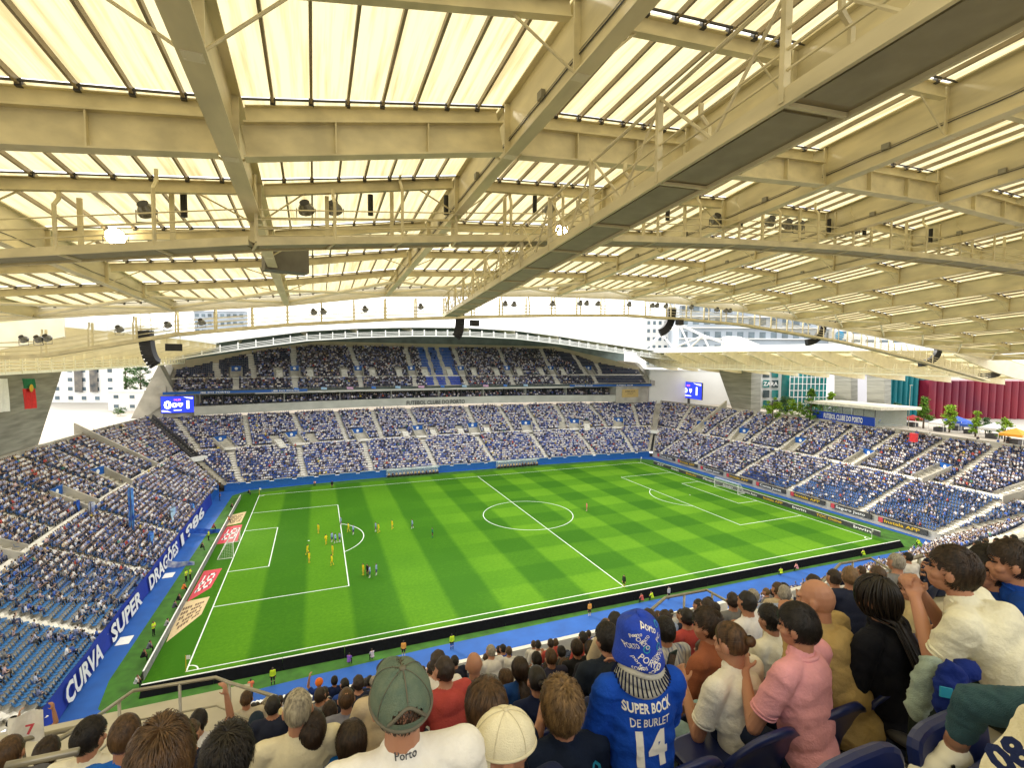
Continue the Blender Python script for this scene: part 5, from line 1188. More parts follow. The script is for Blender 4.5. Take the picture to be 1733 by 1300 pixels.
M_lamp_on = nmat('lit_lamp', (1, .8, .5), .4, emis=(1, .82, .5), estr=26); M_lampglass = nmat('lamp_reflector', (.22, .22, .2), .3, metal=.4, var=.4, vscale=8)
def spotlight(u, v, y, label, lit=False, r=.34):
    c = at(u, v, y=y); t = empty('floodlight', c, label, 'floodlight', None if lit else 'unlit round spotlights on the walkway rails'); n = 12; ax = unit(V(.1, -.85, -.5)) if lit else unit(V(.25, 1, -.75)); a_ = unit(np.cross(ax, V(0, 0, 1))); b_ = np.cross(a_, ax)
    mb = MB(); mb.tube([c - ax * .30, c - ax * .05, c + ax * .12], [r * .45, r * .9, r], n); part('lamp_head', mb, M_lampglass, t)
    mb = MB(); mb.face([c + ax * .125 + (a_ * math.cos(q) + b_ * math.sin(q)) * r * .92 for q in np.linspace(0, 6.283, n, endpoint=False)]); mb.face([c - ax * .31 + (a_ * math.cos(q) + b_ * math.sin(q)) * r * .6 for q in np.linspace(6.283, 0, n, endpoint=False)]); part('lens', mb, M_lamp_on if lit else M_dark, t)
    mb = MB(); mb.tube([c + a_ * r * 1.1, c + a_ * r * 1.1 - V(0, 0, .45), c - a_ * r * 1.1 - V(0, 0, .45), c - a_ * r * 1.1], .025, 5); part('bracket', mb, M_dark, t)
def iy(u): return float(np.interp(u, [pj(p)[0] for p in INNER], [p[1] for p in INNER])) + .8
for u, v, lb in ((248, 356, 'left of the first pair'), (518, 353, 'left lamp of the pair in the middle'), (566, 353, 'right lamp of the pair in the middle'), (777, 354, 'beside the second girder'), (931, 354, 'left of the gangway crossing'), (1211, 371, 'left lamp of the pair right of the gangway'), (1226, 372, 'right lamp of the pair right of the gangway'), (1303, 375, 'alone right of the gangway'), (1332, 380, 'left lamp of a pair far right'), (1352, 382, 'right lamp of a pair far right'), (1422, 388, 'left lamp of the last pair'), (1446, 388, 'right lamp of the last pair'), (1604, 408, 'near the right edge')): spotlight(u, v, iy(u), 'unlit round spotlight on the lighting walkway, %s' % lb)
spotlight(196, 399, -63.5, 'brightly lit lamp at the left under the lighting walkway', True, .42); spotlight(951, 391, iy(951), 'brightly lit lamp under the walkway just left of the gangway', True, .36)
for i, u in enumerate((311, 627, 755, 905, 1130, 1254, 1403, 1463, 1575)):
    c = at(u, 347 + max(0, u - 1000) * .09, y=iy(u)); mb = MB(); mb.tube([c - V(0, 0, .45), c + V(0, 0, .45)], .12, 8); tag(mb.build('speaker_box', M_black), 'narrow black cylinder fixed to a walkway hanger, number %d from the left' % (i + 1), 'loudspeaker', 'narrow black cylinders on the walkway hangers')
for i, (u, v) in enumerate(((531, 528), (547, 527), (618, 523), (712, 519), (855, 514), (870, 515), (935, 514), (982, 513), (993, 513), (1012, 514), (1065, 515))): spotlight(u, v, -42, 'small round spotlight against the white sky under the roof edge, number %d from the left' % (i + 1), r=.30)
for i, (u, v) in enumerate(((1104, 517), (1112, 517), (1127, 518), (1170, 520), (1213, 524), (1228, 526), (1235, 526), (40, 574), (65, 574), (80, 572), (202, 557), (284, 550), (341, 545))): spotlight(u, v, -42, 'small round spotlight on the edge walkway away from the gangway, number %d' % (i + 1), r=.30)

# ---------------------------------------------------------------- outside: esplanade, buildings, trees, cars
hole = [f_far(s, 1)[:2] for s in np.linspace(0, 1, 13)] + [f_right(s, 1)[:2] for s in np.linspace(.02, 1, 12)] + [f_near(s, 1)[:2] for s in np.linspace(1, 0, 13)[1:]] + [f_left(s, 1)[:2] for s in np.linspace(1, .02, 12)[1:]]
mb = MB(); n = len(hole)
for i in range(n):
    a, b = V(*hole[i], 0), V(*hole[(i + 1) % n], 0); A, B = unit(a) * 2600, unit(b) * 2600; zz = V(0, 0, 14.8); m1, m2 = unit(a) * 130, unit(b) * 130
    mb.face([a * 1.001 + zz, b * 1.001 + zz, m2 + zz, m1 + zz][::-1], 0); mb.face([m1 + zz, m2 + zz, B + zz, A + zz][::-1], 1)
M_plaza = nmat('esplanade_paving', (.52, .46, .38), .85, var=.15, vscale=.15); M_asph = nmat('town_ground', (.33, .31, .27), .9, var=.35, vscale=.02)
tag(mb.build('ground', [M_plaza, M_asph]), 'pale paved esplanade and town ground round the stadium', kind='structure')
mb = MB(); mb.face([(105, -60, 14.81), (112, -60, 14.81), (150, 90, 14.81), (140, 90, 14.81)]); tag(mb.build('road', nmat('asphalt', (.12, .12, .12), .9, var=.2)), 'street passing beyond the esplanade', kind='structure')
M_win = nmat('window_glass', (.10, .14, .17), .15, var=.4, vscale=.2)
def facing_box(u0, u1, vt, dist_, dep, mat, zb=14.8):
    """upright block whose front spans picture columns u0..u1 at the given forward distance"""
    a, b = at(u0, 600, d=dist_), at(u1, 600, d=dist_); zt = at((u0 + u1) / 2, vt, d=dist_)[2]; a[2] = b[2] = zb; fr = unit(V(b[0] - a[0], b[1] - a[1], 0)); bk = V(-fr[1], fr[0], 0)
    return a, fr, bk, np.linalg.norm(b - a), zt - zb
def building(name, u0, u1, vt, dist_, dep, mat, label, grid=None, roof=None, winmat=None, cover=(.6, .5), inset=.04, zb=14.8):
    a, fr, bk, W, H = facing_box(u0, u1, vt, dist_, dep, mat, zb); t = empty(name, a + fr * W / 2, label, 'building'); mb = MB(); mb.boxf(a, fr * W, bk * dep, V(0, 0, H)); part('wall', mb, mat, t)
    mb = MB(); mb.boxf(a - fr * .3 - bk * .3 + V(0, 0, H + .01), fr * (W + .6), bk * (dep + .6), V(0, 0, .5)); part('roof', mb, roof or mat, t)
    if grid:
        nx_, nz_ = grid; cw, ch = W / nx_, H / nz_; 
        for i in range(nx_):
            for j in range(nz_):
                if nx_ * nz_ > 96: pass
                o_ = a + fr * (cw * (i + .5 - cover[0] / 2)) + V(0, 0, ch * (j + .5 - cover[1] / 2)) - bk * .06; mb = MB(); mb.boxf(o_, fr * cw * cover[0], bk * .05, V(0, 0, ch * cover[1])); w_ = part('window', mb, winmat or M_win, t)
                mb = MB(); mb.boxf(o_ - V(0, 0, .18) - bk * .14, fr * cw * cover[0], bk * .12, V(0, 0, .16)); mb.build('sill', M_white, w_)
    return t, a, fr, bk, W, H
M_bwhite = nmat('white_render', (.74, .74, .72), .7, var=.06, vscale=.1); M_bgrey = nmat('grey_blue_cladding', (.33, .38, .44), .6, var=.15, vscale=.1); M_teal = nmat('teal_sheet', (.005, .16, .19), .4, var=.35, vscale=.12, stretch=(1, 1, .3)); M_maroon = nmat('maroon_sheet', (.11, .006, .03), .4, col2=(.24, .008, .02), vscale=.08); M_tealg = nmat('teal_glass', (.01, .16, .15), .15, var=.5, vscale=.15)
t, a, fr, bk, W, H = building('apartment_building', 60, 196, 588, 175, 3, M_bwhite, 'white apartment block with small windows between the left pylon and far stand', (6, 6), cover=(.34, .4))
for u in (124, 150): mb = MB(); p = at(u, 606, d=174.4); q = at(u + 13, 606, d=174.4); r_ = at(u + 8, 664, d=174.4); mb.boxf(V(p[0], p[1], r_[2]), V(q[0] - p[0], q[1] - p[1], 0), bk * .1, V(0, 0, p[2] - r_[2])); part('wall_banner', mb, nmat('dark_banner', (.05, .06, .07), .8, col2=(.25, .22, .18), vscale=.4), t)
building('apartment_building', 180, 262, 664, 150, 3, M_bwhite, 'low white house in front of the green trees left of the far stand', (3, 2), cover=(.3, .35))
building('apartment_building', 330, 415, 528, 330, 4, M_bgrey, 'pale balconied apartment block glimpsed left under the roof edge', (8, 9), cover=(.6, .45))
building('apartment_building', 1092, 1140, 540, 260, 15, M_bwhite, 'white stepped apartment block behind the right scoreboard array', (5, 9), cover=(.5, .45))
t, a, fr, bk, W, H = building('apartment_slab', 1148, 1412, 512, 240, 16, M_bgrey, 'long grey-blue apartment slab with white balcony bands beyond the right roof', (14, 7), cover=(.55, .5))
for j in range(9): mb = MB(); mb.boxf(a - fr * .2 - bk * 1.2 + V(0, 0, H * (j + .02) / 8.4), fr * (W + .4), bk * 1.15, V(0, 0, .55)); part('balcony', mb, M_bwhite, t)
t, a, fr, bk, W, H = building('shop_building', 1412, 1530, 556, 235, 12, M_bwhite, 'white block with a blue map pin sign beyond the right roof', (5, 8), cover=(.6, .3))
mb = MB(); c = at(1421, 572, d=233.5); n = 14; r0 = 2.1; mb.face([c + fr * math.cos(q) * r0 + V(0, 0, 1.2 + math.sin(q) * r0) for q in np.linspace(0, 6.283, n, endpoint=False)]); mb.face([c - fr * 1.7 + V(0, 0, 0), c + V(0, 0, -3.2), c + fr * 1.7 + V(0, 0, 0)]); part('pin_sign', mb, nmat('pin_blue', (.02, .25, .45), .5), t)
t, a, fr, bk, W, H = building('shop_building', 1286, 1345, 628, 170, 20, M_bwhite, 'white shop building with square windows lettered ZARA right of the pylon', None)
for i in range(2):
    for j in range(4):
        p0, p1 = at(1291 + i * 15, 690 - j * 17, d=169.8), at(1302 + i * 15, 680 - j * 17, d=169.8); mb = MB(); mb.boxf(V(p0[0], p0[1], p0[2]), fr * math.dist(p0[:2], p1[:2]), bk * .1, V(0, 0, (p1[2] - p0[2]) * 1.25)); part('window', mb, M_darkglass if (i + j) % 2 else M_tealg, t)
mb = MB(); put_text(mb, 'ZARA', at(1304, 653, d=169.5), fr, (0, 0, 1), 1.3, bold=.02, width=5); part('lettering', mb, M_white, t)
building('warehouse', 1100, 1246, 628, 185, 25, M_bwhite, 'plain white windowless hall behind the right scoreboard', None)
building('warehouse', 1430, 1489, 635, 146, 8, nmat('lilac_white', (.62, .62, .68), .7), 'plain white wall seen between the two square concrete columns', None)
t, a, fr, bk, W, H = building('glass_building', 1338, 1424, 628, 165, 20, M_tealg, 'teal glass-fronted building with white grid right of the shop', None)
mb = MB()
for i in range(13): mb.boxf(a + fr * W * i / 12 - bk * .1, fr * .22, bk * .1, V(0, 0, H))
for j in range(7): mb.boxf(a + V(0, 0, H * j / 6) - bk * .12, fr * W, bk * .1, V(0, 0, .22))
part('glazing_grid', mb, M_bwhite, t)
def corrugated(name, u0, u1, vt, dist_, mat, label, n=15, trim=None):
    a, fr, bk, W, H = facing_box(u0, u1, vt, dist_, 10, mat); t = empty(name, a + fr * W / 2, label, 'building'); mb = MB(); m_ = n * 8; pts = [a + fr * W * i / m_ - bk * (1.0 * abs(math.sin(math.pi * i / 8))) for i in range(m_ + 1)]
    for p, q in zip(pts[:-1], pts[1:]): mb.face([p, q, q + V(0, 0, H), p + V(0, 0, H)])
    mb.boxf(a + bk * .1, fr * W, bk * 12, V(0, 0, H - .02)); part('wall', mb, mat, t); return t, a, fr, bk, W, H
corrugated('corrugated_hall', 1494, 1592, 636, 150, M_teal, 'teal fluted hall with vertical corrugations beyond the esplanade', 11)
t, a, fr, bk, W, H = corrugated('corrugated_hall', 1575, 1790, 645, 146, M_maroon, 'dark red fluted hall at the right edge beyond the esplanade', 17)
building('warehouse', 1596, 1790, 638, 175, 10, M_bwhite, 'pale rooftop line showing above the dark red fluted hall', (22, 1), cover=(.5, .08)) if False else None
# studio box on top of the right stand
t = empty('glass_studio', (90, -16, 15), 'glass hospitality box with a blue club banner above the right stand', 'viewing box'); 
X0, X1 = 85.6, 84.6
def zz_(v, u=1478, x=X1): return float(at(u, v, x=x)[2])
P0, P1 = at(1392, 710, x=X0), at(1480, 722, x=X1); zb, zm, zg, zr = zz_(722), zz_(706.5), zz_(693), zz_(688.5); bkk = V(9.5, -1.5, 0)
def pr(z, p): return V(p[0], p[1], z)
mb = MB(); q = [pr(zg, P0) + V(-1.2, 4.5, 0), pr(zg, P1) + V(-1.2, -2.0, 0), pr(zg, P1) + bkk + V(1, -2.5, 0), pr(zg, P0) + bkk + V(1, 4, 0)]; mb.add(q + [p + V(0, 0, zr - zg) for p in q], [[3, 2, 1, 0], [4, 5, 6, 7], [0, 1, 5, 4], [1, 2, 6, 5], [2, 3, 7, 6], [3, 0, 4, 7]]); part('roof_slab', mb, M_stair, t)
mb = MB(); q = [pr(zb - .5, P0) + V(.3, .6, 0), pr(zb - .5, P1) + V(.3, -.6, 0), pr(zb - .5, P1) + bkk + V(0, -.6, 0), pr(zb - .5, P0) + bkk]; mb.add(q + [p + V(0, 0, .45) for p in q], [[3, 2, 1, 0], [4, 5, 6, 7], [0, 1, 5, 4], [1, 2, 6, 5], [2, 3, 7, 6], [3, 0, 4, 7]]); part('floor_slab', mb, M_conc, t)
mb = MB(); mb.face([pr(zm, P0), pr(zm, P1), pr(zg, P1), pr(zg, P0)]); mb.face([pr(zb, P1) , pr(zb, P1) + bkk, pr(zg, P1) + bkk, pr(zg, P1)]); part('glass', mb, M_glass, t)
for f in np.linspace(0, 1, 6): mb = MB(); p = lerp(P0, P1, f); mb.bar(pr(zm, p) + V(.05, 0, 0), pr(zg, p) + V(.05, 0, 0), .12, .12, up=(1, 0, 0)); part('mullion', mb, M_dark, t)
mb = MB(); mb.face([pr(zb, P0) + bkk, pr(zb, P1) + bkk, pr(zg, P1) + bkk, pr(zg, P0) + bkk]); mb.boxf(pr(13.5, P0) + V(2, -1, 0), (1.4, 0, 0), (0, -1.6, 0), (0, 0, zb - 14)); mb.boxf(pr(13.5, P1) + V(1.5, 3, 0), (3, 0, 0), (0, -2.2, 0), (0, 0, zb - 14)); part('core', mb, M_beige, t)
mb = MB(); a, b = pr(zb + .1, at(1374, 706, x=86.2)), pr(zb, P1); d = unit(b - a); nn = np.cross(d, V(0, 0, 1)); hh = zm - zb - .1; mb.boxf(a, b - a, -nn * .15, V(0, 0, hh), 0); put_text(mb, 'FUTEBOL CLUBE DO PORTO', lerp(a, b, .52) + nn * .04 + V(0, 0, hh * .2), d, (0, 0, 1), hh * .6, 1, bold=.03, width=np.linalg.norm(b - a) * .62); part('banner', mb, [M_royal, M_white], t)
for i in range(12):
    p = lerp(P0, P1, (i + .5) / 12) + V(1.2 + (i % 3) * .8, 0, 0); put_person(SIT[i % 3], (p[0], p[1], zb + .9), math.pi / 2, rnd.choice([(.5, .5, .5), K_, (.1, .15, .35)]), K_, rnd.choice(M_hairs[:3]), K_, 'guest sitting behind the glass of the hospitality box', 'guests in the glass hospitality box')
# trees
M_leaf = [nmat('leaf_%d' % i, c, .7, var=.45, vscale=.9) for i, c in enumerate([(.10, .22, .012), (.20, .34, .015), (.03, .09, .015), (.05, .13, .02)])]; M_bark = nmat('bark', (.12, .09, .06), .9, var=.3)
def tree(u, vb, vt, dist_, wpx, mi, label, conical=False, name='tree', n=1400, zb=None):
    b = at(u, vb, d=dist_); b[2] = 14.8 if zb is None else zb; top = at(u, vt, d=dist_)[2]; H = max(2., top - b[2]); Wd = wpx * dist_ / FPX / 2; r_ = random.Random(int(u * 7 + vb))
    t = empty(name, b, label, 'tree'); mb = MB(); mb.tube([b, b + V(.1, 0, H * .5), b + V(0, .1, H * .85)], [H * .03, H * .02, H * .008], 6)
    for k in range(7): a = r_.uniform(0, 6.28); h = r_.uniform(.25, .7) * H; mb.tube([b + V(0, 0, h), b + V(math.cos(a) * Wd * .6, math.sin(a) * Wd * .6, h + H * .15)], [H * .012, H * .004], 5)
    part('trunk', mb, M_bark, t); mb = MB(); cl = []
    for k in range(26):
        h = r_.uniform(.18, 1); rr = Wd * ((1.05 - h) if conical else math.sqrt(max(.05, 1 - (2 * h - 1.15) ** 2))); a = r_.uniform(0, 6.28); q = rr * math.sqrt(r_.random()); cl.append((b + V(math.cos(a) * q, math.sin(a) * q, h * H * .95), Wd * r_.uniform(.2, .38)))
    for k in range(n):
        c, rad = r_.choice(cl); p = c + V(r_.gauss(0, .5), r_.gauss(0, .5), r_.gauss(0, .35)) * rad; s = r_.uniform(.12, .26) * (H / 6) ** .5; x = unit((r_.gauss(0, 1), r_.gauss(0, 1), r_.gauss(0, .6))); y = unit(np.cross(x, (r_.gauss(0, 1), r_.gauss(0, 1), 1))); mb.face([p - x * s, p + y * s * .6, p + x * s, p - y * s * .6])
    part('crown', mb, M_leaf[mi], t)
for q in ((508, 0, 0),): pass
for (u, vb, vt, d, wp, mi, con, lb) in ((1307, 716, 672, 140, 26, 1, 0, 'bright green small tree right of the pylon'), (1341, 718, 677, 142, 28, 1, 0, 'yellow-green tree left of the tall one before the glass building'), (1371, 722, 658, 135, 36, 0, 1, 'tall light green pointed tree before the teal glass building'), (1405, 722, 660, 140, 26, 1, 1, 'slim yellow-green tree beside the left square column'), (1330, 705, 670, 155, 30, 2, 0, 'dark green bush-like tree behind the yellow-green one'), (1390, 715, 675, 150, 26, 3, 0, 'mid green tree between the two pointed ones'), (1518, 715, 682, 135, 26, 2, 0, 'dark spreading tree before the teal fluted hall'), (1563, 712, 672, 125, 30, 0, 1, 'light green pointed tree between teal and red halls'), (1607, 722, 684, 118, 30, 1, 1, 'yellow-green pointed tree before the red hall'), (1651, 730, 690, 112, 22, 1, 1, 'slim yellow-green tree before the red hall'), (1700, 742, 705, 105, 22, 1, 0, 'small round yellow tree near the right edge'), (1668, 725, 706, 116, 20, 2, 0, 'low dark bush before the red hall'), (1112, 668, 625, 210, 12, 1, 0, 'pale green tree just right of the far stand'), (1125, 672, 624, 205, 20, 1, 0, 'round light green tree behind the right scoreboard'),
                                         (215, 720, 612, 200, 44, 3, 0, 'large dark green tree behind the low white house'), (240, 720, 618, 210, 30, 2, 0, 'dark green tree against the far stand buttress'), (205, 720, 690, 140, 20, 3, 0, 'low green shrub in front of the low white house')): tree(u, vb, vt, d, wp, mi, lb, con, n=2200 if wp > 25 else 1300)
# cars, tents, kiosk
def car(u, v, col, label, rz=0., z=14.82):
    p = at(u, v, z=z); t = empty('parked_car', p, label, 'car', rz=0); c, s = math.cos(rz), math.sin(rz); X, Y = V(c, s, 0), V(-s, c, 0)
    mb = MB(); prof = [(-2.1, .35), (-2.15, .8), (-1.5, .95), (-.9, 1.42), (.7, 1.45), (1.35, .98), (2.1, .82), (2.15, .35)]; vs = [p + X * a + Y * q + V(0, 0, b) for q in (-.85, .85) for a, b in prof]; n = 8
    mb.add(vs, [list(range(8))[::-1], list(range(8, 16))] + [[i, (i + 1) % 8, 8 + (i + 1) % 8, 8 + i] for i in range(8)]); part('body', mb, nmat('car_paint', col, .3, var=.05), t)
    mb = MB()
    for q in (-.87, .87): mb.face([p + X * a + Y * q + V(0, 0, b) for a, b in ((-1.3, 1.0), (-.85, 1.36), (.65, 1.38), (1.1, 1.0))][::(1 if q < 0 else -1)])
    mb.face([p + X * a + Y * q + V(0, 0, b) for a, b, q in ((-1.52, 1.0, -.7), (-.95, 1.42, -.65), (-.95, 1.42, .65), (-1.52, 1.0, .7))]); part('window', mb, M_darkglass, t)
    for a in (-1.35, 1.35):
        for q in (-.8, .8): mb = MB(); mb.tube([p + X * a + Y * (q - .1) + V(0, 0, .33), p + X * a + Y * (q + .1) + V(0, 0, .33)], .33, 12); part('wheel', mb, M_black, t)
for u, v, c, lb, rz in ((1200, 660, (.7, .7, .7), 'silver car parked by the white hall behind the right scoreboard', 1.2), (1128, 655, (.5, .06, .05), 'red car left of the right scoreboard', 1.0), (1116, 650, (.1, .1, .12), 'dark car beside the far stand end', 1.0), (1343, 692, (.05, .06, .08), 'dark car under the trees right of the pylon', .9), (1362, 697, (.1, .1, .1), 'black car before the glass building', .9), (1385, 700, (.03, .12, .25), 'blue car before the glass building', .9), (1512, 712, (.7, .7, .7), 'white van-like car right of the glass studio', .8), (1535, 716, (.6, .62, .65), 'silver car before the teal fluted hall', .8), (1195, 652, (.05, .05, .07), 'black car farther along the white hall', 1.2)): car(u, v, c, lb, rz)
def tent(u, v, wd, h, col, label, name='market_tent', body=None):
    wd *= .78; h *= .85
    p = at(u, v, z=14.82); t = empty(name, p, label, 'tent'); mb = MB()
    for a, b in ((-1, -1), (1, -1), (1, 1), (-1, 1)): mb = MB(); mb.tube([p + V(a * wd / 2, b * wd / 2, 0), p + V(a * wd / 2, b * wd / 2, h)], .05, 5); part('pole', mb, M_white, t)
    mb = MB(); c4 = [p + V(a * wd / 2, b * wd / 2, h) for a, b in ((-1, -1), (1, -1), (1, 1), (-1, 1))]; ap = p + V(0, 0, h + wd * .3)
    for i in range(4): mb.face([c4[i], c4[(i + 1) % 4], ap]); mb.face([c4[i] - V(0, 0, .5), c4[(i + 1) % 4] - V(0, 0, .5), c4[(i + 1) % 4], c4[i]])
    part('canopy', mb, nmat('tent_cloth', col, .8), t)
    mb = MB(); mb.box(p + V(0, 0, .5), (wd * .7, wd * .5, 1.0)); part('counter', mb, body or M_dark, t)
for q in ((1135, 661, 6, 2.6, (.03, .12, .6), 'blue tent left of the right scoreboard'), (1544, 722, 4, 2.5, (.45, .03, .03), 'red-roofed stall right of the glass studio'), (1618, 728, 5, 2.8, (.03, .1, .55), 'bright blue stall before the red hall'), (1640, 734, 3.5, 2.6, (.05, .12, .5), 'small blue stall beside the bright blue one'), (1682, 742, 5, 2.8, (.6, .6, .6), 'white-roofed dark stall near the right edge'), (1718, 752, 5, 2.6, (.75, .35, .04), 'orange food stall at the right edge'), (1590, 730, 4, 2.5, (.7, .7, .7), 'white stall before the yellow-green pointed tree')): tent(*q)
c = at(1546, 748, z=15.0); mb = MB(); mb.box(c + V(0, 0, .9), (.9, 1.1, 1.8)); tag(mb.build('vending_kiosk', nmat('kiosk_red', (.6, .02, .03), .5)), 'small upright red kiosk on the esplanade above the right stand', 'kiosk')
for i, (u, v) in enumerate([(1530 + k * 7 + (k % 3) * 4, 747 - (k % 4) * 2) for k in range(6)] + [(1620 + k * 17, 762 - (k % 3) * 5) for k in range(6)] + [(1296 + 15 * k, 722 + (k % 3)) for k in range(5)]):
    p = at(u, v, z=14.85); put_person(STAND[i % 3], (p[0], p[1], 14.83), rnd.uniform(0, 6), *[rnd.choice([(.03, .03, .04), (.6, .6, .6), (.05, .1, .3)])], K_, rnd.choice(M_hairs[:3]), K_, 'distant person walking on the esplanade beyond the right stand', 'people on the esplanade beyond the right stand')
mb = MB(); t = empty('street_lamp', at(1537, 726, z=14.8), 'tall slim street lamp before the teal fluted hall', 'street lamp'); p = at(1537, 726, z=14.8); mb.tube([p, p + V(0, 0, 11)], [.12, .06], 6); part('pole', mb, M_metal, t); mb = MB(); mb.box(p + V(.3, 0, 11), (.9, .3, .15)); part('lamp_head', mb, M_metal, t)

# ---------------------------------------------------------------- foreground: rows k = 0..25 of the near upper tier
def hair_strands(k, style, n, L, seed, curl=0., width=.004, bun=None):
    r_ = np.random.default_rng(seed); A = V(.079, .100, .109); ctr = V(0, -.010, .016)
    d = r_.normal(size=(n * 3, 3)); d /= np.linalg.norm(d, axis=1)[:, None]
    x, y, z = d.T; low = -.62 if style in ('long', 'locs', 'bun', 'curly') else -.55
    ok = (z > low) & ~((y > .25) & (z < .42)) & ~((y > -.05) & (z < -.12)) & ~((y > .05) & (z < .15) & (abs(x) > .6))
    if style == 'balding': ok &= ~((z > .55) & (y < .5) & (y > -.75))
    d = d[ok][:n]; n = len(d); P_ = ctr + d * A * 1.0; m_ = {'short': 5, 'crop': 4, 'balding': 4, 'curly': 8, 'long': 16, 'locs': 18, 'bun': 9}[style]
    crown = ctr + V(.015, -.055, .105); Ls = L * r_.uniform(.7, 1.1, n); pts = [P_]; cur = P_.copy(); ph = r_.uniform(0, 6.28, n); nt_ = {'short': 90, 'crop': 60, 'balding': 50, 'curly': 55, 'long': 60, 'locs': 170, 'bun': 45}[style]; sd_ = r_.normal(size=(nt_, 3)); sd_ /= np.linalg.norm(sd_, axis=1)[:, None]; tuft = np.argmax(d @ sd_.T + r_.normal(0, .02, (n, nt_)), axis=1); tl = r_.uniform(0, 1, nt_); lift = .65 * tl[tuft] + .35 * r_.uniform(.0, 1., n); tj = r_.normal(0, .045, (nt_, 3))[tuft]; ph = .5 * ph + 5 * tl[tuft]
    part_x = r_.normal(0, .02, n)
    for j in range(1, m_):
        u = j / (m_ - 1); nrm = (cur - ctr) / A ** 2; nrm /= np.linalg.norm(nrm, axis=1)[:, None]
        if style == 'bun': g = bun - cur
        elif style in ('long', 'locs'): g = (cur - crown) * V(1, 1, .4) * (1 - u) * 2.2 + V(0, -.10, -.30) * (0.35 + u)
        elif style == 'curly': g = (cur - crown) + V(0, 0, -.08)
        else: g = (cur - crown) * .8 + V(.02, .05, -.04) + tj + r_.normal(0, .022, (n, 3))
        on = np.linalg.norm((cur - ctr) / A, axis=1) < 1.35
        t = g - nrm * (g * nrm).sum(1)[:, None] * on[:, None]; t /= np.linalg.norm(t, axis=1)[:, None] + 1e-9
        st = (Ls / (m_ - 1))[:, None]; nx_ = cur + t * st
        if style == 'bun': nx_ = cur + (bun - cur) * (1 / (m_ - j + .5)) 
        if curl: nx_ = nx_ + curl * np.stack([np.sin(ph + j * 1.5), np.cos(ph * 1.3 + j * 1.4), np.sin(ph * .7 + j * 1.9)], 1)
        q = (nx_ - ctr) / A; rr = np.linalg.norm(q, axis=1); lf = 1.0 + {'short': .12, 'crop': .035, 'balding': .02, 'curly': .20, 'long': .12, 'locs': .14, 'bun': .05}[style] * (.3 + lift) * min(1, u * 1.6 + .15)
        inside = rr < lf; nx_[inside] = ctr + (q[inside] / rr[inside][:, None]) * A * (lf[inside][:, None])
        if style in ('long', 'locs'):     # stay outside the shoulders and back
            zz = nx_[:, 2]; back = np.interp(-zz, [.10, .20, .5], [-.075, -.13, -.155]) ; msk = (zz < -.10) & (np.abs(nx_[:, 0]) < .2) & (nx_[:, 1] > back - .03 * lift); nx_[msk, 1] = (back - .03 * lift)[msk]
        pts.append(nx_); cur = nx_
    S_ = np.stack(pts, 1); return S_
def hair_obj(k, style, parent, mat, n=1500, L=.04, seed=1, curl=0., width=.0045, bun=None, base=True):
    S_ = hair_strands(k, style, n, L, seed, curl, width, bun); n, m_, _ = S_.shape; ctr = V(0, -.01, .016)
    T = np.gradient(S_, axis=1); N_ = S_ - ctr; N_[:, :, 2] *= .5; X = np.cross(T, N_); X /= np.linalg.norm(X, axis=2)[:, :, None] + 1e-9
    w_ = width * np.linspace(1, .35, m_)[None, :, None]; nn = np.cross(X, T); nn /= np.linalg.norm(nn, axis=2)[:, :, None] + 1e-9
    if style == 'locs': ring = [X * w_, nn * w_, -X * w_, -nn * w_]
    else: ring = [X * w_, nn * w_ * .5, -X * w_]
    q = len(ring); vs = np.stack([S_ + r_ for r_ in ring], 2).reshape(n, m_ * q, 3); F = []
    for j in range(m_ - 1):
        for a in range(q if style == 'locs' else q - 1): b = (a + 1) % q; F.append([j * q + a, j * q + b, (j + 1) * q + b, (j + 1) * q + a])
    F = np.array(F); fs = (F[None] + (np.arange(n) * m_ * q)[:, None, None]).reshape(-1, 4); v = vs.reshape(-1, 3)
    base_mb = MB()
    if base:
        mb = base_mb; nn_ = 20; 
        for i in range(0, 11):
            th = math.pi * (i / 10) * .68
            for j in range(nn_):
                ph = 2 * math.pi * j / nn_; dv = V(math.sin(th) * math.cos(ph), math.sin(th) * math.sin(ph), math.cos(th)); rim = .955 if (dv[1] > .2 and dv[2] < .45) or (dv[1] > -.1 and dv[2] < -.1) else 1.012
                if style == 'balding' and dv[2] > .55: rim = .95
                mb.v.append(tuple(ctr + dv * V(.078, .099, .108) * rim)); mb.n += 1
        for i in range(10):
            for j in range(nn_): a = i * nn_ + j; b = i * nn_ + (j + 1) % nn_; mb.f.append([a, a + nn_, b + nn_, b]); mb.m.append(0)
        if bun is not None: mb.ell(bun + V(0, -.012, 0), (.036, .032, .034), 12, 8)
        bv, bf = quads(mb); v = np.concatenate([v, bv]); fs = np.concatenate([fs, bf + n * m_ * q])
    v = (k.HM @ v.T).T + k.head
    me = bpy.data.meshes.new('hair'); me.vertices.add(len(v)); me.vertices.foreach_set('co', v.astype(np.float32).ravel()); me.loops.add(len(fs) * 4); me.loops.foreach_set('vertex_index', fs.astype(np.int32).ravel())
    me.polygons.add(len(fs)); me.polygons.foreach_set('loop_start', (np.arange(len(fs)) * 4).astype(np.int32)); me.update(calc_edges=True); me.validate(); me.materials.append(mat); me.polygons.foreach_set('use_smooth', [True] * len(me.polygons))
    return mesh_obj('hair', me, parent)
def hair_mat(name, c, c2):
    mt = nmat(name, c, .42, col2=c2, vscale=55, stretch=(1, 1, .2), spec=.35); return mt
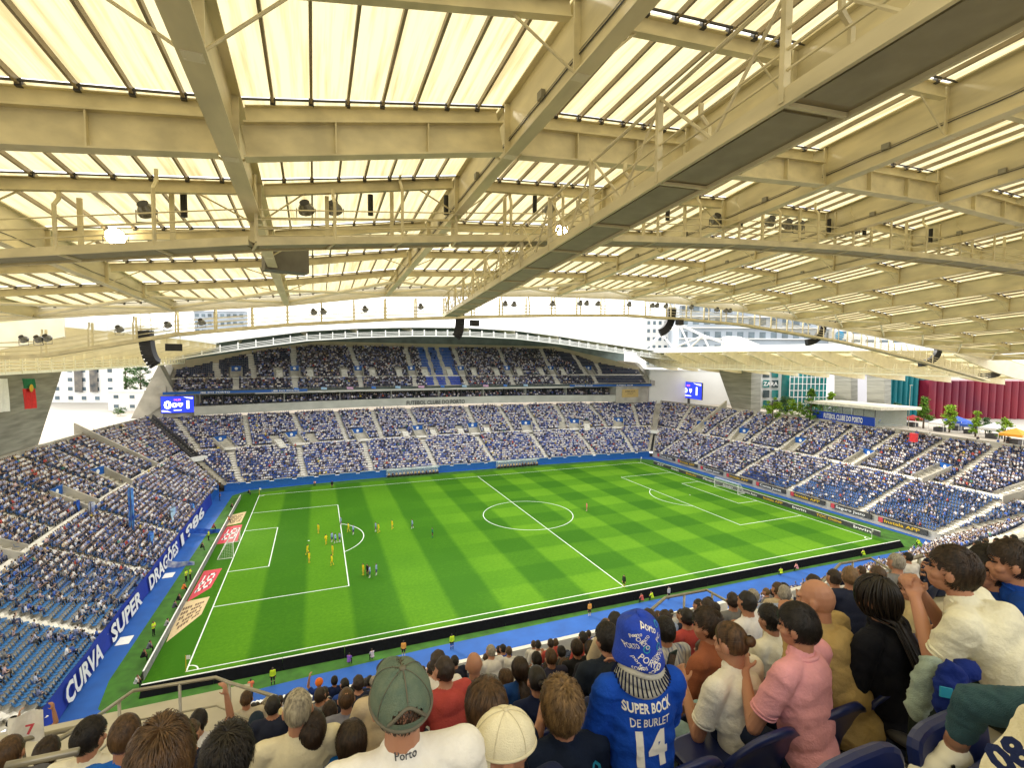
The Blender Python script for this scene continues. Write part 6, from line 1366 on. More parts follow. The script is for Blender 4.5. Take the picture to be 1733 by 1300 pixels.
H_blk = hair_mat('hair_black', (.006, .005, .004), (.022, .016, .012)); H_dbr = hair_mat('hair_dark_brown', (.013, .008, .005), (.05, .028, .014)); H_brn = hair_mat('hair_brown', (.03, .016, .008), (.12, .062, .025)); H_lbr = hair_mat('hair_light_brown', (.06, .035, .016), (.28, .17, .07)); H_gry = hair_mat('hair_grey', (.12, .10, .07), (.50, .44, .30))
_bm = {}
def decal(shirt_me, parent, txt, cx, cz, h, width, mat, tilt=0., bold=.015, name='lettering', side=-1):
    """letters laid on the back of a garment"""
    bm = bmesh.new(); vs, fs = text_faces(txt, bold); vv = [bm.verts.new(p) for p in vs]
    for f in fs:
        try: bm.faces.new([vv[i] for i in f])
        except ValueError: pass
    x0, x1 = vs[:, 0].min(), vs[:, 0].max(); sx = width / (x1 - x0)
    for c in np.arange(x0, x1, .016 / sx): bmesh.ops.bisect_plane(bm, geom=bm.verts[:] + bm.edges[:] + bm.faces[:], plane_co=(c, 0, 0), plane_no=(1, 0, 0))
    for c in np.arange(-.3, 1.1, .016 / h): bmesh.ops.bisect_plane(bm, geom=bm.verts[:] + bm.edges[:] + bm.faces[:], plane_co=(0, c, 0), plane_no=(0, 1, 0))
    bv = _bm.get(shirt_me.name)
    if bv is None: bv = BVHTree.FromPolygons([v.co[:] for v in shirt_me.vertices], [tuple(p.vertices) for p in shirt_me.polygons]); _bm[shirt_me.name] = bv
    ct, st = math.cos(tilt), math.sin(tilt); bad = []
    for v in bm.verts:
        a = (v.co.x - (x0 + x1) / 2) * sx; b = v.co.y * h; X, Z = cx + a * ct - b * st, cz + a * st + b * ct
        hit = bv.ray_cast(Vector((X, side * 1.5, Z)), Vector((0, -side, 0)))
        if hit[0] is None: bad.append(v); continue
        v.co = hit[0] + hit[1].normalized() * .0035 if hit[1].dot(Vector((0, side, 0))) > 0 else hit[0] - hit[1].normalized() * .0035
    bmesh.ops.delete(bm, geom=bad, context='VERTS'); me = bpy.data.meshes.new(name); bm.to_mesh(me); bm.free(); me.materials.append(mat); return mesh_obj(name, me, parent)
WM = {'short': .170, 'crop': .165, 'balding': .165, 'bald': .160, 'curly': .20, 'long': .20, 'locs': .21, 'bun': .18, 'cap': .185, 'hat': .2}
FIG = []
def cap_obj(k, parent, mat, turn=0., back_open=True, seam=None, tilt=8):
    M = k.HM @ rotm(turn) @ rotm(0, R(tilt)); c = k.head + k.HM @ V(0, -.010, .020); A = V(.092, .112, .108); mb = MB(); n, m_ = 36, 14; idx = {}
    for i in range(m_ + 1):
        th = math.pi / 2 * 1.06 * i / m_
        for j in range(n):
            ph = 2 * math.pi * j / n; dv = V(math.sin(th) * math.cos(ph), math.sin(th) * math.sin(ph), math.cos(th)); r_ = 1 + .012 * math.cos(ph * 6); idx[i, j] = mb.n; mb.v.append(tuple(c + M @ (dv * A * r_))); mb.n += 1
    for i in range(m_):
        for j in range(n):
            jj = (j + 1) % n; ang = ((j + .5) / n * 360 + 90) % 360; ang = min(ang, 360 - ang)     # angle away from the back
            if back_open and ang < 32 and 8 + (ang / 32) ** 2 * 3 <= i < 12: continue
            mb.f.append([idx[i, j], idx[i + 1, j], idx[i + 1, jj], idx[i, jj]]); mb.m.append(0)
    t = mb.mesh('cap', mat, smooth=True); o = mesh_obj('cap', t, parent)
    mb = MB()
    for q in range(6):
        ph = math.pi / 6 + q * math.pi / 3 + (0 if q else 0); pts = [c + M @ (V(math.sin(th) * math.cos(ph), math.sin(th) * math.sin(ph), math.cos(th)) * A * 1.006) for th in np.linspace(.05, math.pi / 2 * (.62 if back_open and abs(ph - 1.5 * math.pi) < .3 else 1.0), 12)]; mb.tube(pts, .0013, 5, cap=False)
    for q in (1.5 * math.pi,): pts = [c + M @ (V(math.sin(th) * math.cos(q), math.sin(th) * math.sin(q), math.cos(th)) * A * 1.006) for th in np.linspace(.05, .88, 10)]; mb.tube(pts, .0022, 5, cap=False)
    mb.ell(c + M @ V(0, 0, A[2] * 1.01), (.011, .011, .006), 10, 6, M=M)
    pts = [c + M @ (V(math.cos(a), math.sin(a), .0) * A * 1.004 + V(0, 0, -.008)) for a in np.linspace(0, 6.283, 40)]; mb.tube(pts, .006, 5, cap=False)
    if back_open:
        pts = [c + M @ (V(math.sin(1.02 + .5 * (1 - math.sin(w_ * math.pi)) ) * math.cos(-math.pi / 2 + (w_ - .5) * 1.25), math.sin(1.02 + .5 * (1 - math.sin(w_ * math.pi))) * math.sin(-math.pi / 2 + (w_ - .5) * 1.25), math.cos(1.02 + .5 * (1 - math.sin(w_ * math.pi)))) * A * 1.006) for w_ in np.linspace(0, 1, 16)]; mb.tube(pts, .006, 5, cap=False)
    o2 = mesh_obj('seam', mb.mesh('seam', seam or mat, smooth=True), o)
    mb = MB(); nb = 16; rows = 5; vs = []
    for i in range(rows + 1):
        for j in range(nb + 1):
            a = math.pi * (.20 + .60 * j / nb); u = i / rows; r_ = V(math.cos(a) * A[0], math.sin(a) * A[1], 0); ext = .075 * math.sin(math.pi * (j / nb)) ** .6 * u; vs.append(c + M @ (r_ * (1 - .0 * u) + V(0, ext, -.012 - .022 * u + .02 * (1 - (2 * j / nb - 1) ** 2) * u * .4)))
    w_ = nb + 1; mb.add(vs + [v - M @ V(0, 0, .004) for v in vs], [[i * w_ + j, i * w_ + j + 1, (i + 1) * w_ + j + 1, (i + 1) * w_ + j] for i in range(rows) for j in range(nb)] + [[(rows + 1) * w_ + i * w_ + j + w_, (rows + 1) * w_ + i * w_ + j + w_ + 1, (rows + 1) * w_ + i * w_ + j + 1, (rows + 1) * w_ + i * w_ + j] for i in range(rows) for j in range(nb)])
    mesh_obj('brim', mb.mesh('brim', mat, smooth=True), o); return o
def figure(px, w, style, label, shirt, hair=None, yaw=0., lean=6, arms='lap', sleeves='short', skin=None, texts=(), head_yaw=0, head_pitch=8, wide=1., fat=1., fine=True, L=None, curl=0., n=None, trouser=(.02, .03, .06), eyes=False, turn=0., wrink=.006, shirtmat=None, hunch=0., wm=None, tex_mat=None, scale=1.):
    k = skeleton(True, lean, -head_pitch, head_yaw, arms, wide=wide, hunch=hunch); d = FPX * (wm or WM[style]) * scale / w; hp = at(*px, d=d); Y = rotm(R(yaw)); root = hp - Y @ k.head * scale
    o = empty('person', root, label, 'person', rz=R(yaw)); o.scale = (scale,) * 3; sk = skin or M_skin; seed = int(px[0] * 3 + px[1])
    if 'mouth' in (arms if isinstance(arms, tuple) else (arms,)):
        for i, s in enumerate((-1, 1)):
            if (arms if isinstance(arms, str) else arms[i]) == 'mouth': k.wr[i] = k.head + V(s * .055, .135, -.175); k.el[i] = V(s * .20, k.head[1] + .02, k.head[2] - .44)
    me = remeshed(skin_mb(k, sleeves, curl=1.1 if 'mouth' in arms else .7), .0065 if fine else .011, 2, 'body'); me.materials.clear(); me.materials.append(sk); mesh_obj('body', me, o)
    sm = remeshed(shirt_mb(k, sleeves, fat=fat), .011 if fine else .016, 6, 'shirt'); sm.update(); wrinkle(sm, wrink * 1.2, 6, seed % 17); wrinkle(sm, wrink * .5, 13, seed % 13); sm.update(); sm.materials.clear(); sm.materials.append(shirtmat or cloth(shirt)); so_ = mesh_obj('shirt', sm, o)
    tm = remeshed(trousers_mb(k), .016, 2, 'trousers'); tm.materials.clear(); tm.materials.append(cloth(trouser)); mesh_obj('trousers', tm, o)
    for s in (0, 1): mesh_obj('shoe', shoe_mb(k, s).mesh('shoe', M_dark, smooth=True), o)
    for t in texts: decal(sm, so_, *t)
    cm_ = shirtmat or cloth(shirt)
    if fine:
        c = k.neck + V(0, .0, .006); f2 = unit(k.neck - k.chest); mb = MB(); mb.tube([c + V(.066 * math.cos(a), .062 * math.sin(a), .016 * math.sin(a)) for a in np.linspace(0, 6.283, 26)], .0085, 7); mesh_obj('collar', mb.mesh('collar', cm_, smooth=True), so_)
        if sleeves == 'short':
            for s in (0, 1):
                q = lerp(k.sh[s], k.el[s], .68); dv = unit(k.el[s] - k.sh[s]); a_ = unit(np.cross(dv, V(0, 0, 1) if abs(dv[2]) < .9 else V(0, 1, 0))); b_ = np.cross(a_, dv); mb = MB()
                for e_ in (.0, -.02): mb.tube([q + dv * e_ + (a_ * math.cos(g) + b_ * math.sin(g)) * .0665 for g in np.linspace(0, 6.283, 24)], .0055, 6)
                mesh_obj('hem', mb.mesh('hem', cm_, smooth=True), so_)
    if style == 'bald': pass
    if style in ('short', 'crop', 'balding', 'curly', 'long', 'locs', 'bun'):
        dn = {'short': 3600, 'crop': 3000, 'balding': 1500, 'curly': 1700, 'long': 1500, 'locs': 170, 'bun': 1700}[style]; dl = {'short': .045, 'crop': .02, 'balding': .025, 'curly': .11, 'long': .42, 'locs': .50, 'bun': .1}[style]
        hair_obj(k, style, o, hair or H_dbr, n or int(dn * (1 if fine else .5)), L or dl, seed, curl or (.006 if style == 'curly' else .0035 if style == 'long' else 0), .0085 if style == 'locs' else (.0024 if fine else .004), V(0, -.118, .03) if style == 'bun' else None)
    if eyes:
        mb = MB()
        for s in (-1, 1): mb.ell(k.head + k.HM @ V(s * .032, .084, .004), (.013, .008, .006), 8, 6, M=k.HM); mb.tube([k.head + k.HM @ V(s * .014, .094, .024), k.head + k.HM @ V(s * .034, .092, .030), k.head + k.HM @ V(s * .054, .080, .024)], .0045, 5)
        mesh_obj('eye', mb.mesh('eye', M_black, smooth=True), o)
    return o, k, sm, so_
NAVY, WHT, CRM = (.008, .014, .05), (.78, .76, .70), (.66, .60, .44)
M_num = nmat('print_white', (.8, .78, .7), .6); M_gold2 = nmat('print_gold', (.5, .42, .22), .6); M_teal2 = nmat('print_teal', (.02, .28, .42), .6)
# --- row just in front of the camera
o, k, sm, so_ = figure((678, 1186), 100, 'cap', 'man in a green-grey cap with an open back and a white shirt reading Porto', WHT, wide=1.05, lean=4, texts=[('Porto', 0, .668, .020, .062, M_dark)], yaw=2, head_pitch=2)
hair_obj(k, 'crop', o, H_dbr, 1500, .012, 5, width=.002, base=False)
cap_obj(k, o, nmat('green_grey_twill', (.085, .13, .095), .9, var=.25, vscale=30, bump=.4, bscale=260, col2=(.13, .17, .115)), 0., True, nmat('brown_grey_twill', (.13, .12, .085), .9), tilt=16)
o, k, sm, so_ = figure((850, 1262), 88, 'cap', 'person in a cream-white baseball cap with the brim to the left', NAVY, lean=8, head_pitch=6, head_yaw=78, yaw=5)
cap_obj(k, o, nmat('cream_cotton', (.78, .72, .50), .85, var=.06, vscale=20, bump=.3, bscale=200), 0., False, nmat('cream_stitch', (.62, .56, .38), .85))
figure((273, 1290), 106, 'curly', 'person with a big mop of brown hair, cut by the bottom edge of the picture', (.03, .03, .04), H_brn, n=3000, L=.07, curl=.003, wm=.2)
figure((384, 1282), 84, 'curly', 'person with thick black curly hair beside the brown mop', (.05, .05, .06), H_blk, n=3000, L=.10, curl=.008, wm=.21)
figure((823, 1196), 72, 'long', 'woman with very long thick brown wavy hair left of the white cap', NAVY, H_brn, n=3400, L=.50, curl=.006, fat=1.0)
figure((595, 1255), 55, 'long', 'woman with straight long dark hair just left of the green cap', (.02, .03, .08), H_dbr, n=2400, L=.40)
o, k, sm, so_ = figure((950, 1196), 68, 'curly', 'boy with tousled brown curls in a navy top reading PORTO and BENJA', (.006, .012, .03), H_lbr, wide=.9, n=2600, L=.085, curl=.006, arms=('mouth', 'lap'), yaw=-6, texts=[('PORTO', .05, .44, .085, .30, M_teal2, .5, .03), ('BENJA', -.01, .30, .06, .27, M_gold2, .12, .02)], wm=.19)
# De Burlet
o, k, sm, so_ = figure((1080, 1086), 57, 'hat', 'fan in a blue shirt reading SUPER BOCK, DE BURLET 14, and a tall patterned hat', (.006, .06, .40), lean=6, wide=.90, yaw=-10, arms=('lap', 'phone'), texts=[('SUPER BOCK', -.012, .548, .040, .225, M_num, .05, .03), ('DE BURLET', -.005, .482, .040, .185, M_num, .05, .01), ('14', .0, .315, .14, .15, M_num, .03, .045)], wm=.165)
M_hat = nmat('hat_blue', (.006, .045, .42), .8, var=.15, vscale=20, bump=.3, bscale=90); mb = MB(); prof = [(-.075, .118), (-.06, .124), (-.02, .114), (.03, .106), (.07, .102), (.10, .096), (.122, .082), (.138, .05), (.143, .004)]; n = 28; vs = []
for z, r_ in prof:
    for j in range(n): a = 2 * math.pi * j / n; vs.append(k.head + V((r_ + .006 * math.sin(3 * a + z * 20)) * math.cos(a) - max(0, z) * .10, (r_ + .006 * math.sin(3 * a)) * 1.08 * math.sin(a) - .01, z + .01 * math.sin(2 * a)))
mb.add(vs, [[i * n + j, i * n + (j + 1) % n, (i + 1) * n + (j + 1) % n, (i + 1) * n + j] for i in range(len(prof) - 1) for j in range(n)])
hm = mb.mesh('patterned_hat', M_hat, smooth=True); ho = mesh_obj('patterned_hat', hm, o)
hz = k.head[2]
for i, (tx, a, b, h, wd, tl, m_) in enumerate([('PORTO', -.01, -.035, .030, .11, -.55, M_num), ('SOMOS', .035, .0, .016, .06, .5, M_num), ('PORTO', .045, -.02, .020, .075, .5, M_num), ('PORTO', -.045, .06, .020, .08, -.7, M_num), ('porto', .0, .11, .022, .08, -.5, M_num), ('FC', .055, .06, .024, .03, .6, M_num), ('PORTO', .02, -.06, .016, .07, .4, M_num), ('O', -.02, .02, .035, .032, 0, M_teal2), ('O', .05, .02, .03, .03, .3, M_teal2), ('porto', -.06, -.03, .016, .06, -.9, M_num), ('PORTO', -.07, .03, .022, .05, .4, M_num), ('porto', -.06, .09, .016, .05, .3, M_num), ('SOMOS', -.05, -.055, .014, .06, .2, M_num), ('O', .06, .10, .02, .02, 0, M_teal2), ('PORTO', -.02, .075, .014, .05, .9, M_num)]): decal(hm, ho, tx, k.head[0] + a, hz + b, h, wd, m_, tl, .01)
M_scarf = nmat('scarf_white', (.6, .58, .5), .9, bump=.5, bscale=150); mb = MB(); c = k.neck
for q in range(3): mb.tube([c + V((.085 + .012 * q) * math.cos(a), (.078 + .012 * q) * math.sin(a) - .01, .055 - .030 * q + .012 * math.sin(2 * a + q)) for a in np.linspace(0, 6.283, 28)], .023, 8)
sco = mesh_obj('scarf', mb.mesh('scarf', M_scarf, smooth=True), o); mb = MB()
for q in range(40): a = q / 40 * 6.283; mb.tube([c + V((.085 + .012 * p + .0235) * math.cos(a + .05 * p), (.078 + .012 * p + .0235) * math.sin(a + .05 * p) - .01, .075 - .030 * p + .012 * math.sin(2 * a + p)) for p in np.linspace(.6, 2.6, 4)], .004, 4)
mesh_obj('stripe', mb.mesh('stripe', cloth(NAVY), smooth=True), sco)
# woman with bun, holding a phone
o, k, sm, so_ = figure((1236, 1088), 56, 'bun', 'woman with a tied-up brown bun in a white T-shirt looking at her phone', (.76, .73, .62), H_brn, lean=10, yaw=12, head_yaw=8, arms=('phone', 'lap'), head_pitch=14, trouser=(.25, .36, .38), wm=.205, scale=.93)
p = k.wr[0] + V(.02, .09, .06); mb = MB(); mb.boxf(p - V(.036, .0, .07), (.072, .0, 0), (0, .009, 0), (0, -.03, .145)); ph_ = mb.mesh('mobile_phone', M_darkglass); Y = rotm(o.rotation_euler.z); q = empty('mobile_phone', V(*o.location), 'smartphone held up by the woman with the bun', 'phone', rz=o.rotation_euler.z); mesh_obj('case', ph_, q)
mb = MB(); mb.tube([k.wr[0] + V(.03 * math.cos(a), .0, .03 * math.sin(a)) for a in np.linspace(0, 6.283, 16)], .003, 5); mesh_obj('bracelet', mb.mesh('bracelet', M_yel, smooth=True), o)
# pink polo, bald man, locs, white T-shirt man, far right pair
o, k, sm, so_ = figure((1350, 1060), 60, 'short', 'man with black quiff in a pink polo shirt raising his left hand', (.72, .33, .36), H_blk, lean=6, yaw=14, wide=1.08, arms=('clap', 'lap'), head_yaw=10, eyes=True, wm=.20, scale=.93)
mb = MB(); c = k.neck; mb.tube([c + V(.072 * math.cos(a), .068 * math.sin(a) - .005, .004 + .012 * math.sin(a + 3.1)) for a in np.linspace(0, 6.283, 24)], .014, 8); mesh_obj('collar', mb.mesh('collar', cloth((.72, .33, .36)), smooth=True), o)
figure((1380, 1014), 50, 'bald', 'bald man in a tan sweater leaning forward beside the pink polo', (.42, .30, .12), lean=14, yaw=16, wide=1.15, fat=1.1, arms=('mouth', 'lap'), sleeves='long', head_yaw=12, hunch=.15, wrink=.009, wm=.18, scale=.97)
figure((1484, 1012), 62, 'locs', 'woman with long black locs dressed all in black', (.006, .007, .012), H_blk, lean=10, yaw=10, sleeves='long', skin=M_skin_d, n=260)
figure((1612, 966), 74, 'short', 'man in a loose white T-shirt leaning on his knees with hand at his mouth', (.74, .72, .56), H_dbr, lean=38, yaw=18, wide=1.12, arms='mouth', head_pitch=-4, head_yaw=2, eyes=True, wm=.225, scale=.92, trouser=(.012, .02, .015), wrink=.010)
figure((1712, 952), 66, 'short', 'dark haired man in a blue shirt at the right edge, nearer of two profiles', (.006, .05, .30), H_dbr, lean=20, yaw=34, arms='knees', head_pitch=6, eyes=True, wm=.22, scale=.94)
figure((1676, 962), 52, 'short', 'bearded man with hand to his chin, farther of the two at the right edge', (.01, .04, .2), H_blk, lean=24, yaw=34, arms='mouth', eyes=True)
# second to fifth rows
figure((1027, 1082), 36, 'short', 'man in a dark navy T-shirt left of the patterned hat', (.012, .018, .03), H_blk, lean=16, yaw=-4, wide=1.05, head_yaw=14, arms='knees', fine=False)
figure((1125, 1068), 31, 'short', 'dark haired man in a white plaid shirt right of the patterned hat', (.6, .6, .55), H_blk, lean=8, yaw=-4, fine=False, shirtmat=nmat('plaid', (.66, .64, .55), .9, col2=(.06, .08, .2), vscale=9, stretch=(4, 1, .35)))
figure((1197, 1058), 40, 'short', 'boy with brown fringe in a red-brown top turning left', (.3, .1, .05), H_dbr, yaw=22, head_yaw=16, fine=False, eyes=True)
figure((1192, 1108), 34, 'bun', 'girl with a brown ponytail in a yellow-orange top', (.75, .42, .03), H_brn, yaw=2, fine=False)
figure((1303, 1048), 33, 'short', 'dark haired man in a cream T-shirt behind the pink polo', (.7, .66, .52), H_blk, yaw=8, fine=False)
figure((1269, 1048), 25, 'short', 'auburn haired woman covering her mouth with her hand', (.6, .5, .3), H_brn, yaw=24, arms=('mouth', 'lap'), fine=False, eyes=True)
figure((1540, 997), 28, 'short', 'woman in profile with tied brown hair and a patterned beige top', (.55, .45, .25), H_brn, yaw=36, fine=False, eyes=True)
o, k, sm, so_ = figure((1416, 1003), 20, 'cap', 'person in a tan cap between the bald man and the black locs', (.05, .25, .3), fine=False); cap_obj(k, o, nmat('tan_cap', (.55, .42, .2), .9), 0, False)
figure((504, 1202), 45, 'crop', 'grey haired man in a cream T-shirt left of the green cap', (.66, .60, .42), H_gry, n=2600, L=.03, wide=1.05)
figure((528, 1240), 46, 'short', 'boy with dark hair in a bright blue football shirt', (.01, .13, .42), H_dbr, wide=.9, texts=[('bwin', 0, .50, .03, .10, M_num)])
figure((152, 1248), 42, 'short', 'dark haired man in a white shirt reading SUPER BOCK at lower left', (.74, .70, .56), H_blk, yaw=-6, texts=[('SUPER BOCK', 0, .47, .04, .26, M_dark, 0, .02)], head_yaw=-20)
figure((212, 1246), 46, 'crop', 'short haired person in a bright blue hooded sweatshirt at lower left', (.01, .12, .52), H_brn, sleeves='long', wrink=.01)
figure((336, 1222), 26, 'short', 'man in white with his hand raised below the left railing', (.7, .7, .72), H_blk, arms=('lap', 'up'), fine=False)
o, k, sm, so_ = figure((467, 1213), 23, 'cap', 'person in a pale yellow cap and orange-blue top beside the grey hair', (.6, .12, .03), fine=False); cap_obj(k, o, nmat('yellow_cap', (.75, .6, .28), .9), 0, False)
figure((417, 1184), 19, 'crop', 'auburn haired person with glasses on top below the left railing end', (.5, .45, .35), H_brn, fine=False)
figure((409, 1208), 18, 'short', 'person with round black hair in front of the auburn one', (.1, .1, .1), H_blk, fine=False)
o, k, sm, so_ = figure((434, 1222), 24, 'cap', 'person in a dark navy cap left of the pale yellow cap', (.03, .06, .03), fine=False); cap_obj(k, o, cloth((.02, .035, .06)), 0, False)
figure((453, 1191), 16, 'balding', 'balding pink-headed person under the railing end', (.4, .4, .35), H_gry, fine=False)
figure((586, 1184), 27, 'balding', 'balding brown haired man left of the green cap', (.2, .2, .25), H_brn, fine=False)
figure((558, 1206), 24, 'short', 'person with dark brown hair between grey hair and green cap', (.25, .22, .2), H_dbr, fine=False)
figure((619, 1200), 26, 'short', 'dark haired person tucked against the left of the green cap', (.1, .1, .12), H_dbr, fine=False)
o, k, sm, so_ = figure((745, 1142), 24, 'crop', 'short haired man in a navy shirt reading SUPER BOCK, HUGO 15', (.01, .03, .14), H_dbr, fine=True, wide=1.05, texts=[('SUPER BOCK', 0, .47, .045, .28, M_num, 0, .03), ('HUGO', 0, .395, .045, .12, M_num, 0, .01), ('15', 0, .16, .18, .22, M_num, 0, .045)], lean=4)
figure((802, 1125), 27, 'bald', 'bald man between the HUGO shirt and the very long brown hair', (.15, .15, .15), fine=False)
figure((880, 1132), 30, 'long', 'woman with dark wavy hair beyond the long brown hair', (.01, .05, .2), H_dbr, fine=False, n=1400)
figure((908, 1152), 34, 'bun', 'dark haired child with a red and navy top beside the boy with curls', NAVY, H_blk, fine=False, texts=[('SUPER', 0, .42, .05, .2, M_gold2, 0, .02)])
figure((1001, 1100), 25, 'long', 'woman with long dark hair left of the navy T-shirt man', (.02, .02, .03), H_dbr, fine=False, n=1200)
figure((1001, 1136), 27, 'long', 'woman with long dark hair directly below another in front of the navy T-shirt', (.02, .02, .03), H_blk, fine=False, n=1200)
figure((976, 1098), 20, 'short', 'man in a black jacket with a white collar near the middle', K_, H_dbr, fine=False)
figure((932, 1114), 20, 'crop', 'auburn short haired man near the middle of the crowd', (.03, .03, .06), H_brn, fine=False)
figure((908, 1117), 17, 'short', 'black haired man in navy near the middle of the crowd', (.01, .03, .1), H_blk, fine=False)
figure((950, 1104), 14, 'short', 'small black haired person behind the auburn man', (.05, .05, .05), H_blk, fine=False)
figure((930, 1134), 24, 'long', 'long dark haired woman below the auburn man', K_, H_dbr, fine=False, n=1100)
figure((956, 1130), 22, 'curly', 'brown haired person right of the long dark hair', (.05, .04, .04), H_brn, fine=False)
figure((768, 1160), 20, 'curly', 'light brown haired child right of the HUGO shirt', (.4, .3, .2), H_lbr, fine=False)
figure((856, 1150), 26, 'curly', 'brown haired woman against the long brown hair', (.6, .6, .6), H_brn, fine=False)
figure((80, 1275), 34, 'short', 'dark haired person low at the bottom left behind the near rail', (.03, .03, .05), H_dbr, fine=False)
figure((16, 1276), 38, 'crop', 'brown haired person in the bottom left corner', (.1, .1, .12), H_brn, fine=False)
o, k, sm, so_ = figure((22, 1224), 16, 'cap', 'person in a black cap and white top at the left edge', (.6, .6, .6), fine=False); cap_obj(k, o, cloth(K_), 0, False)
figure((58, 1228), 15, 'short', 'person in a blue sleeve shirt at the left edge holding up a jersey', (.05, .12, .4), H_dbr, arms='up', fine=False)
c = at(40, 1236, y=-84.6); mb = wavy(c + V(-.12, 0, .16), c + V(.15, .05, .16), .32, M_white, 'x', amp=.03, n=8, th=.01); jo = mb.build('white_jersey', cloth(WHT)); tag(jo, 'white jersey with a red 7 held up at the left edge', 'jersey')
mb = MB(); put_text(mb, '7', c + V(.08, -.06, -.02), (1, .05, 0), (0, 0, 1), .10, bold=.03); mb.build('number', M_pinkred, jo) if False else part('number', mb, M_pinkred, jo)
c = at(540, 1149, y=-79.1); figure((540, 1157), 11.5, 'cap', 'child in an orange beanie with arms up at the front parapet', (.02, .05, .25), arms=('up', 'lap'), fine=False, wm=.2)
mb = MB(); mb.ell(at(540, 1155, d=FPX * .2 / 11.5), (.115, .115, .12), 14, 9); tag(mb.build('orange_beanie', cloth((.85, .2, .03))), 'orange knitted beanie worn by the child at the front parapet', 'beanie')
figure((566, 1153), 11, 'short', 'person in a navy vest at the front parapet beside the orange beanie', (.01, .02, .08), H_blk, fine=False)

# --- rest of the upper tier: smaller copies with their own clothes
SIT2 = [small_body(skeleton(True, 6, arms='lap'), .016), small_body(skeleton(True, 16, head_yaw=14, arms='knees'), .016), small_body(skeleton(True, 2, head_yaw=-12, arms='clap'), .016)]
taken = [(o.location.x, o.location.y) for o in COL.objects if o.name.startswith('person') and not o.parent and o.location.y < -72]
M_nav = nmat('navy_seat_plastic', (.008, .016, .085), .33, var=.15, vscale=4); cnt = 0
HN = ['black', 'dark brown', 'brown', 'light brown', 'grey']
for k in range(4, NUP + 1):
    y, z = nrow(k); y += .10
    for x in np.arange(-50.2, -8, .5):
        if k > 21 and x > -18: continue
        q = pj((x, y, z + 1.25))
        if not -30 < q[0] < 1760 or q[1] > 1330: continue
        if any(abs(x - a) < .42 and abs(y - b) < .55 for a, b in taken): continue
        if x < -40.4 and 6 <= k <= 13: continue        # vomitory on the left
        if x < -42 and k > 5: pr_ = .25
        elif x > -33 or (x > -37.0 and k >= 9): pr_ = .07
        elif k > 22: pr_ = .22
        elif k > 17: pr_ = .5
        else: pr_ = .82
        if rnd.random() > pr_ or cnt >= 140: continue
        cc, cn = rnd.choices(CN, [22, 14, 34, 6, 4, 8, 12])[0]; hi = rnd.choices(range(5), [34, 34, 20, 6, 6])[0]; cnt += 1
        sc = rnd.uniform(.9, 1.02); put_person(rnd.choice(SIT2), (x + rnd.uniform(-.05, .05), y, z + .45), rnd.uniform(-.35, .35), cc, (.03, .04, .08), M_hairs[hi], K_, '%s haired spectator in a %s top, middle of the near upper tier' % (HN[hi], cn), '%s haired spectators in %s, near upper tier' % (HN[hi], cn), scale=sc)
print('upper filler', cnt)
# navy seats with rounded shells
def shell_seat():
    mb = MB(); nx_, nz_ = 10, 7; vs = []
    for s, off in ((0, 0.), (1, -.028)):
        for i in range(nz_ + 1):
            u = i / nz_
            for j in range(nx_ + 1):
                a = 2 * j / nx_ - 1; top = .84 - .10 * abs(a) ** 2.4; z = .40 + (top - .40) * u; x = a * .235 * (1 - .10 * u ** 3); yb = -.17 - .10 * u + .05 * a * a - .035 * (1 if u > .99 else 0) * 0; vs.append(V(x, yb + off - (.03 * (u ** 6)), z + (-.01 if s else 0)))
    w_ = nx_ + 1; N1 = (nz_ + 1) * w_; f = []
    for i in range(nz_):
        for j in range(nx_): a = i * w_ + j; f.append([a, a + 1, a + w_ + 1, a + w_]); f.append([N1 + a + w_, N1 + a + w_ + 1, N1 + a + 1, N1 + a])
    for j in range(nx_): a = nz_ * w_ + j; f.append([a, a + 1, N1 + a + 1, N1 + a]); f.append([N1 + j, N1 + j + 1, j + 1, j])
    for i in range(nz_): a = i * w_; f.append([a, a + w_, N1 + a + w_, N1 + a]); b = a + nx_; f.append([b + w_, b, N1 + b, N1 + b + w_])
    back = MB().add(vs, f); pan = MB(); n_ = 24; rg = [(max(-.21, min(.21, .235 * math.copysign(abs(math.cos(a)) ** .5, math.cos(a)))), .03 + .21 * math.copysign(abs(math.sin(a)) ** .5, math.sin(a))) for a in np.linspace(0, 2 * math.pi, n_, endpoint=False)]; pan.add([(x * f, (y - .03) * f + .03, z) for z, f in ((.395, .9), (.40, .97), (.42, 1), (.44, .98), (.445, .92)) for x, y in rg], [[i * n_ + j, i * n_ + (j + 1) % n_, (i + 1) * n_ + (j + 1) % n_, (i + 1) * n_ + j] for i in range(4) for j in range(n_)] + [list(range(n_))[::-1], [4 * n_ + j for j in range(n_)]]); arm = MB(); arm.box((0, -.1, .2), (.08, .12, .40)); return back.mesh('seat_back', M_nav, smooth=True), pan.mesh('seat_pan', M_nav), arm.mesh('bracket', M_dark)
SB, SP, SA = shell_seat(); ns = 0
for k in range(1, 8):
    y, z = nrow(k)
    for i, x in enumerate(np.arange(-44.05 + .12 * (k % 2), -33.2, .49)):
        q = pj((x, y - .25, z + .8)); dd = (V(x, y, z) - CAM) @ CM[2]
        if not -60 < q[0] < 1800 or q[1] > 1500 or (k == 0 and x < -38.4) or dd < .3: continue
        if x < -40.4 and k > 5: continue
        t = empty('stadium_seat', (x, y + .05, z), 'navy moulded seat with a rounded back right in front of the camera', 'seat', 'navy seats right in front of the camera')
        mesh_obj('seat_back', SB, t); sp_ = mesh_obj('seat_pan', SP, t); mesh_obj('bracket', SA, t); ns += 1
        if k <= 1 and x > -38.9: sp_.rotation_euler.x = R(80); sp_.location = (0, .27, .48)
print('navy seats', ns)
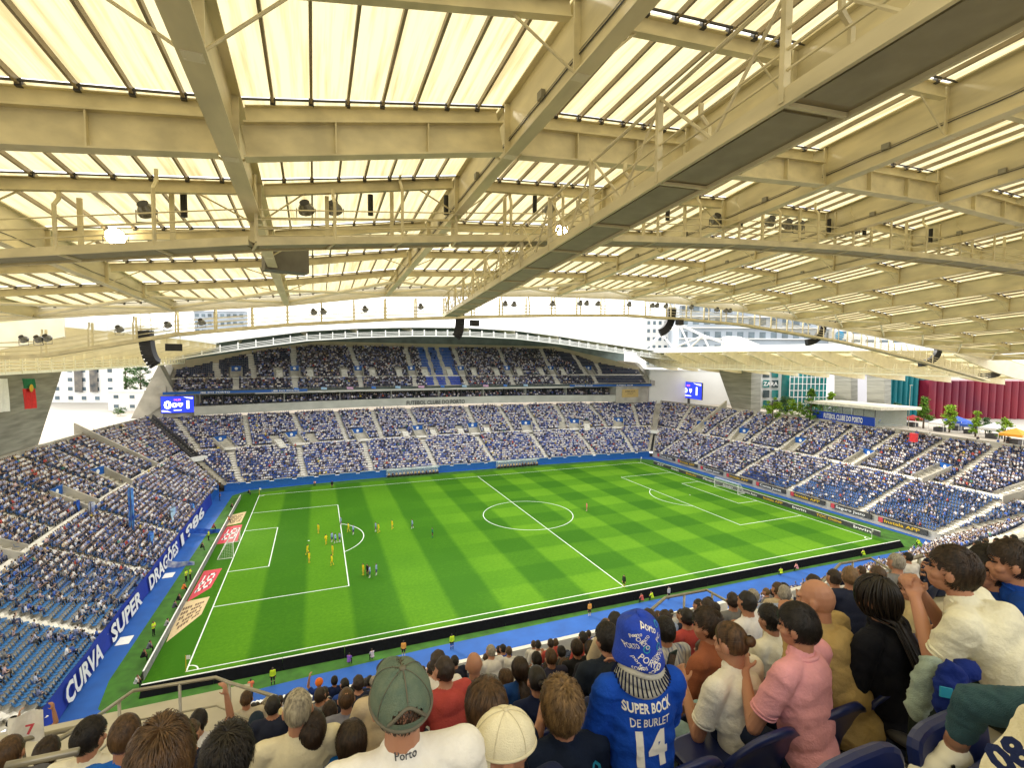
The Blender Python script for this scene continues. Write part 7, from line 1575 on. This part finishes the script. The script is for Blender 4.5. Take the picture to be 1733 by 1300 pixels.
bk_, pn_, ar_ = quads(MB().merge(MB().add([tuple(v.co) for v in SB.vertices], [list(p.vertices) for p in SB.polygons]))), None, None
recs = []
for k in range(8, NUP + 1):
    y, z = nrow(k)
    for x in np.arange(-52, 8, .5):
        if (k > 21 and x > -18) or (x < -40.4 and 6 <= k <= 13): continue
        recs.append((0, x, y + .05, z, 0., 1, [SEATCOL[6]]))
bv_, bf_ = bk_; o = instancer('upper_tier_seat_rows', [(bv_, bf_, np.zeros(len(bv_), int))], recs, M_seatm, ''); tag(o, 'rows of dark navy seat backs lower down the near upper tier', 'seats', kind='stuff')

# --- legs and clothes lying at the lower right
t = empty('person', at(1720, 1190, d=1.2), 'person at the lower right edge, only crossed jeans and a white trainer in view', 'person')
kn, an, hp_ = at(1648, 1190, d=1.62), at(1618, 1258, d=1.68), at(1860, 1215, d=1.4)
mb = MB(); capsule(mb, hp_, kn, .070, .056, 14); capsule(mb, kn, lerp(kn, an, .70), .056, .042, 14); kn2 = at(1800, 1250, d=1.3); capsule(mb, hp_ + V(.15, 0, -.1), kn2, .08, .07, 12); me = remeshed(mb, .009, 3, 'jeans'); wrinkle(me, .005, 14, 3); wrinkle(me, .003, 34, 5); me.materials.clear(); me.materials.append(nmat('teal_denim', (.015, .055, .075), .85, col2=(.03, .09, .11), vscale=25, bump=.5, bscale=300)); jo = mesh_obj('jeans', me, t)
for v in me.vertices: v.co -= t.location
mb = MB(); capsule(mb, lerp(kn, an, .6), an, .036, .034, 12); bo = mb.mesh('ankle', M_skin, V(*t.location), smooth=True); mesh_obj('body', bo, t)
fd = unit(at(1560, 1283, d=1.70) - an); mb = MB(); mb.ell(an + V(0, 0, -.045), (.042, .05, .045), 14, 8); sz_ = unit(np.cross(fd, V(0, 0, 1)))
for u, r_, zz in ((.02, .045, -.05), (.06, .047, -.055), (.11, .045, -.062), (.15, .038, -.068)): mb.ell(an + fd * u + V(0, 0, zz), (r_, r_, .036 - u * .08), 12, 7)
me = remeshed(mb, .007, 2, 'trainer'); me.materials.clear(); me.materials.append(nmat('white_leather', (.76, .74, .62), .5, var=.05))
for v in me.vertices: v.co -= t.location
sh_ = mesh_obj('trainer', me, t); mb = MB()
for u in (.02, .05, .08): p = an + fd * u + sz_ * -.046; mb.boxf(p + V(0, 0, -.09), fd * .012, sz_ * -.004, V(0, 0, .07) + fd * .02)
mesh_obj('stripe', mb.mesh('stripe', M_black, V(*t.location)), sh_)
mb = MB(); q = [at(u, v, d=dd) for u, v, dd in ((1655, 1340, .88), (1800, 1340, .80), (1800, 1180, .98), (1700, 1212, 1.0))]; n = 12; vs = []
for i in range(n + 1):
    for j in range(n + 1): a, b = i / n, j / n; p = lerp(lerp(q[0], q[1], a), lerp(q[3], q[2], a), b); vs.append(p + ray(866, 650) * .012 * math.sin(a * 7 + b * 5))
mb.add(vs, [[i * (n + 1) + j, (i + 1) * (n + 1) + j, (i + 1) * (n + 1) + j + 1, i * (n + 1) + j + 1] for i in range(n) for j in range(n)]); th = -unit(V(*ray(1700, 1260))) * -.02
mb.add([v + th for v in vs], [[i * (n + 1) + j, i * (n + 1) + j + 1, (i + 1) * (n + 1) + j + 1, (i + 1) * (n + 1) + j] for i in range(n) for j in range(n)])
t = empty('printed_shirt', q[0], 'cream shirt with a navy printed 08 and border lying in the bottom right corner', 'shirt'); part('cloth', mb, nmat('cream_cloth', (.66, .62, .46), .9, bump=.4, bscale=120), t, True)
ux, uy = unit(q[1] - q[0]), unit(q[3] - q[0]); mb = MB(); up_ = unit(uy - ux * np.dot(uy, ux)); nn_ = -unit(ray(1710, 1260)); c0 = at(1716, 1290, d=.86) + nn_ * .02; rd = unit(ux * .8 + up_ * .5); ru = unit(np.cross(nn_, rd)); c0 = c0 - ru * .01
put_text(mb, '08', c0, rd, ru, .040, bold=.05); put_text(mb, 'PORTO', c0 - ru * .022, rd, ru, .014, bold=.01)
part('print', mb, cloth(NAVY), t)
# jacket and blue club jersey hanging beside the white T-shirt man
def bundle(name, blobs, mat, label, cat, seed):
    mb = MB()
    for u, v, dd, ru_, rv_, tilt in blobs: mb.ell(at(u, v, d=dd), (ru_ * dd / FPX, .045, rv_ * dd / FPX), 14, 9, M=rotm(R(-24), 0, R(tilt)))
    me = remeshed(mb, .009, 3, name); wrinkle(me, .012, 11, seed); wrinkle(me, .006, 24, seed + 3); me.materials.clear(); me.materials.append(mat); c = at(blobs[0][0], blobs[0][1], d=blobs[0][2])
    for v in me.vertices: v.co -= Vector(c)
    return tag(mesh_obj(name, me, None, [float(q) for q in c]), label, cat)
bundle('denim_jacket', [(1564, 1150, 2.1, 17, 30, 10), (1558, 1185, 2.1, 20, 34, 20), (1576, 1128, 2.12, 17, 16, -30)], nmat('pale_denim', (.26, .33, .28), .9, var=.15, vscale=12, bump=.4, bscale=200), 'pale washed denim jacket hanging beside the dark trousers at lower right', 'jacket', 4)
jo = bundle('club_jersey', [(1608, 1150, 2.02, 22, 30, -8), (1602, 1180, 2.0, 19, 36, 0), (1636, 1136, 2.04, 22, 18, 0)], cloth((.005, .018, .15)), 'royal blue club jersey with a light blue label bundled at lower right', 'jersey', 9)
p0 = at(1592, 1180, d=1.9); mb = MB(); mb.boxf(p0, at(1612, 1184, d=1.9) - p0, V(0, .006, 0), V(0, 0, .04)); part('label_patch', mb, M_teal2, jo)

# --- steel handrails and the two stair openings
def handrail(label, tops, y, mids=True, posts=(), r=.023, drop=.42, base=1.9, ends=None):
    P_ = [at(u, v, y=yy) for (u, v), yy in zip(tops, y)]; t = empty('handrail', P_[0], label, 'handrail'); mb = MB(); mb.tube(P_, r, 10); part('top_rail', mb, M_metal, t, True)
    if mids: mb = MB(); mb.tube([p - V(0, 0, drop) for p in P_], r * .6, 8); part('mid_rail', mb, M_metal, t, True)
    for f in posts: i = min(int(f), len(P_) - 2); p = lerp(P_[i], P_[i + 1], f - i); mb = MB(); mb.tube([p, p - V(0, 0, base)], r * .85, 8); part('post', mb, M_metal, t, True)
handrail('steel handrail crossing in front of the near left corner of the pitch', [(92, 1257), (159, 1217), (225, 1170), (365, 1147), (388, 1156), (468, 1180), (468, 1197)], (-85.6, -84.4, -83.2, -83.2, -83.4, -84.6, -84.6), posts=(1.0, 1.6, 2.55, 4.0, 5.0))
handrail('lower steel handrail running off below the left one at the bottom left', [(41, 1300), (41, 1252), (118, 1235), (178, 1224)], (-84.6, -84.6, -84.4, -84.2), mids=False, posts=(1.6, 2.4), r=.03)
handrail('thick cream handrail close to the camera at the bottom left', [(10, 1297), (133, 1272)], (-87.9, -87.9), mids=False, r=.02, posts=())
handrail('steel handrail over the blue track right of the patterned hat', [(1090, 1043), (1126, 1012), (1196, 999), (1247, 1027), (1262, 1040)], (-83.0, -82.0, -82.0, -83.2, -83.6), posts=(.4, 1.45, 2.2, 2.9), r=.032)
handrail('steel handrail right of centre before the near right corner', [(1391, 986), (1422, 954.5), (1474, 945), (1512, 968)], (-83.0, -82.0, -82.0, -83.2), posts=(.5, 1.4, 2.3), r=.034)
handrail('thick hooped steel rail between the locs and the white T-shirt', [(1509, 992), (1508, 962), (1517, 953), (1560, 941)], (-84.0, -84.0, -84.0, -83.9), mids=False, posts=(2.9,), r=.045, base=.6)
handrail('short thick rail just below the hooped one', [(1502, 991), (1534, 983)], (-85, -84.9), mids=False, r=.045)
def stair_opening(x0, x1, y0, y1, label):
    t = empty('stair_opening', ((x0 + x1) / 2, y0, nrow(0)[1] - ROW_H * (y0 - CAMROW_Y) / ROW_D), label, 'stair opening'); f = lambda y: CAMROW_Z - ROW_H * (y - CAMROW_Y) / ROW_D; zt = f((y0 + y1) / 2) + 1.05
    mb = MB(); mb.boxf((x0, y0, zt - .16), (x1 - x0, 0, 0), (0, y1 - y0, 0), (0, 0, .16)); part('cap_slab', mb, M_tread, t)
    for x in (x0, x1 - .18): mb = MB(); mb.boxf((x, y0, f(y1) - .3), (.18, 0, 0), (0, y1 - y0, 0), (0, 0, zt - .17 - f(y1) + .3)); part('side_wall', mb, M_tread, t)
stair_opening(-44.6, -40.75, -84.6, -82.4, 'concrete roofed stair opening under the left handrail')
